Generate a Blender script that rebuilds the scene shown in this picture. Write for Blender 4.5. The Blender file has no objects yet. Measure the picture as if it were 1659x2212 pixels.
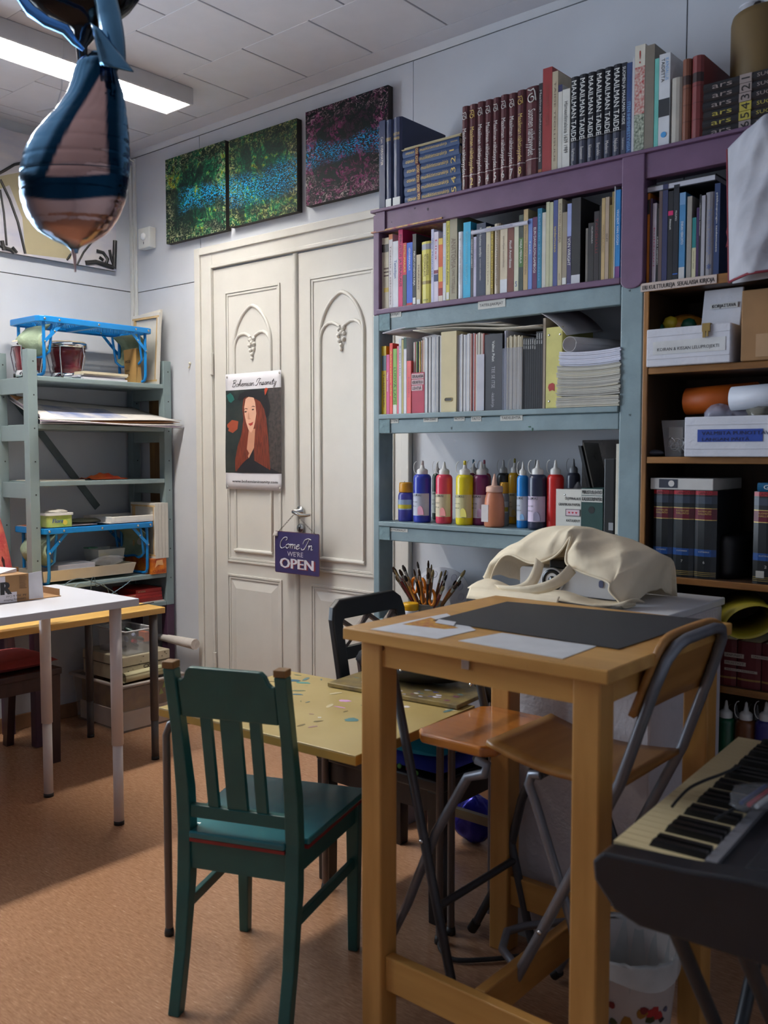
import bpy, math, random
from mathutils import Vector, Matrix
random.seed(7)
S = bpy.context.scene
COL = S.collection
# ------------------------------------------------------------------ camera (photo frame 1659 x 2212)
IMW, IMH, FPX, HORIZ, EYE = 1659.0, 2212.0, 2000.0, 980.0, 1.30
CX0, CY0 = IMW / 2, IMH / 2
PITCH = math.atan((CY0 - HORIZ) / FPX)
YAW = math.radians(40.3085)
CAM = Vector((4.106, -2.844, EYE))
CR = Vector((math.cos(YAW), math.sin(YAW), 0))
CFH = Vector((-math.sin(YAW), math.cos(YAW), 0))
CF = CFH * math.cos(PITCH) - Vector((0, 0, math.sin(PITCH)))
CU = CR.cross(CF)
cam = bpy.data.cameras.new('camera')
cam.sensor_fit = 'HORIZONTAL'; cam.sensor_width = 36.0
cam.lens = 36.0 * FPX / IMW
cam.clip_start = 0.05
cam.dof.use_dof = True; cam.dof.focus_distance = 3.7; cam.dof.aperture_fstop = 6.3
camo = bpy.data.objects.new('camera', cam); COL.objects.link(camo)
camo.matrix_world = Matrix(((CR.x, CU.x, -CF.x, CAM.x), (CR.y, CU.y, -CF.y, CAM.y), (CR.z, CU.z, -CF.z, CAM.z), (0, 0, 0, 1)))
S.camera = camo
# ------------------------------------------------------------------ world, daylight, exposure
S.view_settings.view_transform = 'Standard'; S.view_settings.look = 'None'
S.view_settings.exposure = 0.15; S.view_settings.gamma = 1.0
S.view_settings.use_curve_mapping = False
wd = bpy.data.worlds.new('sky'); S.world = wd; wd.use_nodes = True
nt = wd.node_tree; nt.nodes.clear()
bg = nt.nodes.new('ShaderNodeBackground'); bg.inputs[0].default_value = (0.62, 0.76, 1.0, 1); bg.inputs[1].default_value = 1.6
wo = nt.nodes.new('ShaderNodeOutputWorld'); nt.links.new(bg.outputs[0], wo.inputs[0])
def area(name, loc, rot, sx, sy, power, col):
    l = bpy.data.lights.new(name, 'AREA'); l.shape = 'RECTANGLE'; l.size = sx; l.size_y = sy; l.energy = power; l.color = col
    o = bpy.data.objects.new(name, l); o.location = loc; o.rotation_euler = rot; COL.objects.link(o); return o
# daylight entering through the window in the left wall
WIN = (-3.30, -1.20, 0.95, 2.62)
area('window_daylight', (-0.25, (WIN[0] + WIN[1]) / 2, (WIN[2] + WIN[3]) / 2), (0, math.radians(-90), 0), WIN[3] - WIN[2], WIN[1] - WIN[0], 108, (0.74, 0.87, 1.0))
# ------------------------------------------------------------------ pixel -> world (for measuring the photo)
def ray(u, v): return CF + CR * ((u - CX0 + 0.0) / FPX) - CU * ((v - CY0) / FPX)
def P(u, v, x=None, y=None, z=None):
    d = ray(u, v)
    if x is not None: t = (x - CAM.x) / d.x
    elif y is not None: t = (y - CAM.y) / d.y
    else: t = (z - CAM.z) / d.z
    return CAM + d * t
def PX(u, v, y): return P(u, v, y=y).x
def PZ(u, v, y): return P(u, v, y=y).z
# ------------------------------------------------------------------ materials
def lin(c):
    c = c / 255.0
    return c / 12.92 if c <= 0.04045 else ((c + 0.055) / 1.055) ** 2.4
def L3(c): return (lin(c[0]), lin(c[1]), lin(c[2]), 1)
MATS = {}
def mat(name, col, rough=0.5, metal=0.0, var=0.10, scale=18.0, bump=0.0, bscale=None, stretch=(1, 1, 1), coat=0.0, alpha=1.0, emit=None, estr=0, col2=None, detail=4, trans=0.0):
    if name in MATS: return MATS[name]
    m = bpy.data.materials.new(name); m.use_nodes = True; n = m.node_tree; N = n.nodes; b = N['Principled BSDF']
    b.inputs['Roughness'].default_value = rough; b.inputs['Metallic'].default_value = metal
    if coat: b.inputs['Coat Weight'].default_value = coat; b.inputs['Coat Roughness'].default_value = 0.12
    tc = N.new('ShaderNodeTexCoord'); mp = N.new('ShaderNodeMapping'); mp.inputs['Scale'].default_value = stretch
    n.links.new(tc.outputs['Object'], mp.inputs[0])
    nz = N.new('ShaderNodeTexNoise'); nz.inputs['Scale'].default_value = scale; nz.inputs['Detail'].default_value = detail
    n.links.new(mp.outputs[0], nz.inputs['Vector'])
    cr = N.new('ShaderNodeValToRGB'); cr.color_ramp.elements[0].position = 0.3; cr.color_ramp.elements[1].position = 0.7
    base = L3(col)
    c2 = L3(col2) if col2 else tuple(min(1, x * (1 + var)) for x in base[:3]) + (1,)
    cr.color_ramp.elements[0].color = base if col2 else tuple(x * (1 - var) for x in base[:3]) + (1,)
    cr.color_ramp.elements[1].color = c2
    n.links.new(nz.outputs[0], cr.inputs[0]); n.links.new(cr.outputs[0], b.inputs['Base Color'])
    if bump:
        bp = N.new('ShaderNodeBump'); bp.inputs['Strength'].default_value = bump; bp.inputs['Distance'].default_value = 0.01
        nb = nz
        if bscale:
            nb = N.new('ShaderNodeTexNoise'); nb.inputs['Scale'].default_value = bscale; nb.inputs['Detail'].default_value = 3
            n.links.new(mp.outputs[0], nb.inputs['Vector'])
        n.links.new(nb.outputs[0], bp.inputs['Height']); n.links.new(bp.outputs[0], b.inputs['Normal'])
    if alpha < 1: b.inputs['Alpha'].default_value = alpha
    if trans: b.inputs['Transmission Weight'].default_value = trans
    if emit: b.inputs['Emission Color'].default_value = L3(emit); b.inputs['Emission Strength'].default_value = estr
    MATS[name] = m; return m
def wood(name, c1, c2, rough=0.4, axis='z', scale=9.0, bump=0.05, coat=0.0):
    s = {'x': (0.12, 1, 1), 'y': (1, 0.12, 1), 'z': (1, 1, 0.12)}[axis]
    return mat(name, c1, rough, col2=c2, scale=scale, stretch=tuple(q * 3 for q in s), bump=bump, coat=coat, detail=6)
def clear(name, tint=(235, 240, 245), a=0.25, rough=0.1):
    if name in MATS: return MATS[name]
    m = mat(name, tint, rough, alpha=a); return m
def glass(name):
    if name in MATS: return MATS[name]
    m = bpy.data.materials.new(name); m.use_nodes = True; n = m.node_tree; N = n.nodes; N.remove(N['Principled BSDF'])
    t = N.new('ShaderNodeBsdfTransparent'); g = N.new('ShaderNodeBsdfGlossy'); g.inputs['Roughness'].default_value = 0.02
    fr = N.new('ShaderNodeFresnel'); fr.inputs[0].default_value = 1.4
    mx = N.new('ShaderNodeMixShader'); n.links.new(fr.outputs[0], mx.inputs[0]); n.links.new(t.outputs[0], mx.inputs[1]); n.links.new(g.outputs[0], mx.inputs[2])
    n.links.new(mx.outputs[0], N['Material Output'].inputs[0]); MATS[name] = m; return m
def C(*c, rough=0.5, **k):                       # quick painted / printed colour
    return mat('colour_%d_%d_%d_%d%s' % (c[0], c[1], c[2], int(rough * 100), 'm' if k.get('metal') else ''), c, rough, var=k.pop('var', 0.07), **k)
# ------------------------------------------------------------------ mesh builder (world coordinates)
class MB:
    def __init__(s, T=None): s.v = []; s.f = []; s.m = []; s.s = []; s.T = T
    def add(s, vs, fs, m=0, sm=False):
        o = len(s.v)
        for p in vs:
            p = Vector(p); s.v.append(s.T @ p if s.T else p)
        for f in fs: s.f.append([o + i for i in f]); s.m.append(m); s.s.append(sm)
        return s
    def box(s, x0, x1, y0, y1, z0, z1, m=0, R=None):
        vs = [(x, y, z) for z in (z0, z1) for y in (y0, y1) for x in (x0, x1)]
        if R:
            c = Vector(((x0 + x1) / 2, (y0 + y1) / 2, (z0 + z1) / 2)); vs = [c + R @ (Vector(p) - c) for p in vs]
        return s.add(vs, [(0, 2, 3, 1), (4, 5, 7, 6), (0, 1, 5, 4), (2, 6, 7, 3), (0, 4, 6, 2), (1, 3, 7, 5)], m)
    def hexa(s, p, m=0):                          # 8 points: bottom loop 4, top loop 4
        return s.add(p, [(3, 2, 1, 0), (4, 5, 6, 7), (0, 1, 5, 4), (1, 2, 6, 5), (2, 3, 7, 6), (3, 0, 4, 7)], m)
    def bar(s, a, b, w, d, up=(0, 0, 1), m=0, w2=None, d2=None):   # rectangular bar from a to b
        a = Vector(a); b = Vector(b); t = (b - a).normalized(); up = Vector(up)
        if abs(t.dot(up)) > 0.98: up = Vector((1, 0, 0))
        sx = t.cross(up).normalized(); sy = sx.cross(t); w2 = w2 or w; d2 = d2 or d
        q = lambda c, W, D: [c + sx * (i * W / 2) + sy * (j * D / 2) for i, j in ((-1, -1), (1, -1), (1, 1), (-1, 1))]
        return s.hexa(q(a, w, d) + q(b, w2, d2), m)
    def tube(s, pts, r, n=8, m=0, closed=False, caps=True):
        pts = [Vector(p) for p in pts]; k = len(pts); rs = r if isinstance(r, (list, tuple)) else [r] * k
        vs = []; t0 = None; nrm = None
        for i, p in enumerate(pts):
            if closed: t = (pts[(i + 1) % k] - pts[i - 1]).normalized()
            else: t = (pts[min(i + 1, k - 1)] - pts[max(i - 1, 0)]).normalized()
            if nrm is None:
                a = Vector((0, 0, 1)) if abs(t.z) < 0.9 else Vector((1, 0, 0)); nrm = t.cross(a).normalized()
            else:
                ax = t0.cross(t)
                if ax.length > 1e-6: nrm = Matrix.Rotation(t0.angle(t), 3, ax.normalized()) @ nrm
            b = t.cross(nrm).normalized(); t0 = t
            for j in range(n):
                a = 2 * math.pi * j / n; vs.append(p + (nrm * math.cos(a) + b * math.sin(a)) * rs[i])
        fs = []
        for i in range(k if closed else k - 1):
            i2 = (i + 1) % k
            for j in range(n): fs.append((i * n + j, i * n + (j + 1) % n, i2 * n + (j + 1) % n, i2 * n + j))
        s.add(vs, fs, m, True)
        if caps and not closed:
            s.add(vs[:n], [tuple(range(n - 1, -1, -1))], m); s.add(vs[-n:], [tuple(range(n))], m)
        return s
    def lathe(s, prof, c, n=20, m=0, ax=None, sx=1, sy=1, capb=True, capt=True, mf=None):
        c = Vector(c); vs = []
        R = Vector((0, 0, 1)).rotation_difference(Vector(ax)).to_matrix() if ax else Matrix.Identity(3)
        for (r, z) in prof:
            for j in range(n):
                a = 2 * math.pi * j / n; vs.append(c + R @ Vector((r * sx * math.cos(a), r * sy * math.sin(a), z)))
        for i in range(len(prof) - 1):
            s.add([], [], 0)
            o = len(s.v)
        o = len(s.v)
        for p in vs: s.v.append(s.T @ p if s.T else p)
        for i in range(len(prof) - 1):
            mm = mf[i] if mf else m
            for j in range(n):
                s.f.append([o + i * n + j, o + i * n + (j + 1) % n, o + (i + 1) * n + (j + 1) % n, o + (i + 1) * n + j]); s.m.append(mm); s.s.append(True)
        if capb and prof[0][0] > 1e-5: s.f.append([o + j for j in range(n - 1, -1, -1)]); s.m.append(mf[0] if mf else m); s.s.append(False)
        if capt and prof[-1][0] > 1e-5: s.f.append([o + (len(prof) - 1) * n + j for j in range(n)]); s.m.append(mf[-1] if mf else m); s.s.append(False)
        return s
    def prism(s, poly, o, ex, ey, ez, m=0):       # polygon (ex, ey) pushed along ez
        o = Vector(o); ex = Vector(ex); ey = Vector(ey); ez = Vector(ez); k = len(poly)
        a = [o + ex * p[0] + ey * p[1] for p in poly]; b = [p + ez for p in a]
        fs = [tuple(range(k - 1, -1, -1)), tuple(range(k, 2 * k))] + [(i, (i + 1) % k, k + (i + 1) % k, k + i) for i in range(k)]
        if ex.cross(ey).dot(ez) < 0: fs = [tuple(reversed(f)) for f in fs]
        return s.add(a + b, fs, m)
    def flat(s, poly, o, ex, ey, m=0):
        o = Vector(o); ex = Vector(ex); ey = Vector(ey)
        return s.add([o + ex * p[0] + ey * p[1] for p in poly], [tuple(range(len(poly)))], m)
    def grid(s, fn, nu, nv, m=0, sm=True, thick=0.0):
        vs = [Vector(fn(i / nu, j / nv)) for j in range(nv + 1) for i in range(nu + 1)]
        fs = [(j * (nu + 1) + i, j * (nu + 1) + i + 1, (j + 1) * (nu + 1) + i + 1, (j + 1) * (nu + 1) + i) for j in range(nv) for i in range(nu)]
        return s.add(vs, fs, m, sm)
    def text(s, t, o, ex, ey, size, m=0, fit=None, align='l', shear=0.0, bold=0):
        o = Vector(o); ex = Vector(ex).normalized(); ey = Vector(ey).normalized(); pen = 0.0; gl = []
        for ch in t:
            g = glyph(ch); gl.append((pen, g)); pen += g[2]
        k = size if not fit else None
        kx = size if not fit else fit / max(pen, 1e-6)
        off = {'l': 0, 'c': -pen * kx / 2, 'r': -pen * kx}[align]
        for rep in range(1 + bold):
            db = rep * size * 0.035
            for px, g in gl:
                if g[0]: s.add([o + ex.cross(ey) * (rep * 8e-5) + ex * (off + db + (px + x + y * shear) * kx) + ey * (y * size) for x, y in g[0]], g[1], m)
        return s
GL = {}
def glyph(ch):
    if ch in GL: return GL[ch]
    def me(t):
        c = bpy.data.curves.new('g', 'FONT'); c.body = t; c.resolution_u = 2
        o = bpy.data.objects.new('g', c); q = o.to_mesh()
        r = ([(v.co.x, v.co.y) for v in q.vertices], [tuple(p.vertices) for p in q.polygons])
        o.to_mesh_clear(); bpy.data.objects.remove(o); bpy.data.curves.remove(c); return r
    vs, fs = me(ch)
    a = me('I'); b = me(ch + 'I')
    adv = max(x for x, y in b[0]) - max(x for x, y in a[0])
    GL[ch] = (vs, fs, adv); return GL[ch]
WL = {}
def tag(o, label=None, cat=None, group=None, kind=None):
    if label: o['label'] = label
    if cat: o['category'] = cat
    if group: o['group'] = group
    if kind: o['kind'] = kind
    return o
def build(name, mb, mats, parent=None, label=None, cat=None, group=None, kind=None, bevel=0.0, seg=2, sub=0, solid=0.0):
    if not isinstance(mats, (list, tuple)): mats = [mats]
    xs = [p.x for p in mb.v]; ys = [p.y for p in mb.v]; zs = [p.z for p in mb.v]
    org = Vector(((min(xs) + max(xs)) / 2, (min(ys) + max(ys)) / 2, min(zs)))
    me = bpy.data.meshes.new(name); me.from_pydata([p - org for p in mb.v], [], mb.f)
    for m in mats: me.materials.append(m)
    me.polygons.foreach_set('material_index', mb.m); me.polygons.foreach_set('use_smooth', mb.s)
    me.update()
    o = bpy.data.objects.new(name, me); COL.objects.link(o); WL[o] = org
    if parent: o.parent = parent; o.location = org - WL[parent]
    else: o.location = org
    if bevel:
        b = o.modifiers.new('bevel', 'BEVEL'); b.width = bevel; b.segments = seg; b.limit_method = 'ANGLE'; b.angle_limit = math.radians(40)
    if solid:
        b = o.modifiers.new('solid', 'SOLIDIFY'); b.thickness = solid; b.offset = 0
    if sub:
        b = o.modifiers.new('sub', 'SUBSURF'); b.levels = sub; b.render_levels = sub
    tag(o, label, cat, group, kind); return o
def thing(name, loc, label, cat, group=None):
    o = bpy.data.objects.new(name, None); o.empty_display_size = 0.05; COL.objects.link(o)
    o.location = loc; WL[o] = Vector(loc); return tag(o, label, cat, group)
def B1(*a, **k): return MB().box(*a, **k)
def RZ(a, c): return Matrix.Translation(Vector(c)) @ Matrix.Rotation(math.radians(a), 4, 'Z')
X, Y, Z = Vector((1, 0, 0)), Vector((0, 1, 0)), Vector((0, 0, 1))
ORD = 'first second third fourth fifth sixth seventh eighth ninth tenth eleventh twelfth thirteenth fourteenth fifteenth sixteenth seventeenth eighteenth nineteenth twentieth'.split()
ORD += ['twenty-' + q for q in ORD[:9]] + ['thirtieth'] + ['thirty-' + q for q in ORD[:9]] + ['fortieth'] + ['forty-' + q for q in ORD[:9]] + ['fiftieth'] + ['fifty-' + q for q in ORD[:9]] + ['sixtieth']
def soft(t): return t * t * (3 - 2 * t)
# ================================================================== the room
RX, RY, RH = 5.4, -5.2, 2.83
WALL = mat('wall_paint', (206, 209, 216), 0.5, var=0.03, scale=6, bump=0.03, bscale=120)
SEAM = mat('seam_gap', (70, 68, 66), 0.9)
TRIMW = mat('door_paint', (216, 213, 206), 0.35, var=0.03, scale=8, bump=0.02, bscale=60)
CEILM = mat('ceiling_paint', (210, 210, 218), 0.6, var=0.03, scale=10, bump=0.02, bscale=200)
def floor_mat():
    m = bpy.data.materials.new('linoleum_floor'); m.use_nodes = True; n = m.node_tree; N = n.nodes; b = N['Principled BSDF']
    tc = N.new('ShaderNodeTexCoord'); mp = N.new('ShaderNodeMapping'); mp.inputs['Scale'].default_value = (22, 130, 1); mp.inputs['Rotation'].default_value = (0, 0, math.radians(3))
    n.links.new(tc.outputs['Object'], mp.inputs[0])
    a = N.new('ShaderNodeTexNoise'); a.inputs['Scale'].default_value = 1.6; a.inputs['Detail'].default_value = 8; a.inputs['Roughness'].default_value = 0.7
    n.links.new(mp.outputs[0], a.inputs['Vector'])
    cr = N.new('ShaderNodeValToRGB'); e = cr.color_ramp.elements
    e[0].position = 0.30; e[0].color = L3((160, 114, 84)); e[1].position = 0.62; e[1].color = L3((200, 154, 120))
    q = e.new(0.74); q.color = L3((234, 206, 180))
    n.links.new(a.outputs[0], cr.inputs[0])
    g = N.new('ShaderNodeTexNoise'); g.inputs['Scale'].default_value = 2.5; n.links.new(tc.outputs['Object'], g.inputs['Vector'])
    mx = N.new('ShaderNodeMix'); mx.data_type = 'RGBA'; mx.blend_type = 'MULTIPLY'; mx.inputs[0].default_value = 0.25
    n.links.new(cr.outputs[0], mx.inputs[6]); n.links.new(g.outputs[0], mx.inputs[7]); n.links.new(mx.outputs[2], b.inputs['Base Color'])
    b.inputs['Roughness'].default_value = 0.22
    bp = N.new('ShaderNodeBump'); bp.inputs['Strength'].default_value = 0.06; bp.inputs['Distance'].default_value = 0.01
    n.links.new(a.outputs[0], bp.inputs['Height']); n.links.new(bp.outputs[0], b.inputs['Normal'])
    return m
build('floor', B1(-0.1, RX, RY, 0.1, -0.08, 0), floor_mat(), kind='structure')
ceil = build('ceiling', B1(-0.1, RX + .1, RY - .1, 0.1, RH, RH + 0.08), mat('ceiling_board', (150, 148, 150), 0.8), kind='structure')
# ceiling tiles, staggered rows (the rows seen in the photo)
tile = None
for r in range(9):
    y1 = -0.107 - r * 0.3465
    off = 1.025 if r % 2 == 0 else 1.2
    k0 = -int((off - 0.02) / 0.352) - 1
    for k in range(k0, 10):
        x0 = off + k * 0.352
        xa, xb = max(x0, 0.06) + 0.0032, x0 + 0.352 - 0.0032
        if xb - xa < 0.03: continue
        full = xb - xa > 0.34
        if full and tile:
            o = tile.copy(); COL.objects.link(o); o.location = Vector(((xa + xb) / 2, y1 - 0.17325, RH - 0.009)) - WL[ceil]; o.parent = ceil
        else:
            o = build('ceiling_tile', B1(xa, xb, y1 - 0.3465 + 0.0007, y1 - 0.0007, RH - 0.009, RH), CEILM, ceil, bevel=0.0015, seg=1)
            if full: tile = o
build('border_strip', B1(0.02, RX, -0.1058, -0.012, RH - 0.009, RH), CEILM, ceil)
build('border_strip', B1(0.0, 0.0575, RY, -0.108, RH - 0.009, RH), CEILM, ceil)
build('ceiling_tile_field', B1(0.06, RX, RY, -3.24, RH - 0.009, RH), CEILM, ceil, kind='stuff')
# back wall: panels with dark joints, hole for nothing (door stands in front)
wb = build('wall_back', B1(-0.1, RX + .1, 0.006, 0.1, 0, RH), SEAM, kind='structure')
g = 0.0022
for (a, b, c, d) in ((0.0, 0.549, 2.122 + g, 2.795), (0.0, 0.60, 0.0, 2.122 - g), (0.549 + 2 * g, 1.839, 2.16, 2.795), (1.80, 2.914, 0, 2.795), (2.914 + 2 * g, 4.1, 0, 2.795), (4.104, RX, 0, 2.795)):
    if a == 1.80:
        build('wall_panel', B1(1.80, 1.8395, 0.0, 0.006, 0, 2.15), WALL, wb); a = 1.8395 + g
    build('wall_panel', B1(a, b, 0.0, 0.006, c, d), WALL, wb)
build('top_strip', B1(0, RX, 0.0, 0.006, 2.7995, RH), WALL, wb)
tr = MB(); tr.prism([(0, 0), (0.016, 0.02), (0.016, 0.03), (0, 0.03)], (0, 0, 2.80), -Y, Z, X * RX)
build('trim_1', tr, WALL, kind='structure')
# left wall with the window opening (off to the side of the photo)
y0, y1, z0, z1 = WIN
wl = build('wall_left', MB().box(-0.1, -0.006, y1, 0.1, 0, RH).box(-0.1, -0.006, RY - .1, y0, 0, RH).box(-0.1, -0.006, y0, y1, 0, z0).box(-0.1, -0.006, y0, y1, z1, RH), SEAM, kind='structure')
zs = 2.128
for (a, b, c, d) in ((y1, 0.0, 0, zs - g), (y1, 0.0, zs + g, RH), (RY, y0, 0, RH), (y0, y1, 0, z0), (y0, y1, z1, RH)):
    build('wall_panel', B1(-0.006, 0.0, a, b, c, d), WALL, wl)
build('wall_right', B1(RX, RX + 0.1, RY - .1, 0.1, 0, RH), WALL, kind='structure')
build('wall_front', B1(-0.1, RX + .1, RY - 0.1, RY, 0, RH), WALL, kind='structure')
for nme, a in (('baseboard_back', (0.0, 0.53, -0.012, 0.0, 0, 0.07)), ('baseboard_back_right', (1.85, RX, -0.012, 0.0, 0, 0.07)), ('baseboard_left', (0.0, 0.012, RY, -0.012, 0, 0.07))):
    build(nme, B1(*a), mat('baseboard_paint', (150, 112, 82), 0.5), kind='structure', bevel=0.003)
w1 = build('window_1', MB().box(-0.09, -0.03, y0, y1, z0, z0 + .06).box(-0.09, -0.03, y0, y1, z1 - .06, z1).box(-0.09, -0.03, y0, y0 + .06, z0, z1).box(-0.09, -0.03, y1 - .06, y1, z0, z1).box(-0.09, -0.03, (y0 + y1) / 2 - .03, (y0 + y1) / 2 + .03, z0, z1), TRIMW, kind='structure')
for a, b in ((y0 + .06, (y0 + y1) / 2 - .03), ((y0 + y1) / 2 + .03, y1 - .06)):
    build('window_pane', B1(-0.062, -0.058, a, b, z0 + .06, z1 - .06), glass('window_glass'), w1)
build('window_sill', B1(-0.03, 0.16, y0 - .04, y1 + .04, z0 - .03, z0), TRIMW, w1)
# ------------------------------------------------------------------ double door
D0, D1, DM, DT = 0.657, 1.743, 1.2, 2.155
cas = MB()
def casing(a, b, c, d):
    cas.box(a, b, -0.022, 0, c, d)
cas.box(0.54, 0.655, -0.020, 0.0, 0, 2.262).box(1.745, 1.84, -0.020, 0.0, 0, 2.262).box(0.655, 1.745, -0.020, 0.0, 2.163, 2.262)
cas.box(0.536, 0.575, -0.030, -0.020, 0, 2.266).box(1.805, 1.844, -0.030, -0.020, 0, 2.266).box(0.575, 1.805, -0.030, -0.020, 2.232, 2.266)
cas.box(0.635, 0.655, -0.026, -0.020, 0, 2.18).box(1.745, 1.765, -0.026, -0.020, 0, 2.18).box(0.655, 1.745, -0.026, -0.020, 2.163, 2.18)
build('trim_2', cas, TRIMW, kind='structure', bevel=0.003)
dr = build('door_1', MB().box(D0, DM - 0.001, -0.012, 0, 0.012, DT).box(DM + 0.001, D1, -0.012, 0, 0.012, DT), TRIMW, kind='structure')
def frame_mould(xa, xb, za, zb, y, w=0.022):
    mb = MB()
    for q, t in ((0, 0.007), (w * 0.55, 0.004)):
        a, b, c, d = xa + q, xb - q, za + q, zb - q; ww = w * 0.45
        mb.box(a, a + ww, y - t, y, c, d).box(b - ww, b, y - t, y, c, d).box(a + ww, b - ww, y - t, y, c, c + ww).box(a + ww, b - ww, y - t, y, d - ww, d)
    return mb
def arch_path(xc, hw, zb, zsp, zap):
    pts = [(xc - hw, zb), (xc - hw, zsp)]
    for i in range(1, 9):
        t = i / 9; pts.append((xc - hw * math.cos(t * math.pi / 2) ** 1.25, zsp + (zap - zsp) * math.sin(t * math.pi / 2) ** 1.15))
    pts.append((xc, zap))
    return pts + [(2 * xc - a, b) for a, b in reversed(pts[:-1])]
yd = -0.012
for i, xc in enumerate((0.925, 1.475)):
    lf = build('door_panel_moulding', frame_mould(xc - 0.185, xc + 0.185, 0.795, 2.045, yd), TRIMW, dr, bevel=0.0015)
    hw, zb, zsp, zap = 0.123, 0.852, 1.80, 1.965
    pth = arch_path(xc, hw, zb, zsp, zap)
    mb = MB().tube([(a, yd - 0.001, b) for a, b in pth + [pth[0]]], 0.0085, 8)
    mb.tube([(xc - hw - .006, yd - 0.002, zb), (xc + hw + .006, yd - 0.002, zb)], 0.010, 8)
    for s in (-1, 1):      # two inner arcs meeting at the drop
        arc = [(xc + s * hw, yd - 0.001, zsp - 0.03)] + [(xc + s * (hw - (hw - 0.012) * (1 - math.cos(t * math.pi * 0.62)) / 1.37), yd - 0.001, zsp - 0.03 + 0.075 * math.sin(t * math.pi * 0.74)) for t in (0.15, 0.3, 0.45, 0.6, 0.75, 0.9, 1.0)]
        mb.tube(arc, 0.0075, 8)
        e = arc[-1]; mb.tube([e, (xc + s * 0.008, yd - 0.001, e[2] - 0.02)], 0.0065, 8)
    build('gothic_arch_moulding', mb, TRIMW, dr)
    gb = MB()
    zt = zsp + 0.012
    for (dx, dz, r) in ((-.012, 0, .010), (.013, .006, .010), (-.016, -.024, .010), (.015, -.018, .010), (0, -.012, .010), (-.009, -.046, .010), (.011, -.042, .010), (0, -.064, .0095), (0, -.082, .008)):
        gb.lathe([(0.0005, -r), (r * .7, -r * .7), (r, 0), (r * .7, r * .7), (0.0005, r)], (xc + dx, yd - 0.004, zt + dz), 8)
    build('grape_ornament', gb, TRIMW, dr)
    build('door_panel_moulding', frame_mould(xc - 0.185, xc + 0.185, 0.12, 0.738, yd), TRIMW, dr, bevel=0.0015)
    rp = MB(); a, b, c, d = xc - 0.155, xc + 0.155, 0.15, 0.708; k = 0.035
    q = [(a, yd, c), (b, yd, c), (b, yd, d), (a, yd, d)]; w = [(a + k, yd - 0.008, c + k), (b - k, yd - 0.008, c + k), (b - k, yd - 0.008, d - k), (a + k, yd - 0.008, d - k)]
    rp.add(q + w, [(4, 5, 6, 7), (0, 1, 5, 4), (1, 2, 6, 5), (2, 3, 7, 6), (3, 0, 4, 7)])
    build('raised_panel', rp, TRIMW, dr)
build('astragal', MB().tube([(DM + 0.008, yd - 0.002, 0.02), (DM + 0.008, yd - 0.002, DT)], 0.013, 10), TRIMW, dr)
for z in (1.72, 0.30):
    build('hinge', MB().tube([(D0 - 0.003, -0.026, z - 0.05), (D0 - 0.003, -0.026, z + 0.05)], 0.008, 8).tube([(D0 - 0.003, -0.026, z - 0.003), (D0 - 0.003, -0.026, z + 0.003)], 0.0095, 8), TRIMW, dr)
NICK = mat('nickel', (205, 205, 205), 0.22, 1.0, var=0.05)
hx, hz = 1.235, 1.05
hd = build('door_handle', MB().lathe([(0.024, 0), (0.024, 0.004), (0.02, 0.008), (0.009, 0.010), (0.009, 0.045)], (hx, yd - 0.008, hz), 20, ax=(0, -1, 0)).tube([(hx, yd - .05, hz), (hx + .02, yd - .055, hz - .004), (hx + .05, yd - .056, hz - .012), (hx + .085, yd - .052, hz - .012), (hx + .105, yd - .05, hz - .008)], [.009, .0095, .008, .007, .005], 10), NICK, dr)
kp = build('keyhole_plate', MB().lathe([(0.02, 0), (0.02, 0.003), (0.017, 0.006), (0.0005, 0.006)], (hx, yd - 0.008, 0.977), 20, ax=(0, -1, 0)), NICK, dr)
build('keyhole', MB().box(hx - .002, hx + .002, yd - .0155, yd - .0145, .966, .978).lathe([(0.004, 0), (0.004, 0.001)], (hx, yd - .0145, .979), 12, ax=(0, -1, 0)), C(20, 18, 16), kp)
# ------------------------------------------------------------------ corner conduit, sensor box, wall marks
WHP = mat('white_plastic', (225, 225, 220), 0.4, var=0.02)
build('cable_conduit', MB().box(0.001, 0.022, -0.017, -0.001, 0.1, 2.76).box(0.030, 0.046, -0.013, -0.001, 0.4, 2.79).tube([(0.0, -0.28, 2.80), (0.02, -0.1, 2.795), (0.03, -0.03, 2.788), (0.05, -0.012, 2.77)], 0.004, 6), WHP, label='white cable conduit running up the corner between the two walls', cat='conduit', bevel=0.002)
sx0, sx1 = PX(302, 515, -0.03), PX(327, 515, -0.03); sz0, sz1 = PZ(315, 537, -0.03), PZ(315, 492, -0.03)
mb = MB().box(sx0, sx1, -0.042, -0.001, sz0, sz1)
sb = build('motion_sensor', mb, WHP, label='small white motion sensor box on the wall beside the corner', cat='sensor', bevel=0.006)
build('lens', MB().lathe([(0.019, 0), (0.018, 0.006), (0.012, 0.012), (0.0005, 0.015)], ((sx0 + sx1) / 2, -0.042, sz1 - 0.045), 16, ax=(0, -1, 0)), mat('lens_plastic', (240, 240, 240), 0.2), sb)
build('indicator', B1((sx0 + sx1) / 2 - .002, (sx0 + sx1) / 2 + .001, -0.043, -0.042, sz0 + .02, sz0 + .032), C(40, 40, 40), sb)
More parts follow.
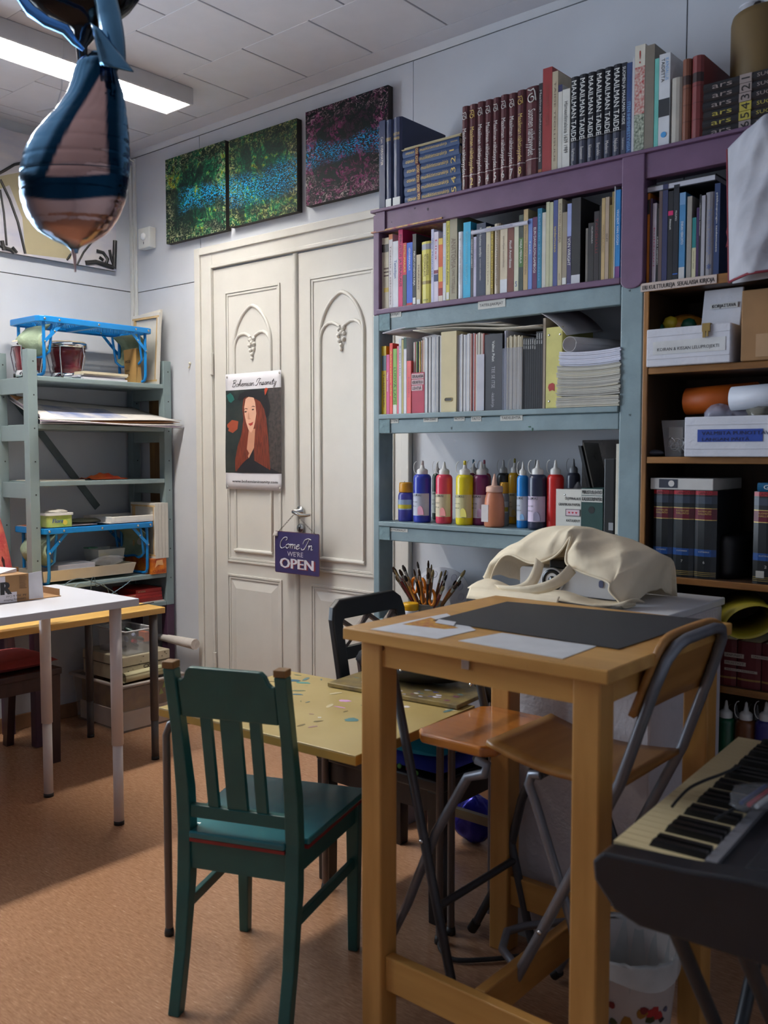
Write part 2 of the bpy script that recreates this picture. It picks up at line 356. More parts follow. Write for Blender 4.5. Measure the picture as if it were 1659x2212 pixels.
# ------------------------------------------------------------------ ceiling lamp
FX0, FX1, FYa, FYb, FZ = 0.752, 0.935, -2.05, -0.335, 2.752
lamp = thing('ceiling_lamp', ((FX0 + FX1) / 2, (FYa + FYb) / 2, FZ), 'long grey fluorescent ceiling lamp with white louvre, switched on', 'lamp')
GREYM = mat('lamp_housing', (205, 205, 208), 0.4, var=0.03)
hs = MB().box(FX0, FX0 + .012, FYa, FYb, FZ, RH - .009).box(FX1 - .012, FX1, FYa, FYb, FZ, RH - .009).box(FX0 + .012, FX1 - .012, FYa, FYb, RH - .022, RH - .009).box(FX0 + .012, FX1 - .012, FYb - .012, FYb, FZ, RH - .022).box(FX0 + .012, FX1 - .012, FYa, FYa + .012, FZ, RH - .022)
build('housing', hs, GREYM, lamp, bevel=0.004)
build('fluorescent_tube', MB().tube([(FX0 + .06, FYa + .03, FZ + .045), (FX0 + .06, FYb - .03, FZ + .045)], 0.014, 10).tube([(FX1 - .06, FYa + .03, FZ + .045), (FX1 - .06, FYb - .03, FZ + .045)], 0.014, 10), mat('lamp_glow', (255, 252, 244), 0.5, emit=(255, 250, 240), estr=185), lamp)
LV = mat('louvre_white', (240, 240, 240), 0.3)
first = None
for k in range(27):
    yy = FYa + 0.05 + k * 0.0615
    if first is None: first = build('louvre_blade', B1(FX0 + .013, FX1 - .013, yy - .001, yy + .001, FZ + .002, FZ + .026), LV, lamp)
    else:
        o = first.copy(); COL.objects.link(o); o.parent = lamp; o.location.y = yy - WL[lamp].y
build('louvre_spine', B1((FX0 + FX1) / 2 - .002, (FX0 + FX1) / 2 + .002, FYa + .013, FYb - .013, FZ + .002, FZ + .026), LV, lamp)
build('wall_hook', MB().lathe([(.006, 0), (.007, .004), (.004, .008), (.0005, .009)], (PX(411, 785, 0), 0, PZ(411, 785, 0)), 10, ax=(0, -1, 0)).tube([(PX(411, 790, 0), -.004, PZ(411, 790, 0)), (PX(410, 796, 0), -.010, PZ(410, 796, 0))], .003, 6), mat('hook_cream', (206, 200, 176), .5), None, 'tiny cream hook on the wall between shelf unit and door', 'hook')
# ================================================================== shelving on the back wall
SF = -0.30
PURP = mat('purple_paint', (106, 78, 106), 0.45, var=0.10, scale=14, bump=0.05, bscale=60)
BLUG = mat('bluegrey_paint', (124, 144, 150), 0.5, var=0.12, scale=10, bump=0.12, bscale=45)
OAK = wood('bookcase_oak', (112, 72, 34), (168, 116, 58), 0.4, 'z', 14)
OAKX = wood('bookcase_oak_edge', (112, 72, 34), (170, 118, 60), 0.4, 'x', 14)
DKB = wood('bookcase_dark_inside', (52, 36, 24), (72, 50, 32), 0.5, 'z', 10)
PAPER = mat('page_paper', (226, 218, 198), 0.8, var=0.10, scale=200, stretch=(1, 1, 1))
INK = C(22, 20, 22)
shelf = thing('wall_shelf', (2.41, -0.16, 0), 'tall open wall shelf, purple above and blue-grey below, over the double door', 'shelf')
LX0, LX1, RX0, RX1 = 1.897, 1.926, 2.858, 2.928
def shelf_post(x0, x1, z0, z1, m, nm='post'): return build(nm, B1(x0, x1, SF, -0.222, z0, z1), m, shelf, bevel=0.004)
shelf_post(LX0, LX1, 0, 1.795, BLUG); shelf_post(LX0, LX1, 1.795, 2.150, PURP)
shelf_post(RX0, RX1, 0, 1.79, BLUG)
rp = MB().prism([(RX0, 2.16), (RX1, 2.16), (RX1, 1.80)] + [(RX1 - .035 + .035 * math.cos(a), 1.80 - .022 * math.sin(a)) for a in [math.pi * i / 8 for i in range(1, 8)]] + [(RX0, 1.80)], (0, SF - 0.006, 0), X, Z, Y * 0.084)
build('post', rp, PURP, shelf, bevel=0.003)
for k, (zt, zf) in enumerate(((1.815, 1.737), (1.441, 1.372), (1.056, 0.988), (0.70, 0.64))):
    build('shelf_board', B1(LX1, RX0 if k else RX1 + 0.0, SF + 0.012, -0.004, zt - 0.02, zt), BLUG if k else PURP, shelf)
    build('front_rail', B1(LX1 + 0.001, RX0 - .001, SF + 0.002, SF + 0.03, zf, zt - 0.02), BLUG, shelf, bevel=0.003)
    build('shelf_lip', B1(LX1 - (0.012 if k == 0 else 0), RX0 - .001, SF - 0.006, SF + 0.02, zt - 0.018, zt), BLUG if k else PURP, shelf, bevel=0.003)
    build('end_block', B1(LX1 + 0.001, LX1 + 0.05, SF - 0.002, SF + 0.004, zf + .002, zt - 0.019), mat('bluegrey_endgrain', (112, 138, 144), 0.7, var=0.2, scale=60, bump=0.3), shelf)
build('top_rail', B1(LX1, 4.0, SF, SF + 0.03, 2.085, 2.155), PURP, shelf, bevel=0.003)
build('top_board', B1(LX0 - 0.004, 4.0, SF - 0.012, -0.005, 2.155, 2.165), PURP, shelf, bevel=0.002)
build('end_block', B1(LX1 - .012, LX1 + 0.03, SF - 0.006, SF - .0005, 2.087, 2.154), PURP, shelf)
for (u, v, w, h, c_) in ((896, 450, 5, 4, (40, 22, 42)), (924, 452, 4, 6, (40, 22, 42)), (846, 480, 2, 2, (40, 22, 42)), (1144, 922, 7, 3, (30, 90, 60)), (1150, 928, 3, 8, (30, 90, 60)), (975, 925, 3, 6, (60, 80, 84)), (1360, 896, 4, 4, (70, 86, 92)), (1360, 628, 4, 4, (70, 86, 92))):
    k = (P(u, v, y=SF - .001) - CAM).length / FPX; yk = SF - .0008 if (v > 500 and u > 1350) or v < 500 else SF + .0012; a = P(u, v, y=yk)
    build('paint_mark', MB().prism([(w * k * .5 * math.cos(t) * (1.2 if q % 2 else .8), h * k * .5 * math.sin(t)) for q, t in enumerate([2 * math.pi * q / 7 for q in range(7)])], a, X, Z, -Y * .0005), C(*c_), shelf)
TAPE = mat('paper_tape', (205, 205, 198), 0.7, var=0.05)
def tape_label(u0, v0, u1, v1, txt, y, parent, m=None, ink=None, name='paper_label', lines=None):
    a, b = P(u0, v0, y=y), P(u1, v1, y=y)
    o = build(name, B1(a.x, b.x, y - 0.0012, y - 0.0004, b.z, a.z), m or TAPE, parent)
    mb = MB(); lines = lines or [txt]; hh = (a.z - b.z) / len(lines); w = b.x - a.x
    for i, t in enumerate(lines):
        mb.text(t, (a.x + w * .06, y - 0.0016, a.z - hh * (i + .74)), X, Z, min(hh * 0.78, .0125), fit=w * .86 * (len(t) / max(len(q) for q in lines)), bold=0)
    build('lettering', mb, ink or INK, o if o.parent is None or not o.parent.parent else parent)
    return o
yr = SF + 0.002
for a in ((833, 672, 867, 684, 'OPASKIRJAT'), (1033, 648, 1092, 662, 'TAITEILIJAKIRJAT'), ):
    tape_label(*a, yr, shelf)
for a in ((836, 904, 861, 914, 'LASTEN'), (915, 900, 946, 911, 'SINÄ OSAAT'), (981, 899, 1004, 909, 'NOVITA'), (1018, 899, 1040, 910, 'TAITO'), (1081, 897, 1129, 908, 'TAIDELEHTIÄ'), (835, 1140, 881, 1150, 'AKRYYLIMAALIT')):
    tape_label(*a, yr, shelf)
# ------------------------------------------------------------------ oak bookcase on the right
bc = thing('bookcase', (3.4, -0.16, 0), 'dark oak bookcase with open shelves at the end of the wall shelf', 'bookcase')
BX0, BX1 = 2.930, 3.86
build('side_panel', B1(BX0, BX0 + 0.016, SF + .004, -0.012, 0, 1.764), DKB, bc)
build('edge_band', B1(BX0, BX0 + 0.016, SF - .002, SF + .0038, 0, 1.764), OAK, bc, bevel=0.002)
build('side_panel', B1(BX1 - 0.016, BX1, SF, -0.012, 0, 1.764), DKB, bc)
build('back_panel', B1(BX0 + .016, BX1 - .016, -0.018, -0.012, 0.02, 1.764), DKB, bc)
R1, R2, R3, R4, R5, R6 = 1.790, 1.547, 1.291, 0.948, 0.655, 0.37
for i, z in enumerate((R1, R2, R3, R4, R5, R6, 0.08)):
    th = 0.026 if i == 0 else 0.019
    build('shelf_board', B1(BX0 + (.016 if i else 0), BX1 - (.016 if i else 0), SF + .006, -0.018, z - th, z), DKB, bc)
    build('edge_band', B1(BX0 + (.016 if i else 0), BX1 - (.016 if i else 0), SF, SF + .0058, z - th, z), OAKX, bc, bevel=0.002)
sl = tape_label(1385, 600, 1549, 600, 'x', SF - 0.0, bc) if False else None
a, b = PX(1385, 600, SF), PX(1549, 590, SF)
sl = build('paper_label', B1(a, b, SF - 0.0025, SF - 0.0005, R1 - .025, R1 - .001), mat('label_pink', (196, 178, 168), 0.7, var=0.05), bc)
build('lettering', MB().text('ERI KULTTUUREJA  SEKALAISIA KIRJOJA', (a + .005, SF - .003, R1 - .020), X, Z, 0.017, fit=(b - a) * .95, bold=1), INK, sl)
# ================================================================== books
GOLD = mat('gold_foil', (206, 178, 104), 0.4, 0.4, var=0.08); SILV = mat('silver_foil', (205, 200, 196), 0.4, 0.3, var=0.08)
TXT = {'k': C(24, 22, 24), 'w': C(232, 232, 228), 'g': GOLD, 's': SILV, 'r': C(170, 40, 34), 'b': C(40, 80, 150), 'y': C(224, 200, 70), 'n': C(120, 100, 84), 'p': C(190, 70, 110), 'l': C(120, 170, 220)}
def colmat(c, gl=0.42): return C(*c, rough=gl, scale=25.0)
def book(x0, x1, z0, h, ys, depth, col, label, group, texts=(), bands=(), gl=0.42, rnd=0.0, pages=PAPER, sticker=False, cat='book', name='book'):
    """standing book: cover (spine + boards), page block, printed bands and lettering"""
    w = x1 - x0 - 0.0006; x1 = x0 + w; t = min(0.0028, w * 0.16); r = min(rnd, w * .3)
    cm = colmat(col, gl) if isinstance(col, tuple) else col
    mb = MB()
    sp = [(x0, ys + t + r), (x0, ys + r)] + ([(x0 + w * .2, ys + r * .25), (x0 + w * .5, ys), (x0 + w * .8, ys + r * .25)] if r else []) + [(x1, ys + r), (x1, ys + t + r)]
    mb.prism(sp, (0, 0, z0), X, Y, Z * h)
    mb.box(x0, x0 + t, ys + t + r, ys + depth, z0, z0 + h).box(x1 - t, x1, ys + t + r, ys + depth, z0, z0 + h)
    o = build(name, mb, cm, None, label, cat, group)
    build('pages', B1(x0 + t, x1 - t, ys + t + r, ys + depth - 0.003, z0 + 0.001, z0 + h - 0.0025), pages, o)
    for (f0, f1, bcol) in bands:
        mm = colmat(bcol, gl) if isinstance(bcol, tuple) else bcol
        if r: bb = MB().prism([(x0 + .0001, ys + r + .001), (x0 + .0001, ys + r - .0004), (x0 + w * .2, ys + r * .25 - .0005), (x0 + w * .5, ys - .0006), (x0 + w * .8, ys + r * .25 - .0005), (x1 - .0001, ys + r - .0004), (x1 - .0001, ys + r + .001)], (0, 0, z0 + h * (1 - f1)), X, Y, Z * (h * (f1 - f0)))
        else: bb = B1(x0 + .0002, x1 - .0002, ys - .0005, ys + .001, z0 + h * (1 - f1), z0 + h * (1 - f0))
        build('spine_band', bb, mm, o)
    for tx in texts:
        s, f0, f1, tc = tx[:4]; hgt = tx[4] if len(tx) > 4 else 0.62; offx = tx[5] if len(tx) > 5 else 0.5
        sz = w * hgt / 0.7; mode = tx[6] if len(tx) > 6 else 'd'
        mb = MB()
        if mode == 'd':   # reads downwards
            L = h * (f1 - f0); mb.text(s, (x0 + w * offx - sz * 0.33, ys - 0.0009, z0 + h * (1 - f0)), -Z, X, sz, fit=L)
        elif mode == 'u':
            L = h * (f1 - f0); mb.text(s, (x0 + w * offx + sz * 0.33, ys - 0.0009, z0 + h * (1 - f1)), Z, -X, sz, fit=L)
        else:             # upright
            mb.text(s, (x0 + w * .5, ys - 0.0009, z0 + h * (1 - f1)), X, Z, h * (f1 - f0) / .7, fit=w * hgt, align='c')
        build('lettering', mb, TXT[tc] if isinstance(tc, str) else tc, o)
    if sticker:
        build('shelf_sticker', B1(x0 + w * .1, x1 - w * .1, ys - 0.0008, ys + r * .3, z0 + h * .02, z0 + h * .11), C(225, 225, 220), o)
    return o
def lying(x0, x1, z0, z1, ys, depth, col, label, group, texts=(), bands=(), gl=0.42, pages=PAPER, cat='book', name='book', spine_front=True):
    w = z1 - z0 - 0.0005; z1 = z0 + w; t = min(0.0028, w * .16)
    cm = colmat(col, gl) if isinstance(col, tuple) else col
    mb = MB()
    if spine_front: mb.prism([(0, 0), (0.004, -w * .0), (0.004, 0)][:0] or [(ys + .004, z0), (ys + .001, z0 + w * .25), (ys, z0 + w * .5), (ys + .001, z0 + w * .75), (ys + .004, z1)], (x0, 0, 0), Y, Z, X * (x1 - x0))
    mb.box(x0, x1, ys + .004, ys + depth, z0, z0 + t).box(x0, x1, ys + .004, ys + depth, z1 - t, z1)
    if not spine_front: mb.box(x0, x1, ys + depth - .003, ys + depth, z0 + t, z1 - t)
    o = build(name, mb, cm, None, label, cat, group)
    build('pages', B1(x0 + .003, x1 - .003, ys + .0042 + (0 if spine_front else .002), ys + depth - .004, z0 + t, z1 - t), pages, o)
    for (f0, f1, bcol) in bands:
        build('spine_band', B1(x0 + (x1 - x0) * f0, x0 + (x1 - x0) * f1, ys - .0006, ys + .003, z0 + .0005, z1 - .0005), colmat(bcol, gl), o)
    for tx in texts:
        s, f0, f1, tc, hgt = tx[:5]; sz = w * hgt / .7
        up = tx[5] if len(tx) > 5 else None
        mb = MB()
        if up == 'rot': mb.text(s, (x0 + (x1 - x0) * f1, ys - .0012, z0 + w * .12), Z, -X, (x1 - x0) * (f1 - f0) / .7, fit=w * .76)
        else: mb.text(s, (x0 + (x1 - x0) * f0, ys - .0012, z0 + w * .5 - sz * .33), X, Z, sz, fit=(x1 - x0) * (f1 - f0))
        build('lettering', mb, TXT[tc] if isinstance(tc, str) else tc, o)
    return o
# ---------------- top of the purple shelf
ca = lambda x, y: (800 + x / 3.770, 140 + y / 3.770)
cb = lambda x, y: (1150 + x / 3.259, y / 3.259)
ZT, YT = 2.1655, -0.288
def top(cv, xl, xr, yt, col, desc, depth=0.2, **k):
    u0, v0 = cv(xl, yt); u1, _ = cv(xr, yt)
    x0, x1 = PX(u0, v0 + 40, YT), PX(u1, v0 + 40, YT); h = PZ(u0, v0, YT) - ZT
    return book(x0, x1, ZT, h, YT, depth, col, desc, 'books standing on top of the purple shelf', **k)
NAVY = (34, 48, 84)
top(ca, 72, 120, 462, NAVY, 'slim navy blue book at the far end of the top board beside the paintings', 0.2, texts=[('Cam  EVERSHATER', .18, .5, 's', .4)])
top(ca, 121, 176, 456, NAVY, 'navy blue library book between the slim and the wide navy ones', 0.2, rnd=.006, texts=[('MUSIIKKI', .2, .24, 'g', .7, .5, 'h')], sticker=True)
top(ca, 177, 250, 436, (38, 50, 86), 'wide navy blue library book with deep cover beside the stack of blue volumes', 0.26, rnd=.008, texts=[('KULTTUURI', .17, .20, 'g', .7, .5, 'h'), ('SANAKIRJA', .22, .25, 'g', .7, .5, 'h')], sticker=True)
BL = (40, 66, 110)
sx0, sx1 = PX(872, 380, YT), PX(994, 380, YT)
zz = ZT; hts = [.0315, .0325, .0325, .0325, .0325, .025]
for i, n in enumerate(('5', '4', '3', '2', '1', '')):
    wd_ = ('bottom', 'second lowest', 'third lowest', 'third highest', 'second highest', 'topmost')[i]
    dx = (0.004, 0.002, 0.0, 0.0, -0.006, -0.006)[i]
    tx = [('otavan', .06, .22, 'g', .42), ('ISO', .245, .285, 'g', .6, 'rot'), ('musiikkitietosanakirja', .32, .80, 'g', .42)]
    tx.append((n, .84, .92, 'g', .72, 'rot') if n else ('hakemisto', .86, .98, 'g', .22))
    lying(sx0 + dx, sx1 + dx, zz, zz + hts[i], YT, 0.19, BL, '%s blue gilt-lettered volume in the lying stack beside the maroon set' % wd_, 'lying stack of blue music volumes', texts=tx, bands=[(.235, .295, (92, 28, 34))], gl=.35)
    zz += hts[i]
lying(sx0 - .008, sx1, zz, zz + .004, YT - .003, 0.19, (214, 200, 160), 'thin cream booklet lying under another on the stack of blue volumes', None, cat='booklet', name='booklet')
lying(sx0 + .002, sx1 + .002, zz + .004, zz + .009, YT, 0.19, (206, 194, 160), 'uppermost thin cream booklet lying on the stack of blue volumes', None, cat='booklet', name='booklet')
MAR = (84, 34, 40)
bd = [738, 797, 862, 926, 990, 1052, 1118, 1187, 1258, 1374]; tp = [345, 330, 308, 292, 275, 252, 240, 215, 192]
def emblem(o, x0, x1, z, m):
    w = x1 - x0; xc = (x0 + x1) / 2; y = YT - .0012; r = w * .30; mb = MB()
    pts = [(xc + r * math.cos(a) * (1 - .05 * i), y, z + r * math.sin(a) * (1 - .05 * i)) for i, a in enumerate([math.radians(80 + 30 * q) for q in range(15)])]
    mb.tube(pts, [w * .045] * len(pts), 5)
    mb.tube([(xc - r * .9, y, z + r * 1.9), (xc - r * .2, y, z + r * 1.6), (xc + r * .4, y, z + r * 1.9), (xc + r * .75, y, z + r * 1.2), (xc + r * 1.0, y, z - r * .6)], w * .045, 5)
    build('emblem', mb, m, o)
for i in range(9):
    n = str(i + 1) if i < 8 else ''
    tc = 'g' if i in (1, 7) else 's'
    u0, v0 = ca(bd[i], tp[i]); u1, _ = ca(bd[i + 1], tp[i])
    x0, x1 = PX(u0, v0 + 40, YT), PX(u1, v0 + 40, YT); h = PZ(u0, v0, YT) - ZT
    tx = [('Maailman nähtävyydet' if i < 8 else 'Suomen nähtävyydet', .26 if i < 8 else .25, .80 if i < 8 else .76, tc, .5)]
    if n: tx.append((n, .855, .94, tc, .40, .5, 'h'))
    lb = ('%s maroon volume numbered %s in the maroon encyclopedia set' % ('gold-lettered' if tc == 'g' else 'silver-lettered', ['one', 'two', 'three', 'four', 'five', 'six', 'seven', 'eight'][i])) if i < 8 else 'widest maroon volume without a number, beside the maroon set'
    o = book(x0, x1, ZT, h, YT, .2, MAR, lb, 'maroon encyclopedia set on top of the purple shelf', texts=tx, bands=[(.815 if i < 8 else .80, .822 if i < 8 else .806, SILV)], rnd=.008, gl=.38)
    emblem(o, x0, x1, ZT + h * .865, TXT[tc])
top(ca, 1372, 1404, 155, (38, 36, 42), 'thin black book squeezed between the maroon set and the tall red book', texts=[('Maailman kiehtovimmat paikat', .07, .86, 's', .5)], bands=[(.94, .97, (150, 90, 50))])
top(ca, 1405, 1481, 35, (150, 52, 52), 'tall plain red hardback on the top board beside cream book', .22, texts=[('SANOMAT TAIDE', .15, .55, (C(140, 70, 60)), .35)])
top(ca, 1482, 1529, 60, (186, 172, 146), 'tall cream hardback next to the tall red one on top', .24, texts=[('TAIDE TEOLLISUUS', .1, .9, 'n', .3)])
top(ca, 1530, 1564, 168, (206, 204, 196), 'thin white book with dark blue head on top board', .14, bands=[(0, .08, (48, 50, 90))])
top(ca, 1565, 1626, 206, (216, 214, 206), 'white book with handwritten title beside the black art volumes', .16, texts=[('Hämeenlinnalaisia 1639 1989', .15, .8, 'k', .5)])
xs = [265, 323, 383, 441, 501, 562, 628]; tp = [548, 530, 515, 497, 480, 460]
sub = ['Varhainen', 'Renessanssi', 'Klassismi', 'Barokki', 'Moderni', 'Nykyaika']
for i in range(6):
    top(cb, xs[i] + 1, xs[i + 1] - 1, tp[i], (30, 32, 40), '%s from the door end of six black art volumes with large white capitals' % ORD[i], .22, rnd=.006, gl=.3,
        texts=[('MAAILMAN TAIDE', .04, .71, 'w', .62), (sub[i], .79, .93, 's', .4)], bands=[(.70, .705, SILV), (.725, .975, (62, 66, 82)), (.975, .98, SILV)])
top(cb, 629, 664, 446, (34, 36, 46), 'thin black art volume ending the row of black art volumes', .22, gl=.3, texts=[('SUOMEN JA MAAILMAN TAIDE', .04, .66, 'w', .62), ('hakemisto', .8, .93, 's', .4)], bands=[(.725, .975, (62, 66, 82))])
top(cb, 665, 703, 446, (56, 74, 120), 'dark blue art book with pale capitals after the black volumes', .21, texts=[('ITEN IHMEMIESTYVISIÄ', .42, .96, 'l', .6), ('TAIDEKIRJA', .1, .38, 'b', .4)])
top(cb, 704, 721, 414, (190, 190, 196), 'very thin white booklet beside the scribble-patterned book', .15)
SCR = mat('scribble_print', (206, 200, 188), 0.5, col2=(170, 50, 50), scale=140, detail=2)
SCG = mat('scribble_print_green', (190, 196, 176), 0.5, col2=(46, 66, 52), scale=140, detail=2)
o = top(cb, 722, 795, 328, (208, 202, 188), 'tall white book with red and green scribble spine and exclamation mark', .22, texts=[('!', .05, .17, 'r', .3, .5, 'h')], bands=[(.20, .64, SCR), (.64, .98, SCG)])
top(cb, 796, 861, 326, (124, 116, 104), 'tall grey-brown cloth hardback with wide plain cover', .27)
top(cb, 862, 892, 416, (110, 186, 176), 'slim turquoise book between grey-brown and white ones', .14)
o = top(cb, 893, 971, 388, (206, 208, 212), 'white art book with black photo band and blue dot', .2, texts=[('KANSALLIS', .05, .29, 'l', .3, .72), ('TAIDETTA', .05, .30, 'k', .3, .35)], bands=[(.48, .67, (52, 54, 58))])
build('blue_dot', MB().lathe([(0.008, 0), (0.008, .001)], (WL[o].x, YT - .0005, ZT + .035), 16, ax=(0, -1, 0)), C(70, 150, 210), o)
top(cb, 973, 1051, 556, (176, 170, 160), 'short worn off-white book before the two leather volumes', .14, rnd=.006)
top(cb, 1052, 1113, 423, (124, 74, 54), 'tan leather volume with raised bands and dark title patch', .18, rnd=.009, bands=[(.20, .31, (60, 38, 34))] + [(f, f + .008, (96, 54, 40)) for f in (.35, .55, .75)])
top(cb, 1115, 1200, 401, (122, 54, 54), 'red leather volume with raised bands beside the lying black stack', .23, rnd=.010, bands=[(.20, .31, (52, 32, 32))] + [(f, f + .008, (92, 38, 38)) for f in (.35, .55, .75)])
# lying stack of six black volumes
ax0 = PX(1518, 260, YT); zz = ZT
az1 = PZ(1520, 182, YT); hh = (az1 - ZT) / 6
for i in range(6):
    n = str(6 - i); ol = (174, 160, 70) if n in '45' else (150, 136, 132)
    lying(ax0 + random.uniform(-.002, .002), ax0 + .30, zz, zz + hh, YT, 0.22, (34, 34, 38), '%s black art history volume in the lying stack numbered one to six' % ('bottom', 'second lowest', 'third lowest', 'third highest', 'second highest', 'topmost')[i], 'lying stack of black numbered volumes',
          texts=[('ars', .08, .27, C(*ol), .62), (n, .345, .42, 'k', .7, 'rot'), ('SUOMEN TAIDE', .48, .96, C(*ol), .40)], bands=[(.33, .435, ol)], gl=.28)
    zz += hh
# drum and tin above the stack
zs = zz; cx = PX(1655, 180, -0.15); rr = cx - PX(1581, 180, -0.15)
ztop = PZ(1600, 50, -0.15)
OLV = mat('olive_drum', (104, 82, 44), 0.55, var=0.08, scale=5)
build('storage_drum', MB().lathe([(rr * .98, 0), (rr, .01), (rr, ztop - zs - .02), (rr * .96, ztop - zs - .004), (rr * .9, ztop - zs)], (cx, -0.15, zs), 40), OLV, None, 'olive brown round drum standing on the lying black volumes', 'drum')
tc_ = PX(1626, 40, -0.15); tr_ = (PX(1652, 40, -.15) - PX(1600, 40, -.15)) / 2; th = PZ(1626, 12, -.15) - ztop
tn = build('paint_tin', MB().lathe([(tr_ * .97, 0), (tr_ * .97, th * .86), (tr_ * 1.06, th * .86), (tr_ * 1.08, th * .95), (tr_ * 1.0, th)], (tc_, -0.15, ztop), 32), mat('tin_white', (206, 206, 214), 0.4, var=.06, scale=20), None, 'small white paint-smeared tin on top of the olive drum', 'tin')
build('paint_drip', MB().lathe([(.0005, 0), (.012, .002), (.009, .004), (.0005, .005)], (tc_ + tr_ * .55, -0.15 - tr_ * .8, ztop + th * .55), 9, ax=(.55, -.8, 0), sx=.8, sy=1.5), C(50, 40, 32), tn)
# ---------------- row in the purple bay
c3 = lambda x, y: (790 + x / 5.3516, 420 + y / 5.3516)
c4 = lambda x, y: (1040 + x / 4.608, 380 + y / 4.608)
c5 = lambda x, y: (790 + x / 5.3516, 640 + y / 5.3516)
c6 = lambda x, y: (1040 + x / 4.608, 640 + y / 4.608)
def row(items, zb, ys, phrase, group, start=0, cat='book', name='book'):
    for i, it in enumerate(items):
        cv, xl, xr, yt, col, desc = it[:6]; k = dict(it[6]) if len(it) > 6 else {}
        u0, v0 = cv(xl, yt); u1, _ = cv(xr, yt)
        yy = ys + k.pop('back', 0)
        x0, x1 = PX(u0, v0 + 60, yy), PX(u1, v0 + 60, yy); h = PZ((u0 + u1) / 2, v0, yy) - zb
        dep = k.pop('depth', 0.19)
        nm = k.pop('name', name); ct = k.pop('cat', cat)
        book(x0, x1, zb, h, yy, min(dep, -0.012 - yy), col, '%s, %s from door %s' % (desc, ORD[start + i], phrase), group, cat=ct, name=nm, **k)
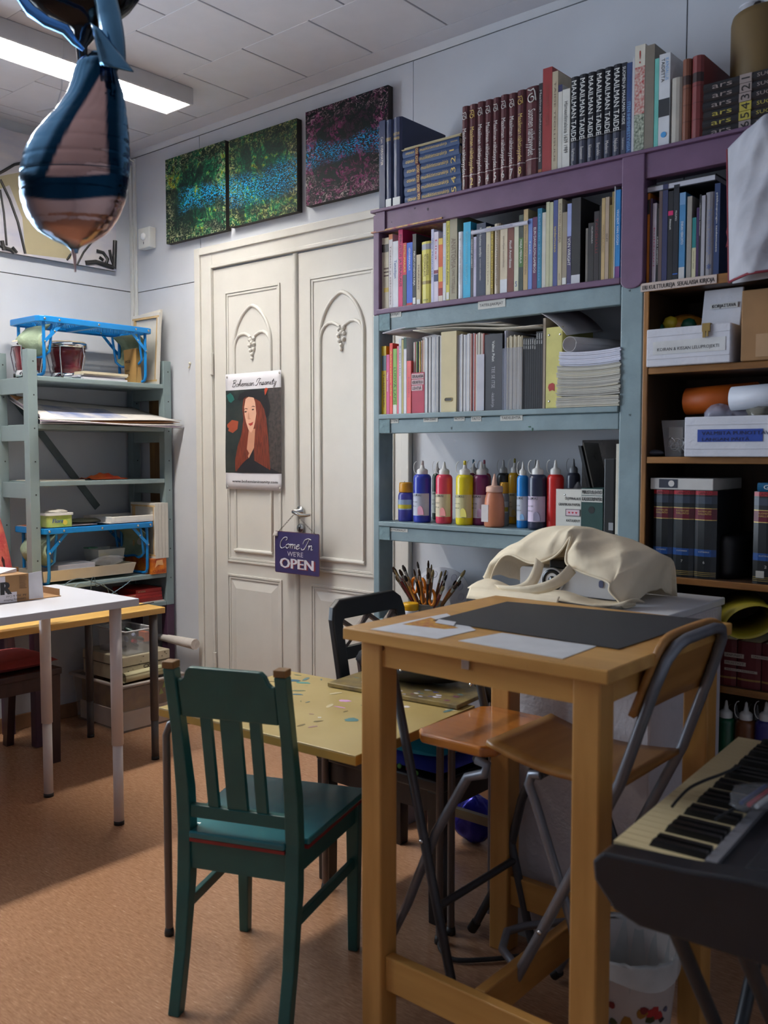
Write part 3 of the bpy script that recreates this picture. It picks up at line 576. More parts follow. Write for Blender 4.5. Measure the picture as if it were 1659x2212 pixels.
r1 = [
 (c3, 141, 184, 512, (204, 194, 172), 'cream paperback with dark title block', dict(bands=[(.09, .21, (60, 48, 70))])),
 (c3, 185, 209, 506, (212, 204, 186), 'thin cream paperback', dict(bands=[(.09, .20, (40, 36, 36))])),
 (c3, 210, 266, 502, (196, 184, 158), 'cream striped paperback', dict(bands=[(.09, .20, (40, 36, 36)), (.42, .44, (90, 60, 50)), (.47, .49, (90, 60, 50)), (.52, .54, (90, 60, 50)), (.70, .76, (200, 170, 70))])),
 (c3, 268, 312, 460, (214, 206, 206), 'white book with orange head', dict(bands=[(0, .07, (204, 120, 70))], texts=[('Taidetta ja tekniikkaa', .15, .95, 'n', .4)])),
 (c3, 313, 377, 540, (212, 212, 216), 'white book with blue title', dict(texts=[('Taiteilijan', .28, .56, 'b', .45)])),
 (c3, 378, 428, 390, (206, 40, 100), 'magenta book with black title', dict(texts=[('PIIRUSTUS JA MAALAUS', .08, .74, 'k', .55)])),
 (c3, 429, 472, 560, (196, 46, 60), 'short red book with picture cover', dict(texts=[('PASTELLIMAALAUS', .03, .46, 'y', .5)], bands=[(.5, .98, (60, 76, 66))])),
 (c3, 474, 541, 556, (46, 92, 196), 'bright blue book with red foot', dict(texts=[('VESIVÄRIMAALAUS', .08, .44, 'w', .32)], bands=[(.95, 1, (190, 40, 50))])),
 (c3, 542, 584, 456, (38, 36, 40), 'black drawing book with white title', dict(texts=[('PIIRUSTUSTAIDON KIRJA', .24, .72, 'w', .45)], sticker=True)),
 (c3, 586, 635, 696, (196, 182, 148), 'small cream book with brown lettering', dict(texts=[('MAALAUS', .2, .7, 'n', .4)], sticker=True)),
 (c3, 637, 755, 542, (206, 196, 92), 'wide yellow book with brown title', dict(rnd=.006, texts=[('KIINALAINEN', .20, .54, C(110, 90, 50), .22, .66), ('TUSSIMAALAUS', .20, .56, C(110, 90, 50), .22, .36), ('WSOY', .92, .95, 'k', .5, .5, 'h')], bands=[(.04, .13, (150, 150, 160)), (.63, .68, (150, 130, 70))])),
 (c3, 757, 788, 402, (196, 196, 222), 'thin lilac book with blue title', dict(texts=[('Värit Maalaukset', .12, .65, 'b', .5)])),
 (c3, 790, 840, 432, (214, 206, 220), 'white and lilac book with photo bands', dict(texts=[('Liisa', .1, .4, 'p', .4)], bands=[(.54, .59, (120, 50, 70)), (.60, .70, (50, 60, 100))])),
 (c3, 842, 891, 506, (206, 92, 44), 'orange and yellow flame-coloured book', dict(bands=[(0, .1, (216, 180, 70)), (.45, .68, (222, 186, 60)), (.78, .9, (150, 24, 24)), (.9, 1, (220, 206, 190))])),
 (c3, 893, 929, 330, (212, 212, 216), 'white book with faint blue title', dict(texts=[('Luonnon piirtäminen', .15, .75, 'l', .4)], sticker=True)),
 (c3, 931, 971, 306, (206, 196, 84), 'tall thin yellow book with black title', dict(texts=[("The Artist's Guide to Animal Anatomy", .05, .80, 'k', .5)], sticker=True)),
 (c3, 973, 1058, 226, (160, 152, 126), 'tallest tan book with brown capitals', dict(depth=.26, texts=[('ANATOMIA', .28, .63, 'n', .62), ('OPAS TAITEILIJALLE', .64, .92, 'n', .4)])),
 (c3, 1060, 1127, 430, (212, 212, 218), 'white book with tiny black mark', dict(rnd=.005, texts=[('Taide tuli kaupunkiin', .22, .78, C(170, 170, 170), .25), ('O', .10, .13, 'k', .25, .5, 'h')])),
 (c3, 1129, 1213, 320, (58, 176, 214), 'tall sky-blue book', dict(texts=[('Kuvataiteen käsikirja', .12, .82, C(120, 190, 210), .35)])),
 (c3, 1214, 1244, 410, (70, 66, 72), 'thin dark grey book with white title', dict(texts=[('KADONNEET KLASSIKOT', .14, .56, 'w', .55)])),
 (c3, 1246, 1279, 490, (190, 186, 206), 'short thin lilac book', dict(texts=[('taiteilijaelämää', .05, .5, C(120, 110, 150), .4)])),
 (c3, 1281, 1388, 332, (40, 50, 76), 'wide navy art book with white title', dict(texts=[('Kuusi kuuluisaa taiteilijaa', .06, .46, 'w', .22, .45), ('suomalaisen maalaustaiteen', .48, .78, 's', .14, .45)])),
 (c3, 1391, 1444, 372, (206, 196, 164), 'cream book with yellowed spine', dict(texts=[('Suomen taide', .25, .85, 'n', .25)])),
 (c3, 1446, 1477, 380, (150, 126, 50), 'thin dark yellow book', dict(texts=[('IMPRESSIONISMI', .1, .9, 'y', .6)])),
 (c3, 1479, 1552, 336, (180, 164, 142), 'tan clothbound book with long title', dict(rnd=.005, texts=[('MAALAUSTAITEEN HISTORIA', .05, .88, 'n', .28)])),
 (c3, 1555, 1638, 390, (204, 190, 164), 'cream book with white paper label at the foot', dict(texts=[('taiteilijan muistelmat', .12, .6, 'n', .25)], bands=[(.78, 1, (214, 216, 220))])),
 (c4, 260, 324, 472, (110, 56, 46), 'rust brown book with white title', dict(texts=[('Akseli Ameriikassa', .24, .64, 'w', .4)])),
 (c4, 326, 371, 476, (204, 202, 178), 'pale cream book', dict(texts=[('S', .84, .92, 'b', .5, .5, 'h')])),
 (c4, 373, 418, 388, (46, 60, 52), 'dark green book with bright green middle', dict(texts=[('MARJA MERKALA', .32, .63, 'w', .45)], bands=[(.30, .68, (66, 106, 46))])),
 (c4, 420, 464, 332, (184, 160, 116), 'worn tan book with torn head', dict(texts=[('Onni Okkonen WÄINÖ AALTONEN', .13, .80, 'n', .5)])),
 (c4, 466, 507, 426, (104, 132, 196), 'thin periwinkle blue book', dict(texts=[('Taide', .3, .5, 'w', .3)])),
 (c4, 509, 556, 410, (92, 40, 84), 'plum purple book with white capitals', dict(texts=[('ELIN DANIELSON-GAMBOGI', .14, .77, 'w', .5)])),
 (c4, 558, 602, 323, (34, 122, 156), 'teal blue book with script title', dict(texts=[('Gallerian aika taidetta', .06, .9, 'l', .4)])),
 (c4, 604, 641, 364, (196, 194, 184), 'thin pale grey book', dict()),
 (c4, 643, 678, 260, (190, 188, 156), 'tall pale olive book', dict(depth=.24)),
 (c4, 680, 714, 262, (186, 186, 152), 'second tall pale olive book', dict(depth=.24)),
 (c4, 716, 760, 242, (72, 82, 136), 'mottled blue book', dict(texts=[('taidemuseo', .3, .6, 'y', .5)])),
 (c4, 762, 802, 230, (186, 174, 146), 'tall cream book with grey capitals', dict(depth=.24, texts=[('KHA TAITEEN SANAKIRJA', .05, .5, 'n', .5), ('WSOY', .85, .93, 'n', .4)])),
 (c4, 804, 852, 362, (150, 138, 118), 'grey-tan book with white shelf sticker', dict(sticker=True)),
 (c4, 854, 896, 276, (150, 160, 206), 'lilac blue book with white capitals', dict(texts=[('VON WRIGHT', .42, .76, 'w', .7)], bands=[(.40, .98, (70, 62, 100))])),
 (c4, 898, 988, 220, (34, 32, 34), 'big worn black book with torn white foot', dict(depth=.27, bands=[(.89, .99, (200, 200, 204))])),
 (c4, 1036, 1060, 522, (104, 98, 92), 'short thin grey book', dict()),
 (c4, 1062, 1118, 468, (36, 32, 32), 'short black book with grey title', dict(texts=[('GALLEN-KALLELA', .06, .35, 's', .25, .7)])),
 (c4, 1120, 1172, 352, (40, 32, 34), 'black book with dark red lettering', dict(texts=[('TAIDEHALLI', .1, .6, C(120, 30, 36), .5)])),
 (c4, 1174, 1194, 297, (44, 42, 40), 'thin black book', dict()),
 (c4, 1196, 1231, 221, (186, 160, 112), 'tall gold-cream book', dict(depth=.24, texts=[('TOULOUSE-LAUTREC', .32, .66, 'n', .4)])),
 (c4, 1233, 1271, 209, (172, 152, 132), 'tall tan book with black title', dict(depth=.24, texts=[('DUFY', .44, .54, 'k', .5)])),
 (c4, 1273, 1298, 290, (120, 100, 40), 'thin mustard book', dict()),
 (c4, 1300, 1321, 158, (150, 132, 84), 'thin tall khaki book', dict(depth=.24)),
 (c4, 1323, 1333, 88, (210, 210, 212), 'thin tall white board', dict(depth=.24, name='mount_board', cat='board')),
 (c4, 1336, 1384, 138, (40, 126, 190), 'bright blue painterly book', dict(texts=[('VINCENT VAN GOGH', .22, .62, 'w', .45)], bands=[(.86, 1, (110, 60, 120))])),
]
row(r1, 1.8155, -0.285, 'in the purple bay', 'books in the purple bay')
# boards lying across the books
def slab(p0, p1, y0, y1, th, mats, name, label, cat, faces=None):
    mb = MB(); a, b = Vector(p0), Vector(p1)
    mb.hexa([(a.x, y0, a.z), (b.x, y0, b.z), (b.x, y1, b.z), (a.x, y1, a.z), (a.x, y0, a.z + th), (b.x, y0, b.z + th), (b.x, y1, b.z + th), (a.x, y1, a.z + th)])
    return build(name, mb, mats, None, label, cat)
sp_ = mat('splatter_board', (196, 160, 92), 0.5, col2=(150, 60, 90), scale=60, detail=3)
za = PZ(890, 473, -.29) ; zb_ = 2.026
slab((PX(803, 480, -.30), 0, PZ(803, 505, -.30)), (PX(956, 480, -.30), 0, PZ(803, 505, -.30) + .002), -.305, -.06, .005, sp_, 'painted_board', 'thin colour-splattered board lying across the books in the purple bay', 'board')
lying(PX(1018, 470, -.29), PX(1140, 470, -.29), 2.021, 2.034, -.292, .2, (200, 200, 212), 'white exhibition book lying across the books in the purple bay', None, texts=[('maalaustaiteen taivaalla', .25, .75, C(150, 140, 170), .5)])
# ---------------- magazine row
r2 = [
 (c5, 141, 186, 580, (226, 196, 36), 'yellow book with red title', dict(texts=[('LUOVAA PUUHAA', .05, .45, 'r', .5), ('kirja', .48, .55, 'b', .4)])),
 (c5, 188, 237, 576, (206, 176, 30), 'mustard yellow book with picture head', dict(texts=[('Taideseikkailu', .4, .9, 'k', .35)], bands=[(.14, .36, (90, 110, 120))])),
 (c5, 239, 274, 674, (206, 70, 128), 'short pink book', dict(texts=[('Hippo innostuu', .3, .62, 'w', .45)])),
 (c5, 276, 311, 542, (226, 64, 46), 'bright red book with yellow title', dict(texts=[('Askartelun aika', .1, .75, 'y', .45)])),
 (c5, 316, 361, 606, (130, 176, 66), 'grass green book with white foot', dict(texts=[('LUOVA LAPSI', .28, .85, C(40, 70, 30), .55)], bands=[(.86, 1, (220, 216, 206))])),
 (c5, 363, 381, 576, (226, 110, 130), 'thin salmon pink book', dict()),
 (c5, 383, 414, 490, (206, 206, 216), 'thin grey-white book with spiral motif', dict(texts=[('Askartelua', .08, .5, 'k', .35)])),
 (c5, 416, 437, 500, (176, 164, 96), 'thin olive book', dict()),
 (c5, 439, 472, 476, (214, 212, 218), 'white book beside the green photo cover', dict(bands=[(.0, .15, (50, 80, 64))])),
 (c5, 475, 524, 746, (222, 92, 88), 'short coral red book', dict(texts=[('Leikki', .3, .7, 'p', .3)])),
]
row(r2, 1.4415, -0.288, 'on the magazine shelf', 'craft books on the magazine shelf')
# tall white folder behind the children's books
book(PX(868, 760, -.09), PX(886, 760, -.09), 1.4415, PZ(868, 722, -.09) - 1.4415, -.085, .07, (206, 206, 202), 'tall white folder standing behind the green and pink books', None, cat='folder', name='folder')
def mag_box(cv, xl, xr, yt, ys, depth, m, label, lowfront=None, hole=None):
    u0, v0 = cv(xl, yt); u1, _ = cv(xr, yt); x0, x1 = PX(u0, v0 + 30, ys), PX(u1, v0 + 30, ys); zt = PZ(u0, v0, ys); zb = 1.4415
    t = .003; hb = zt if not lowfront else zt + lowfront
    mb = MB().box(x0, x1, ys, ys + t, zb, zt).box(x0, x1, ys + depth - t, ys + depth, zb, hb).box(x0 + t, x1 - t, ys + t, ys + depth - t, zb, zb + t)
    for xa in (x0, x1 - t):
        mb.hexa([(xa, ys + t, zb), (xa + t, ys + t, zb), (xa + t, ys + depth - t, zb), (xa, ys + depth - t, zb), (xa, ys + t, zt), (xa + t, ys + t, zt), (xa + t, ys + depth - t, hb), (xa, ys + depth - t, hb)])
    return build('magazine_file', mb, m, None, label, 'magazine file'), x0, x1, zb, zt
MAGG = 'magazines on the magazine shelf'
def mags(x0, x1, zb, zlo, zhi, ys, depth, cols, n, phrase, start=0, dx=0):
    xs = [x0 + (x1 - x0) * i / n for i in range(n + 1)]
    for i in range(n):
        c = cols[i % len(cols)]; zt = random.uniform(zlo, zhi)
        nm = {0: 'pale'}.get(0)
        book(xs[i], xs[i + 1], zb, zt - zb, ys + random.uniform(0, .004), depth, c[0], '%s magazine, %s %s' % (c[1], ORD[start + i], phrase), MAGG, gl=.35, cat='magazine', name='magazine', bands=[(b, b + .06, q) for b, q in c[2:]] if len(c) > 2 else ())
YM = -.286
mbx, x0, x1, zb, zt = mag_box(c5, 526, 678, 886, YM, .22, mat('red_card', (170, 26, 60), .45), 'crimson magazine file with three handwritten labels', lowfront=.09)
for i, t in enumerate(('SEKALAISIA', 'ASKARTELU-', 'LEHTIÄ')):
    w = x1 - x0; z1 = zt - .004 - i * .0205; o = build('paper_label', B1(x0 + .002, x0 + w * (.96 if i < 2 else .86), YM - .0012, YM - .0002, z1 - .018, z1), mat('label_rose', (214, 182, 186), .7), mbx)
    build('lettering', MB().text(t, (x0 + .005, YM - .0016, z1 - .0145), X, Z, .0155, fit=w * (.84 if i < 2 else .7), bold=1), INK, o)
COLS = [((200, 190, 180), 'cream'), ((150, 60, 60), 'red'), ((90, 120, 60), 'green'), ((60, 90, 130), 'blue'), ((190, 160, 60), 'yellow'), ((206, 200, 196), 'white'), ((150, 90, 60), 'orange brown'), ((190, 176, 160), 'beige')]
mags(x0 + .004, x1 - .004, zb + .0032, PZ(905, 735, YM) - .004, PZ(905, 735, YM) + .002, YM + .006, .2, COLS, 8, 'in the crimson magazine file')
GW = [((200, 200, 204), 'grey-white'), ((212, 210, 210), 'white'), ((180, 180, 188), 'silver grey'), ((204, 200, 196), 'ivory'), ((70, 70, 76), 'charcoal')]
xa, xb = PX(917, 790, YM), PX(952, 790, YM)
mags(xa, xb, 1.4415, PZ(930, 729, YM), PZ(930, 727, YM), YM, .21, GW, 11, 'of the pale magazines before the cream file')
mbx, x0, x1, zb, zt = mag_box(c5, 872, 1048, 416, YM - .004, .22, mat('cream_card', (206, 192, 150), .55, var=.04), 'cream card magazine file with an oval finger hole')
hx_, hz_ = (x0 + x1) / 2, PZ(970, 863, YM)
ov = [(hx_ + sgn * .010 + .006 * math.cos(a), hz_ + .006 * math.sin(a)) for sgn, rng in ((1, range(-4, 5)), (-1, range(4, 13))) for a in [math.pi * q / 8 for q in rng]]
build('finger_hole', MB().prism(ov, (0, YM - .0045, 0), X, Z, Y * -.0004), C(48, 40, 32), mbx)
build('hole_rim', MB().tube([(a, YM - .005, b) for a, b in ov], .0012, 5, closed=True), C(190, 174, 124), mbx)
xa, xb = PX(987, 790, YM), PX(1014, 790, YM)
mags(xa, xb, 1.4415, PZ(1000, 724, YM), PZ(1000, 721, YM), YM, .21, GW[:4], 9, 'of the pale magazines after the cream file')
RW = [((196, 180, 170), 'cream red-flecked'), ((130, 50, 40), 'brick red'), ((206, 198, 204), 'lilac white'), ((160, 60, 44), 'rust'), ((206, 196, 184), 'beige'), ((190, 180, 176), 'grey'), ((206, 200, 184), 'ivory'), ((180, 170, 160), 'taupe')]
xa, xb = PX(1014, 790, YM), PX(1046, 790, YM)
mags(xa, xb, 1.4415, PZ(1030, 722, YM), PZ(1030, 718, YM), YM, .21, RW, 10, 'of the mixed magazines beside the black binder')
sl_ = build('plastic_sleeve', B1(PX(1030, 800, YM - .006), PX(1046, 800, YM - .006), YM - .0065, YM - .0055, 1.4425, PZ(1038, 766, YM)), mat('sleeve_white', (206, 206, 216), .3, alpha=.8), None, 'translucent white sleeve against the mixed magazines beside black binder', 'sleeve')
# black do-it-yourself binder
x0, x1 = PX(1047, 800, YM - .004), PX(1085, 800, YM - .004); hB = PZ(1065, 722, YM) - 1.4415
book(x0, x1, 1.4415, hB, YM - .004, .25, (46, 46, 54), 'thick black binder with white sans-serif title on the magazine shelf', None, cat='binder', name='binder', texts=[('Valitut Palat', .09, .36, 'w', .15), ('TEE SE ITSE', .42, .71, C(170, 170, 176), .19), ('-käsikirja', .76, .96, C(170, 170, 176), .16)], gl=.5)
# clear holder with papers
x0, x1 = PX(1087, 800, YM), PX(1129, 800, YM); zt = PZ(1100, 752, YM)
ch = build('clear_holder', MB().box(x0, x1, YM - .006, YM - .004, 1.4415, zt).box(x0, x0 + .0015, YM - .004, YM + .2, 1.4415, zt).box(x1 - .0015, x1, YM - .004, YM + .2, 1.4415, zt), clear('holder_plastic', (190, 196, 214), .22), None, 'clear plastic magazine holder full of cream and white magazines', 'magazine file')
mags(x0 + .002, x0 + .012, 1.4415, PZ(1090, 715, YM), PZ(1090, 711, YM), YM, .2, [((196, 196, 210), 'bluish white')], 3, 'at the door end of the clear holder')
mags(x0 + .012, x1 - .002, 1.4415, PZ(1110, 728, YM), PZ(1110, 723, YM), YM, .2, [((190, 176, 146), 'cream'), ((170, 156, 128), 'tan'), ((198, 188, 164), 'ivory')], 11, 'of the old magazines in the clear holder')
x0, x1 = PX(1129.5, 800, YM), PX(1172, 800, YM)
for i in range(9):
    xa = x0 + (x1 - x0) * i / 9; xb = x0 + (x1 - x0) * (i + 1) / 9
    book(xa, xb, 1.4415, (PZ(1140, 730, YM) if i < 6 else PZ(1165, 717, YM)) - 1.4415 + random.uniform(-.002, .002), YM, .21, (34, 33, 36), '%s slim black magazine from the clear holder' % ORD[i], 'slim black magazines', gl=.35, cat='magazine', name='magazine', texts=[('TAIDE 19%d' % (90 + i), .02, .16, 'w', .5)])
book(PX(1172.5, 800, YM), PX(1178, 800, YM), 1.4415, PZ(1175, 687, YM) - 1.4415, YM, .22, (150, 134, 116), 'tall thin brown cardboard sheet between black magazines and yellow box', None, cat='cardboard', name='cardboard_sheet')
x0, x1 = PX(1179, 800, YM), PX(1214, 800, YM); zt = PZ(1190, 707, YM)
yb = build('yellow_box_file', B1(x0, x1, YM, YM + .2, 1.4415, zt), mat('yellow_card', (206, 198, 116), .45), None, 'pale yellow box file with red emblem beside the paper stack', 'box file', bevel=.002)
build('emblem', MB().prism([(0, 0), (.012, .004), (.02, -.001), (.02, -.022), (.012, -.018), (.002, -.022), (-.003, -.01)], (x0 + .012, YM - .0004, PZ(1190, 830, YM)), X, Z, -Y * .0006), C(170, 46, 40), yb)
for (uu, vv) in ((1186, 724), (1210, 722), (1186, 867)):
    build('rivet', MB().lathe([(.004, 0), (.003, .0012), (.0005, .0016)], (PX(uu, vv, YM), YM, PZ(uu, vv, YM)), 10, ax=(0, -1, 0)), NICK, yb)
# paper stack: individual magazines
x0, x1 = PX(1203, 820, YM - .02), PX(1338, 820, YM - .02); zz = 1.4415
zend = PZ(1270, 760, YM - .02); i = 0
while zz < zend:
    th_ = random.uniform(.0042, .0062); up = zz > zend - .045
    c = random.choice([(206, 206, 220), (198, 200, 216)]) if up else random.choice([(178, 174, 164), (190, 186, 174), (166, 162, 154), (184, 178, 160)])
    d0, d1 = random.uniform(-.003, .003), random.uniform(-.003, .004)
    if up: d0 += .006
    dish = lambda q: .006 * (abs(2 * q - 1) ** 2)
    mb = MB(); n = 6; ya, yb2 = YM - .02 + random.uniform(-.003, .003), -.03
    vs = []
    for j in range(n + 1):
        q = j / n; xx = x0 + d0 + (x1 - x0 + d1 - d0) * q; zb2 = zz + (dish(q) - .0 if zz > 1.47 else 0) * min(1, (zz - 1.44) / .06)
        vs += [(xx, ya, zb2), (xx, yb2, zb2), (xx, yb2, zb2 + th_ - .0006), (xx, ya, zb2 + th_ - .0006)]
    fs = [(j * 4 + a, j * 4 + (a + 1) % 4, j * 4 + 4 + (a + 1) % 4, j * 4 + 4 + a) for j in range(n) for a in range(4)] + [(3, 2, 1, 0), (n * 4, n * 4 + 1, n * 4 + 2, n * 4 + 3)]
    mb.add(vs, fs)
    build('magazine', mb, C(*c, rough=.6), None, '%s %s from the bottom of the thick paper stack' % ('bluish white pad' if up else 'grey-beige magazine', ORD[i]), 'magazine', 'magazines in the thick paper stack')
    zz += th_; i += 1
STK = zz + .006
# rolled sheet and curled sheet on the stack
GRP = mat('grey_roll_paper', (200, 196, 196), .5, var=.04)
rc = Vector((PX(1230, 743, YM), YM, STK + .021)); 
mb = MB(); R_ = .024
mb.grid(lambda a, b: rc + Vector((math.cos(6.5 * a) * (R_ - .0015 * a) + b * .10, b * .24, math.sin(6.5 * a) * (R_ - .0015 * a) + .001)), 24, 2)
build('paper_roll', mb, GRP, None, 'rolled grey-white paper tube lying on the thick paper stack', 'paper roll', solid=.0014)
mb = MB(); p0, p1, p2, p3 = [Vector((PX(u, v, -.295), -.295, PZ(u, v, -.295))) for u, v in ((1152, 667), (1180, 683), (1206, 697), (1224, 724))]
def bez(t): return p0 * (1 - t) ** 3 + p1 * 3 * t * (1 - t) ** 2 + p2 * 3 * t * t * (1 - t) + p3 * t ** 3
mb.grid(lambda a, b: bez(a) + Vector((b * .02, b * .2, b * .03)), 14, 3)
build('curled_sheet', mb, GRP, None, 'curled grey sheet rising from the paper roll towards the rail', 'paper', solid=.0016)
# loose sheets lying across the magazines
for i, (u0, v0, u1, v1, dz, c, dsc) in enumerate(((828, 720, 912, 700, 0, (206, 206, 216), 'white brochure with black end lying sloped on the magazine row'), (894, 713, 1172, 702, 0, (214, 206, 190), 'lowest wide cream sheet lying on the magazine row'), (900, 706, 1100, 697, 0, (196, 188, 176), 'middle folded cream sheet lying on the magazine row'), (870, 699, 1080, 694, 0, (186, 176, 162), 'uppermost grey-beige sheet lying on the magazine row'))):
    a = Vector((PX(u0, v0, -.29), 0, PZ(u0, v0, -.29))); b = Vector((PX(u1, v1, -.29), 0, PZ(u1, v1, -.29)))
    mb = MB(); ph = random.uniform(0, 6)
    mb.grid(lambda s, t: (a.x + (b.x - a.x) * s, -.296 + .004 * i + .2 * t + .006 * math.sin(5 * s + ph), a.z + (b.z - a.z) * s + .004 * math.sin(7 * s + ph) * (i > 0)), 16, 2)
    build('loose_sheet', mb, C(*c, rough=.55), None, dsc, 'paper', 'loose sheets on the magazine row', solid=.0025)
# ================================================================== paint shelf
ZP = 1.0565
c7 = lambda x, y: (800 + x / 2.765, 920 + y / 2.765)
LUK = 'acrylic paint bottles on the paint shelf'
def paint_bottle(u, w_px, vtop, y, col, label, lab=None, cap=(222, 220, 216), textc=None, z0=ZP, group=LUK, tcap=None, brand='LUKAS', small=False):
    r = w_px / 2 / FPX * (P(u, 1050, y=y) - CAM).length; x = PX(u, 1050, y); H = PZ(u, vtop, y) - z0
    bm = mat('paint_%d_%d_%d' % col, col, .28, var=.04)
    o = build('paint_bottle', MB().lathe([(r * .88, 0), (r * .98, .004), (r, .01), (r, H * .72), (r * .96, H * .755), (r * .8, H * .785), (r * .45, H * .80)], (x, y, z0), 24), bm, None, label, 'paint bottle', group)
    build('nozzle_cap', MB().lathe([(r * .60, H * .775), (r * .62, H * .79), (r * .62, H * .855), (r * .5, H * .875), (r * .26, H * .89), (r * .16, H * .95), (r * .13, H * .985), (r * .05, H)], (x, y, z0), 16), C(*cap, rough=.4), o)
    if tcap: build('tip', MB().lathe([(r * .17, H * .945), (r * .17, H * 1.0), (r * .1, H * 1.015)], (x, y, z0), 10), C(*tcap), o)
    ring = [(x - r * .62 - r * .42 * math.sin(t), y - r * .25, z0 + H * (.80 + .1 * (1 - math.cos(t)))) for t in [math.pi * q / 6 for q in range(7)]]
    build('cap_strap', MB().tube(ring, r * .05, 5), C(*cap, rough=.4), o)
    if lab:
        def arcp(a0, a1, z_0, z_1, rr): return lambda s, t: (x + rr * math.sin(a0 + (a1 - a0) * s), y - rr * math.cos(a0 + (a1 - a0) * s), z0 + z_0 + (z_1 - z_0) * t)
        q = build('bottle_label', MB().grid(arcp(-1.7, 1.5, H * .115, H * .48, r * 1.012), 12, 1), C(*lab, rough=.45), o)
        d = MB().grid(arcp(.15, 1.15, H * .12, H * .40, r * 1.018), 6, 1)
        build('label_swatch', MB().prism([(.9 * r * math.cos(a), .9 * r * math.sin(a)) for a in [math.pi * k / 10 for k in range(11)]], (x + r * .45, y - r * 1.0, z0 + H * .13), X * .55, Z * 1.1, Y * r * .1) if not small else d, C(*[int(.5 * a + .5 * b) for a, b in zip(lab, textc or col)]), q)
        build('lettering', MB().text(brand, (x - r * .55, y - r * 1.03, z0 + H * .435), X, Z, H * .05, fit=r * 1.2, bold=1).text('ACRYL TERZIA', (x - r * .6, y - r * 1.03, z0 + H * .33), X, Z, H * .028, fit=r * .7).text('200 ml', (x - r * .6, y - r * 1.03, z0 + H * .26), X, Z, H * .03), INK, q)
    return o
def pb(xl, xr, yt, y, *a, **k):
    u, v = c7((xl + xr) / 2, yt); return paint_bottle(u, (xr - xl) / 2.765, v, y, *a, **k)
YF, YB2 = -.245, -.10
pb(257, 364, 213, YF, (46, 62, 168), 'ultramarine blue paint bottle beside the small purple jar', lab=(186, 190, 206), textc=(220, 90, 120), tcap=(200, 196, 196))
pb(391, 491, 213, YF, (214, 66, 90), 'rose pink paint bottle with pale yellow-green label', lab=(216, 200, 170))
pb(511, 617, 213, YF, (226, 206, 30), 'lemon yellow paint bottle in the front of the paint shelf', lab=(206, 200, 150), tcap=(220, 200, 60))
pb(612, 714, 213, YF + .03, (110, 30, 80), 'dark magenta paint bottle behind the peach squeeze bottle', lab=(190, 182, 196), textc=(150, 90, 140))
pb(876, 945, 213, YF + .01, (34, 130, 206), 'bright sky blue paint bottle beside the navy one', lab=(196, 204, 216), textc=(40, 120, 190))
pb(944, 1054, 204, YF - .008, (46, 50, 74), 'dark navy paint bottle with lilac label, foremost', lab=(206, 190, 214))
pb(1055, 1155, 203, YF + .01, (206, 42, 38), 'scarlet red paint bottle without visible label', )
pb(370, 430, 213, YB2, (44, 62, 50), 'dark green paint bottle behind the rose bottle', lab=(190, 200, 190))
pb(575, 655, 205, YB2, (110, 40, 56), 'maroon paint bottle at the back behind the magenta bottle', tcap=(110, 150, 170))
pb(640, 720, 208, YB2 + .02, (170, 30, 44), 'crimson paint bottle at the back beside the maroon one', tcap=(190, 110, 130))
pb(757, 832, 202, YB2, (44, 44, 46), 'black paint bottle at the back, door side of the ochre one', cap=(170, 168, 166))
pb(824, 898, 200, YB2 + .005, (206, 156, 30), 'ochre yellow paint bottle at the back behind the sky blue one', lab=(190, 180, 150), tcap=(150, 140, 60))
pb(1172, 1252, 195, YB2, (66, 68, 82), 'slate grey paint bottle behind the white magazine file', cap=(150, 150, 152))
pb(950, 1020, 200, YB2 + .02, (120, 120, 126), 'grey paint bottle hidden behind the navy bottle', cap=(170, 168, 166))
# small jar with yellow lid
def jar(u, wpx, vtop, y, col, lid, label, bandc, name='paint_jar', z0=ZP, cat='paint jar', lidh=.25):
    r = wpx / 2 / FPX * (P(u, 1050, y=y) - CAM).length; x = PX(u, 1050, y); H = PZ(u, vtop, y) - z0
    o = build(name, MB().lathe([(r * .92, 0), (r, .006), (r, H * .66), (r * .9, H * .72), (r * .8, H * .75)], (x, y, z0), 24), mat('jar_%d_%d_%d' % col, col, .3, var=.04), None, label, cat)
    build('lid', MB().lathe([(r * .88, H * .745), (r * .9, H * .76), (r * .86, H * .97), (r * .8, H), (r * .3, H * .985)], (x, y, z0), 24), C(*lid, rough=.4), o)
    lb = build('jar_label', MB().grid(lambda s, t: (x + r * 1.012 * math.sin(-1.6 + 3.1 * s), y - r * 1.012 * math.cos(-1.6 + 3.1 * s), z0 + H * (.30 + .26 * t)), 12, 1), C(*bandc[0]), o)
    build('label_stripe', MB().grid(lambda s, t: (x + r * 1.02 * math.sin(-1.6 + 3.1 * s), y - r * 1.02 * math.cos(-1.6 + 3.1 * s), z0 + H * (.33 + .10 * t)), 12, 1), C(*bandc[1]), lb)
    return o
u, v = c7(212, 337); jar(u, 92 / 2.765, v, YF + .005, (66, 66, 150), (214, 150, 30), 'small purple-blue paint jar with orange-yellow lid at the door end', ((150, 170, 200), (196, 180, 40)))
u, v = c7(800, 337); jar(u, 60 / 2.765, v, YF + .06, (160, 158, 160), (220, 160, 40), 'small grey-white jar with yellow lid behind the peach bottle', ((206, 206, 206), (200, 180, 60)))
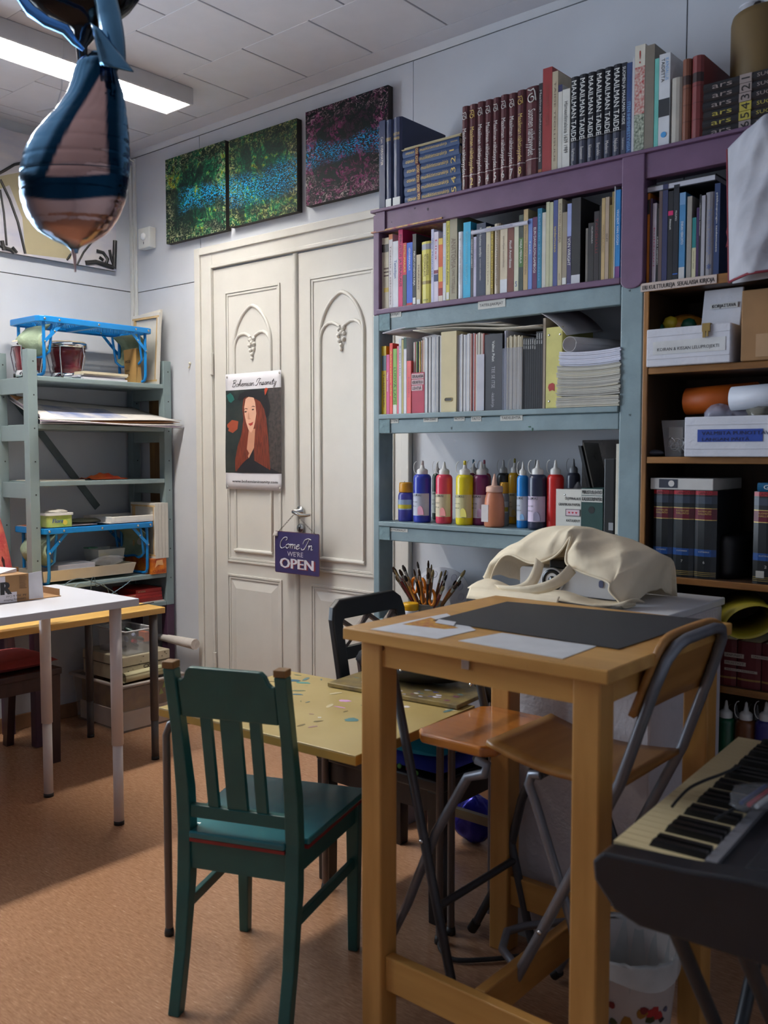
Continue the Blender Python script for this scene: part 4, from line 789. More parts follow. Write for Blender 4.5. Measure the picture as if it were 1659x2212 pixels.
# peach squeeze bottle
y = YF - .012; u, v = c7(742, 285); x = PX(u, 1050, y); H = PZ(u, v, y) - ZP; r = 121 / 2.765 / 2 / FPX * (P(u, 1050, y=y) - CAM).length
o = build('squeeze_bottle', MB().lathe([(r * .9, 0), (r, .006), (r, H * .36), (r * .93, H * .52), (r * .8, H * .62), (r * .76, H * .66)], (x, y, ZP), 24), mat('peach_paint', (206, 130, 96), .4, var=.12, scale=12), None, 'squat peach squeeze bottle with cone nozzle in front of paints', 'squeeze bottle')
build('cap', MB().lathe([(r * .82, H * .65), (r * .84, H * .67), (r * .82, H * .75), (r * .7, H * .765), (r * .3, H * .78), (r * .2, H * .9), (r * .06, H)], (x, y, ZP), 20), mat('peach_cap', (214, 170, 150), .45, var=.1, scale=20), o)
build('bottle_label', B1(x - r * .85, x - r * .05, y - r * 1.02, y - r * .6, ZP + H * .1, ZP + H * .42), C(214, 206, 206), o)
build('pen_nib_cone', MB().lathe([(.010, 0), (.006, .02), (.0005, .05)], (PX(874, 1000, -.1), -.1, ZP + .09), 12).lathe([(.014, 0), (.014, .09)], (PX(874, 1000, -.1), -.1, ZP), 12), C(30, 28, 30), None, 'dark tapering marker standing behind the small purple jar', 'marker')
# clear bag, files at the right end
mb = MB(); cx, cy = PX(1249, 1030, -.17), -.17
def lump(c, rx, ry, rz, n=14, m=9, amp=.12, seed=1):
    rnd = random.Random(seed); ph = [rnd.uniform(0, 6.28) for _ in range(6)]
    def f(s, t):
        a = 2 * math.pi * s; b = math.pi * (t - .5) * .999
        k = 1 + amp * (math.sin(3 * a + ph[0]) * math.cos(2 * b + ph[1]) + .6 * math.sin(5 * a + 4 * b + ph[2]) + .4 * math.sin(9 * a - 3 * b + ph[3]))
        return (c[0] + rx * k * math.cos(a) * math.cos(b), c[1] + ry * k * math.sin(a) * math.cos(b), c[2] + rz * (1 + amp * .5 * math.sin(2 * a + ph[4])) * math.sin(b))
    return MB().grid(f, n, m)
build('clear_bag', lump((cx, cy, ZP + .075), .022, .03, .075, 20, 14, .14, 3), mat('crumpled_clear', (210, 212, 216), .15, alpha=.45), None, 'crumpled clear plastic bag behind the white magazine file', 'bag')
def file_front(xl, xr, yt, ys, depth, m, label, name='magazine_file', dz=0):
    u0, v0 = c7(xl, yt); u1, _ = c7(xr, yt); x0, x1 = PX(u0, 1080, ys), PX(u1, 1080, ys); zt = PZ((u0 + u1) / 2, v0, ys); t = .003
    mb = MB().box(x0, x1, ys, ys + t, ZP, zt).box(x0, x0 + t, ys + t, ys + depth, ZP, zt + dz).box(x1 - t, x1, ys + t, ys + depth, ZP, zt + dz).box(x0 + t, x1 - t, ys + depth - t, ys + depth, ZP, zt + dz).box(x0 + t, x1 - t, ys + t, ys + depth - t, ZP, ZP + t)
    return build(name, mb, m, None, label, 'magazine file'), x0, x1, zt
YK = -.262
o, x0, x1, zt = file_front(1109, 1259, 378, YK, .06, mat('white_card', (214, 212, 204), .6, var=.03), 'white magazine file with handwritten words and pink hearts label')
w = x1 - x0
tx = MB().text('ÖLJYMAALAUS', (x0 + w * .36, YK - .0006, zt - .033), X, Z, .012, fit=w * .62, bold=1).text('GRAFIIKAN PAPERI', (x0 + w * .1, YK - .0006, zt - .052), X, Z, .012, fit=w * .86, bold=1).text('KATULIIDUT', (x0 + w * .42, YK - .0006, zt - .102), X, Z, .011, fit=w * .55, bold=1)
build('lettering', tx, INK, o)
hf = build('label_holder', MB().box(x0 + w * .4, x1 - .002, YK - .002, YK, zt - .084, zt - .062), C(90, 86, 88), o)
hp = MB().box(x0 + w * .43, x1 - .004, YK - .0026, YK - .002, zt - .082, zt - .064)
build('label_card', hp, C(216, 190, 200), hf)
heart = [(0, -.004), (.004, .001), (.003, .003), (.001, .003), (0, .0015), (-.001, .003), (-.003, .003), (-.004, .001)]
mb = MB()
for k in range(3): mb.flat(heart, (x0 + w * (.55 + .14 * k), YK - .0028, zt - .073), X, Z)
build('hearts', mb, C(190, 40, 60), hf)
build('rivet', MB().lathe([(.0035, 0), (.002, .001), (.0005, .0014)], (x0 + w * .35, YK, zt - .018), 10, ax=(0, -1, 0)), NICK, o)
YG = -.268
o, x0, x1, zt = file_front(1261, 1389, 372, YG, .07, mat('dark_green_card', (30, 66, 62), .4, var=.05), 'dark green magazine file with two white labels and round hole')
w = x1 - x0
for i, t in enumerate(('PIIRUSTUSLEHTIÖ', 'KALKKEERIPAPERI')):
    q = build('paper_label', B1(x0, x1 - w * .02, YG - .0012, YG - .0003, zt - .022 - i * .021, zt - .003 - i * .021), TAPE, o)
    build('lettering', MB().text(t, (x0 + .002, YG - .0018, zt - .018 - i * .021), X, Z, .016, fit=w * .93, bold=1), INK, q)
build('finger_hole', MB().lathe([(.011, 0), (.011, .0006)], (x0 + w * .48, YG, zt - .067), 18, ax=(0, -1, 0)), C(12, 14, 14), o)
# leaning sheets behind the files
def lean(xl0, xl1, yt, xb0, ys, m, label, th=.004, dep=.10, name='portfolio', cat='portfolio', yb=610):
    (u0, v0), (u1, _) = c7(xl0, yt), c7(xl1, yt); ub, vb = c7(xb0, yb)
    xt = PX(u0, v0, ys); zt = PZ(u0, v0, ys); xb = PX(ub, vb, ys); wd = PX(u1, v0, ys) - xt
    return build(name, MB().hexa([(xb, ys, ZP + .0005), (xb + wd, ys, ZP + .0005), (xb + wd, ys + dep, ZP + .0005), (xb, ys + dep, ZP + .0005), (xt, ys, zt), (xt + wd, ys, zt), (xt + wd, ys + dep, zt), (xt, ys + dep, zt)]), m, None, label, cat)
lean(1241, 1258, 118, 1352, -.19, C(34, 34, 36), 'black portfolio sheet leaning behind the white and green files')
lean(1266, 1274, 100, 1385, -.185, mat('grey_clear_plastic', (120, 116, 112), .2, alpha=.75), 'grey translucent plastic folder leaning behind the green file', name='plastic_folder', cat='folder')
u0, v0 = c7(1268, 85); u1, _ = c7(1490, 85)
build('plastic_sheet', B1(PX(u0, v0, -.045), PX(u1, v0, -.045), -.047, -.044, ZP + .0005, PZ(u0, v0, -.045)), mat('brown_clear_plastic', (96, 88, 84), .25, alpha=.8), None, 'large smoky plastic sheet standing at the back of paint shelf', 'plastic sheet')
x0, x1 = PX(c7(1393, 0)[0], 1080, -.27), PX(c7(1458, 0)[0], 1080, -.27); zt = PZ(c7(1400, 0)[0], c7(0, 192)[1], -.27)
o = build('drawing_case', B1(x0, x1, -.27, -.08, ZP, zt), C(26, 28, 30, rough=.35), None, 'glossy black upright case beside the dark green file', 'case', bevel=.004)
build('price_sticker', B1(x0 + (x1 - x0) * .5, x1 - .003, -.2708, -.2702, ZP + .012, ZP + .035), C(150, 150, 152), o)
x0, x1 = PX(c7(1463, 0)[0], 1080, -.27), PX(c7(1492, 0)[0], 1080, -.27)
build('canvas_board', B1(x0, min(x1, RX0 - .002), -.27, -.07, ZP, PZ(c7(1470, 0)[0], c7(0, 107)[1], -.27)), C(206, 200, 184), None, 'white canvas board standing against the blue-grey post of paint shelf', 'board', bevel=.002)
# ================================================================== low shelf: brushes
ZB = 0.7005
px_ = PX(925, 1290, -.19); 
pot = build('brush_pot', MB().lathe([(.045, 0), (.055, .004), (.060, .06), (.063, .06), (.058, .055), (.05, .01)], (px_, -.19, ZB), 24, capt=False), C(170, 160, 150), None, 'round pot crammed with paint brushes below the paint shelf', 'pot')
BRW = wood('brush_handle', (150, 96, 44), (196, 138, 70), .4, 'z'); 
rnd = random.Random(5)
spots = [(-.035, -.02), (-.045, .01), (-.02, -.035), (.0, -.04), (.02, -.03), (.04, -.015), (.045, .02), (.02, .02), (-.015, .03), (0, 0), (-.03, .03), (.03, -.04), (.05, 0), (-.05, -.01), (.01, .04), (-.01, -.015), (.035, .035), (-.04, -.03), (-.055, -.02), (-.058, .012), (-.028, -.042), (.028, -.046), (.056, -.02), (.06, .014), (.012, -.05), (-.012, -.052), (.048, -.035), (-.048, -.036)]
hcols = [(150, 96, 40), (190, 140, 60), (110, 40, 36), (44, 40, 40), (206, 110, 30), (120, 80, 50)]
for i, (dx, dy) in enumerate(spots):
    L = rnd.uniform(.14, .20); tlt = Vector((dx * rnd.uniform(1.0, 1.9), dy * 1.0, .11)).normalized(); b0 = Vector((px_ + dx * .6, -.19 + dy * .6, ZB + .02)); tip = b0 + tlt * L
    hc = hcols[i % 6]; fr = C(190, 186, 176, rough=.3, metal=1.0); wide = rnd.uniform(.003, .006)
    o = build('paint_brush', MB().tube([b0, b0 + tlt * (L * .6), b0 + tlt * (L * .74)], [.003, .0052, .0046], 7), C(*hc, rough=.35), None, 'paint brush in the pot, %s handle, %s from the door' % (['golden wood', 'pale wood', 'dark red', 'black', 'orange', 'brown'][i % 6], ORD[sorted(spots).index((dx, dy))]), 'paint brush', 'paint brushes in the pot')
    build('ferrule', MB().tube([b0 + tlt * (L * .74), b0 + tlt * (L * .86)], [.0048, wide * 1.1], 7), fr, o)
    build('bristles', MB().tube([b0 + tlt * (L * .86), b0 + tlt * (L * .93), tip], [wide, wide * 1.25, wide * .6], 7), C(*[(70, 50, 36), (40, 32, 28), (150, 130, 90)][i % 3], rough=.9), o)
# big flat brush, orange scissors, small brush box
bx = PX(927, 1280, -.215)
o = build('flat_brush', MB().bar((bx, -.215, ZB + .11), (bx, -.215, ZB + .13), .012, .005, up=Y), C(180, 150, 90), None, 'wide bristly flat brush standing highest in the brush pot', 'paint brush')
build('ferrule', MB().bar((bx, -.215, ZB + .125), (bx, -.215, ZB + .152), .016, .006, up=Y, w2=.018), C(80, 70, 60, rough=.3, metal=1.0), o)
build('bristles', MB().bar((bx, -.215, ZB + .15), (bx + .001, -.215, PZ(926, 1227, -.215)), .018, .006, up=Y, w2=.021), mat('bristle_brown', (92, 76, 58), .9, var=.3, scale=120, stretch=(1, 1, .1)), o)
for k, (uu, vv, tilt) in enumerate(((905, 1265, -.5), (926, 1290, .1))):
    c_ = P(uu, vv, y=-.235); mb = MB()
    for sg in (-1, 1):
        mb.tube([(c_.x + sg * .017 + .013 * math.cos(a) * 1.0, -.238, c_.z + .027 * math.sin(a)) for a in [2 * math.pi * q / 14 for q in range(14)]], .0055, 6, closed=True)
    o = build('scissors', mb, mat('orange_plastic', (222, 128, 24), .35, var=.05), None, ('orange-handled scissors leaning at the door side of the brush pot', 'orange-handled scissors sitting low in the front of the brush pot')[k], 'scissors')
    build('blades', MB().bar((c_.x + .006, -.235, c_.z - .02), (c_.x - .004 + tilt * -.02, -.225, ZB + .045), .012, .002, up=Y).bar((c_.x - .006, -.233, c_.z - .02), (c_.x + .006 + tilt * -.02, -.222, ZB + .045), .012, .002, up=Y), NICK, o)
a = P(856, 1245, y=-.20); b = P(890, 1270, y=-.20)
o = build('eraser_pack', MB().bar(a, b, .018, .008, up=Y), C(206, 214, 210), None, 'small white and pink package stuck between brush handles', 'package')
build('pink_edge', MB().bar(a + Vector((0, -.0045, .007)), b + Vector((0, -.0045, .007)), .003, .001, up=Y), C(200, 60, 100), o)
# palette
pc = P(940, 1290, y=-.10); PAL = mat('palette_white', (206, 204, 210), .35, var=.04)
ov = [(.128 * math.cos(a), .092 * math.sin(a)) for a in [2 * math.pi * q / 32 for q in range(32)]]
cc = Vector((PX(948, 1280, -.10), -.085, PZ(945, 1228, -.10) - .088))
tl = Vector((0, .28, 1)).normalized(); nn = Vector((0, -1, .28)).normalized()
pal = build('paint_palette', MB().prism(ov, cc, X, tl, nn * .006), PAL, None, 'white oval paint palette leaning behind the brush pot', 'palette')
for (dx, dz) in ((-.078, .042), (-.04, .062), (.008, .068), (.052, .056), (.086, .026), (.098, -.012), (.045, .012)):
    ctr = cc + X * dx + tl * dz + nn * .0065
    build('paint_well', MB().lathe([(.0135, 0), (.012, .001), (.011, -.002), (.0005, -.0035)], ctr, 16, ax=tuple(nn)), mat('palette_well', (186, 184, 196), .35), pal)
# yellow-lidded jar and the pink and red bottles near the black chair
yj = -.27
rj = 18 / FPX * (P(887, 1310, y=yj) - CAM).length; xj = PX(887, 1310, yj); zt = PZ(887, 1302, yj)
o = build('paint_jar', MB().lathe([(rj * .9, 0), (rj, .005), (rj, zt - ZB - .03), (rj * .85, zt - ZB - .022)], (xj, yj, ZB), 24), C(206, 206, 212, rough=.3), None, 'jar with bright yellow screw lid in front of the brush pot', 'paint jar')
build('lid', MB().lathe([(rj * .9, -.026), (rj * .95, -.024), (rj * .95, -.014), (rj * .98, -.013), (rj * .96, -.003), (rj * .9, 0)], (xj, yj, zt), 28), mat('yellow_lid', (226, 170, 20), .4, var=.04), o)
for (u, v, c_, nm, lb) in ((836, 1330, (214, 50, 120), 'glue_bottle', 'pink glue bottle with tapered neck beside the shelf post'), (858, 1312, (176, 40, 60), 'ink_bottle', 'red bottle with pinkish cap beside the yellow-lidded jar')):
    xx = PX(u, v, -.24); zt = PZ(u, v, -.24)
    o = build(nm, MB().lathe([(.016, 0), (.018, .004), (.018, (zt - ZB) * .45), (.010, (zt - ZB) * .75), (.009, (zt - ZB) * .8)], (xx, -.24, ZB), 16), C(*c_, rough=.3), None, lb, 'bottle')
    build('cap', MB().lathe([(.010, (zt - ZB) * .8), (.0095, zt - ZB + .012), (.006, zt - ZB + .014)], (xx, -.24, ZB), 12), C(206, 150, 140), o)
for k, (u0, v0, u1, v1) in enumerate(((774, 1322, 757, 1372), (842, 1312, 820, 1345))):
    pass
# ================================================================== right-hand bookcase contents
cr1 = lambda x, y: (1360 + x / 4.254, 300 + y / 4.254)
cr2 = lambda x, y: (1360 + x / 4.254, 800 + y / 4.254)
YR = -.285
rr_ = [
 (cr1, 114, 163, 388, (22, 66, 92), 'dark teal book with white script title', dict(texts=[('AFRO Indian Arts and Crafts', .06, .66, 'w', .4)])),
 (cr1, 164, 187, 492, (190, 112, 30), 'thin orange book', dict(bands=[(.08, .24, (40, 36, 34))])),
 (cr1, 189, 210, 548, (80, 56, 84), 'thin purple patterned book', dict()),
 (cr1, 212, 247, 592, (196, 186, 196), 'thin pinkish white book', dict(texts=[('kulttuuri', .3, .8, 'p', .4)])),
 (cr1, 249, 268, 640, (34, 32, 34), 'thin black book with white name', dict(texts=[('JUKKA NIEMINEN', .38, .76, 'w', .6)])),
 (cr1, 270, 301, 472, (104, 86, 84), 'brown-purple book', dict(texts=[('RANSKA', .1, .3, 'n', .4)])),
 (cr1, 303, 352, 402, (50, 54, 92), 'dark navy tall book', dict()),
 (cr1, 354, 402, 480, (28, 28, 32), 'black book with hot pink tag', dict(texts=[('Ateneum', .31, .43, 'w', .4)], bands=[(.22, .27, (206, 40, 104))])),
 (cr1, 404, 454, 420, (30, 32, 40), 'tall black book with blue line', dict(texts=[('MUUMIO', .27, .38, 'w', .3)], bands=[(.93, .94, (40, 100, 190))])),
 (cr1, 458, 514, 494, (70, 130, 176), 'pale and bright blue book with white foot', dict(texts=[('ENKAN VERKOSTO', .33, .6, 'w', .4)], bands=[(.0, .14, (110, 150, 190)), (.86, 1, (200, 198, 196))])),
 (cr1, 528, 572, 528, (150, 144, 136), 'grey-beige tall book', dict(depth=.23)),
 (cr1, 574, 611, 724, (204, 196, 160), 'short cream book with teal head', dict(bands=[(0, .5, (36, 128, 130))], texts=[('teatterin taika', .55, .85, 'k', .3)])),
 (cr1, 613, 638, 632, (64, 40, 84), 'thin violet book', dict()),
 (cr1, 640, 658, 512, (40, 40, 44), 'thin dark book with white title', dict(texts=[('rakkaudesta taiteeseen', .1, .5, 'w', .5)])),
 (cr1, 660, 694, 520, (170, 168, 176), 'light grey thin book', dict()),
 (cr1, 696, 778, 488, (128, 124, 130), 'wide grey book with blue star at the foot', dict(rnd=.004, texts=[('TAITEEN SANAKIRJA', .2, .75, C(110, 120, 160), .4), ('*', .86, .97, 'b', .5, .5, 'h')])),
 (cr1, 780, 832, 408, (44, 62, 104), 'dark blue book beside the hanging bag', dict(texts=[('pääkaupungin taidemuseo', .1, .75, 'w', .3)])),
]
row(rr_, R1 + .0005, YR, 'atop the oak bookcase', 'books on top of the oak bookcase')
# lying silver-black book above them
lying(PX(1372, 362, YR), PX(1547, 362, YR), 2.046, 2.066, YR - .005, .2, (34, 34, 38), 'black-covered book with pale page edges lying across the bookcase-top books', None, spine_front=False, pages=mat('silver_pages', (190, 190, 200), .5, var=.1, scale=300, stretch=(1, 1, 8)), gl=.3)
# canvas bag with red trim hanging from the purple rail
TOTE = mat('white_canvas', (176, 176, 184), .8, var=.08, scale=12, bump=.8, bscale=11)
bl, bz0, bz1 = PX(1565, 470, -.34), PZ(1580, 606, -.36), PZ(1562, 322, -.34)
def bagf(s, t):
    x = bl + .016 * (1 - t) + .34 * s
    yy = -.318 - .085 * math.sin(math.pi * min(1, .08 + s * 1.3)) * (1 - .45 * t) - .010 * math.sin(8 * s + 5 * t) * s - .006 * math.sin(15 * t + 4 * s) * min(1, 5 * s)
    rg = lambda q: (1 - 2 * abs((q % 1) - .5)) ** 2
    yy -= (.010 * rg(2.3 * s + .8 * t) + .008 * rg(3.1 * t - 1.7 * s + .4) + .005 * rg(6 * s - 2.5 * t)) * min(1, 6 * s)
    return (x, yy, bz0 + .010 * s + (bz1 - bz0 + .05 * min(1, 3 * s)) * t)
hb = build('canvas_bag', MB().grid(bagf, 44, 44).grid(lambda s, t: (bagf(s, t)[0], -.314, bagf(s, t)[2]), 8, 8), TOTE, None, 'white canvas bag with dark red edging hanging from the purple rail', 'bag', solid=.002)
REDT = C(120, 28, 44, rough=.7)
build('red_trim', MB().tube([bagf(0, t / 22) for t in range(23)], .0035, 6).tube([bagf(s / 14, 0) for s in range(15)], .0035, 6), REDT, hb)
build('red_stitching', MB().tube([(bl - .004, -.31, bz0 + .16 - .02 * k) if k % 2 else (bl + .003, -.318, bz0 + .16 - .02 * k) for k in range(4)], .0016, 5), REDT, hb)
build('hanging_loop', MB().tube([(bl + .10, -.345, bz1 - .02), (bl + .11, -.330, bz1 + .05), (bl + .14, -.314, bz1 + .07), (bl + .17, -.330, bz1 + .05), (bl + .18, -.345, bz1 - .02)], .004, 6), TOTE, hb)
# second shelf: fabric boxes and cardboard box
FAB = mat('white_fabric', (206, 206, 214), .75, var=.05, scale=20, bump=.15, bscale=80)
def fabric_box(x0, x1, y0, y1, z0, z1, label, nm='fabric_box'):
    t = .006; mb = MB().box(x0, x1, y0, y0 + t, z0, z1).box(x0, x1, y1 - t, y1, z0, z1).box(x0, x0 + t, y0 + t, y1 - t, z0, z1).box(x1 - t, x1, y0 + t, y1 - t, z0, z1).box(x0 + t, x1 - t, y0 + t, y1 - t, z0, z0 + t)
    o = build(nm, mb, FAB, None, label, 'fabric box', bevel=.003)
    for zz in (z0 + (z1 - z0) * .2, z0 + (z1 - z0) * .8):
        build('seam', MB().tube([(x0 + .003, y0 - .0005, zz), (x1 - .003, y0 - .0005, zz)], .0012, 5), FAB, o)
    return o
yb = SF - .018
x0, x1 = BX0 + .018, PX(1578, 750, yb); z0, z1 = R2 + .0005, PZ(1480, 705, yb)
fb = fabric_box(x0, x1, yb, -.04, z0, z1, 'white fabric box with handwritten toy project label on the bookcase')
tape_label(1411, 739, 1567, 756, 'KOIRAN & KISSAN LELUPROJEKTI', yb, fb, m=mat('clear_tape', (206, 206, 206), .3))
lid = thing('fabric_organizer', ((x0 + x1) / 2 + .03, -.24, z1 - .02), 'white fabric organizer standing upright in the toy project box', 'organizer')
lx0, lx1, lz1 = PX(1508, 660, -.25), PX(1603, 660, -.25), PZ(1560, 622, -.25)
mb = MB().hexa([(lx0, -.245, z0 + .02), (x1 - .008, -.245, z0 + .02), (x1 - .008, -.235, z0 + .02), (lx0, -.235, z0 + .02), (lx0 + .012, -.235, lz1), (lx1 - .002, -.235, lz1), (lx1 - .002, -.225, lz1), (lx0 + .012, -.225, lz1)])
build('panel', mb, FAB, lid, bevel=.002)
o = build('paper_label', B1(lx0 + .03, lx1 - .015, -.2415, -.2408, lz1 - .055, lz1 - .04), mat('clear_tape', (206, 206, 206), .3), lid)
build('lettering', MB().text('KORJATTAVA', (lx0 + .036, -.2422, lz1 - .052), X, Z, .013, fit=lx1 - lx0 - .056, bold=1), INK, o)
build('wooden_clip', MB().box(PX(1518, 715, yb), PX(1535, 715, yb), yb - .006, yb + .012, z1 - .02, z1 + .003).box(PX(1520, 715, yb), PX(1526, 715, yb), yb - .008, yb - .004, z1 - .036, z1 - .018).box(PX(1528, 715, yb), PX(1532, 715, yb), yb - .008, yb - .004, z1 - .033, z1 - .018), wood('clip_wood', (110, 84, 44), (160, 130, 60), .5), None, 'small wooden clip pinched on the rim of the toy project box', 'clip')
nb = build('toy_bag', lump((PX(1480, 690, -.16), -.16, z1 + .014), .062, .05, .042, 24, 14, .08, 8), mat('toy_net', (206, 140, 50), .3, var=.1), None, 'clear bag of orange, yellow and green toys inside the fabric box', 'bag')
for (dx, dz, c_) in ((-.025, .03, (226, 200, 60)), (.03, .012, (30, 96, 70)), (-.06, .0, (30, 110, 90))):
    build('toy', MB().lathe([(.0005, -.022), (.016, -.016), (.023, 0), (.016, .016), (.0005, .022)], (PX(1480, 690, -.16) + dx, -.205, z1 + .01 + dz * .6), 12), C(*c_, rough=.3), nb)
CARD = mat('cardboard', (150, 112, 72), .75, var=.08, scale=14)
x0 = PX(1601, 700, SF - .01)
o = build('cardboard_box', B1(x0, 3.60, SF - .01, -.05, R2 + .0005, PZ(1620, 626, SF - .01)), CARD, None, 'plain brown cardboard box beside the white fabric box', 'box', bevel=.003)
build('packing_tape', B1(x0 + .04, x0 + .10, SF - .0112, SF - .0102, R2 + .01, R2 + .07), C(170, 136, 100), o)
# third shelf
x0, x1 = PX(1478, 940, yb), 3.62; z0, z1 = R3 + .0005, PZ(1560, 899, yb)
fb = fabric_box(x0, x1, yb, -.04, z0, z1, 'white fabric box marked with blue masking tape')
o = build('masking_tape', B1(PX(1507, 940, yb), PX(1648, 940, yb), yb - .0016, yb - .0004, PZ(1570, 954, yb), PZ(1570, 927, yb)), mat('blue_tape', (28, 62, 150), .5, var=.06), fb)
a = PX(1516, 940, yb); mb = MB().text('VALMIITA PUNOTTAVIA', (a, yb - .0022, PZ(1570, 939, yb)), X, Z, .014, fit=.20, bold=1).text('LANGAN PÄITÄ', (a, yb - .0022, PZ(1570, 952, yb)), X, Z, .012, fit=.13, bold=1)
build('lettering', mb, C(24, 30, 70), o)
mb = MB(); ax = (Vector((1, .18, .06))).normalized(); ca_ = Vector((PX(1485, 869, -.20) + .0, -.20, PZ(1485, 868, -.20)))
mb.grid(lambda s, t: ca_ + ax * (.19 * t) + (Z * math.sin(6.6 * s) + Y * math.cos(6.6 * s)) * (.040 - .003 * s), 26, 2)
build('orange_roll', mb, mat('orange_paper', (196, 92, 20), .5, var=.04), None, 'rolled orange paper lying in the third shelf above the taped box', 'paper roll', solid=.0012)
ca2 = Vector((PX(1582, 860, -.24), -.24, PZ(1582, 862, -.24)))
mb = MB().grid(lambda s, t: ca2 + ax * (.25 * t) + (Z * math.sin(6.6 * s) + Y * math.cos(6.6 * s)) * (.034 - .003 * s), 26, 2)
build('white_roll', mb, mat('white_paper_roll', (204, 206, 216), .5, var=.03), None, 'rolled white paper lying beside the orange roll', 'paper roll', solid=.0012)
for k, (u, v) in enumerate(((1548, 885), (1590, 882), (1640, 886))):
    build('plastic_bag', lump((PX(u, v, -.24), -.22 + .02 * (k % 2), z1 + .008), .04, .035, .03, 20, 12, .15, 20 + k), mat('bag_plastic_%d' % k, ((190, 188, 206), (176, 170, 186), (150, 144, 130))[k], .15, alpha=.6), None, ('crumpled clear bag nearest the orange roll in the taped box', 'middle crumpled lilac bag in the taped box', 'crumpled grey-beige bag at the outer end of the taped box')[k], 'bag')
zx0, zx1 = PX(1427, 940, -.25), PX(1477, 940, -.25); zt = PZ(1440, 908, -.25)
zb_ = build('zip_bag', MB().hexa([(zx0 + .02, -.26, R3 + .0006), (zx1 - .004, -.26, R3 + .0006), (zx1 - .004, -.225, R3 + .0006), (zx0 + .02, -.225, R3 + .0006), (zx0, -.245, zt), (zx1, -.245, zt), (zx1, -.242, zt), (zx0, -.242, zt)]), clear('zip_plastic', (150, 150, 150), .35), None, 'clear zip bag of metal rings leaning against the taped box', 'zip bag')
build('paper_card', B1(zx0 + .022, zx1 - .006, -.243, -.241, R3 + .03, zt - .02), C(150, 144, 138), zb_)
rnd = random.Random(3); mb = MB()
for k in range(9):
    c_ = Vector((zx0 + .034 + rnd.uniform(0, .026), -.243 + rnd.uniform(-.008, .006), R3 + .016 + rnd.uniform(0, .035))); n_ = Vector((rnd.uniform(-1, 1), -1, rnd.uniform(-1, 1))).normalized(); e1 = n_.cross(Z).normalized(); e2 = n_.cross(e1)
    build('metal_ring', MB().tube([c_ + e1 * .011 * math.cos(a) + e2 * .011 * math.sin(a) for a in [2 * math.pi * q / 14 for q in range(14)]], .0014, 5, closed=True), NICK, zb_)
build('grey_sponge', lump((PX(1412, 982, -.25), -.25, R3 + .011), .03, .03, .010, 14, 8, .06, 4), C(70, 70, 78), None, 'flat grey cloth lump at the corner of the third bookcase shelf', 'cloth')
# fourth shelf: law volumes
BIND = (30, 34, 38)
def lawbook(x0, x1, zt, n, label, st=False):
    h = zt - R4 - .0005; o = book(x0, x1, R4 + .0005, h, YR, .2, BIND, label, 'black gilt-tooled volumes on the oak bookcase', rnd=.010, gl=.3,
        texts=[('SUOMEN LAKI', .225, .245, 'g', .6, .5, 'h'), ('HALLINTO', .255, .275, 'g', .6, .5, 'h'), ('KUSTANNUS', .69, .705, 's', .5, .5, 'h'), (n, .80, .83, 's', .10, .5, 'h'), ],
        bands=[(.005, .05, (164, 30, 44)), (.07, .15, (52, 60, 74)), (.20, .207, GOLD), (.207, .33, (96, 24, 40)), (.33, .337, GOLD), (.67, .75, (30, 70, 130)), (.93, .934, GOLD), (.95, .954, GOLD), (.97, .974, GOLD)])
    build('lettering', MB().text('LAINATA', ((x0 + x1) / 2, YR - .001, R4 + h * .958), X, Z, .011, fit=(x1 - x0) * .6, align='c'), INK, o)
    if st: build('shelf_sticker', B1(x0 + .012, x0 + .034, YR - .0012, YR + .0, R4 + h * .065, R4 + h * .14), C(190, 188, 180), o)
zt = PZ(1450, 1058, YR)
xs_ = [PX(u, 1150, YR) for u in (1408, 1450.5, 1497, 1546)]
for i, (n, w_) in enumerate((('8', 'eight'), ('7', 'seven'), ('6', 'six'))): lawbook(xs_[i] + .0005, xs_[i + 1], zt, n, 'black volume numbered %s with maroon and blue bands below white box' % w_, i == 0)
lawbook(PX(1625, 1150, YR), PX(1625, 1150, YR) + .075, PZ(1640, 1062, YR), '2', 'black volume numbered two with maroon band under the blue book', True)
lying(PX(1636, 1045, YR), PX(1636, 1045, YR) + .2, PZ(1640, 1062, YR) + .0005, PZ(1640, 1062, YR) + .024, YR, .19, (28, 92, 130), 'teal blue book lying on the black volume numbered two', None, texts=[('Grafiikka', .08, .5, 'w', .5)], gl=.3)
o = build('game_box', B1(PX(1405, 1040, YR), PX(1541, 1040, YR), YR, -.06, zt + .0005, zt + PZ(1450, 1031, YR) - PZ(1450, 1056, YR)), C(196, 192, 188, rough=.5), None, 'flat white box with dark square sticker lying on three black volumes', 'box', bevel=.002)
wz = WL[o].z; xq = PX(1424, 1040, YR)
st = build('sticker', B1(xq, xq + .055, YR - .001, YR - .0002, wz + .005, wz + .030), C(40, 44, 60), o)
build('sticker_dot', MB().lathe([(.009, 0), (.009, .0006)], (xq + .037, YR - .001, wz + .0175), 18, ax=(0, -1, 0)), C(206, 200, 196), st)
build('round_case', MB().lathe([(.11, 0), (.115, .02), (.115, .10), (.11, .12)], (PX(1585, 1150, -.16) + .012, -.145, R4 + .001), 24, sx=.36, sy=1.0), C(24, 22, 24), None, 'black rounded case standing in shadow between the black volumes', 'case')
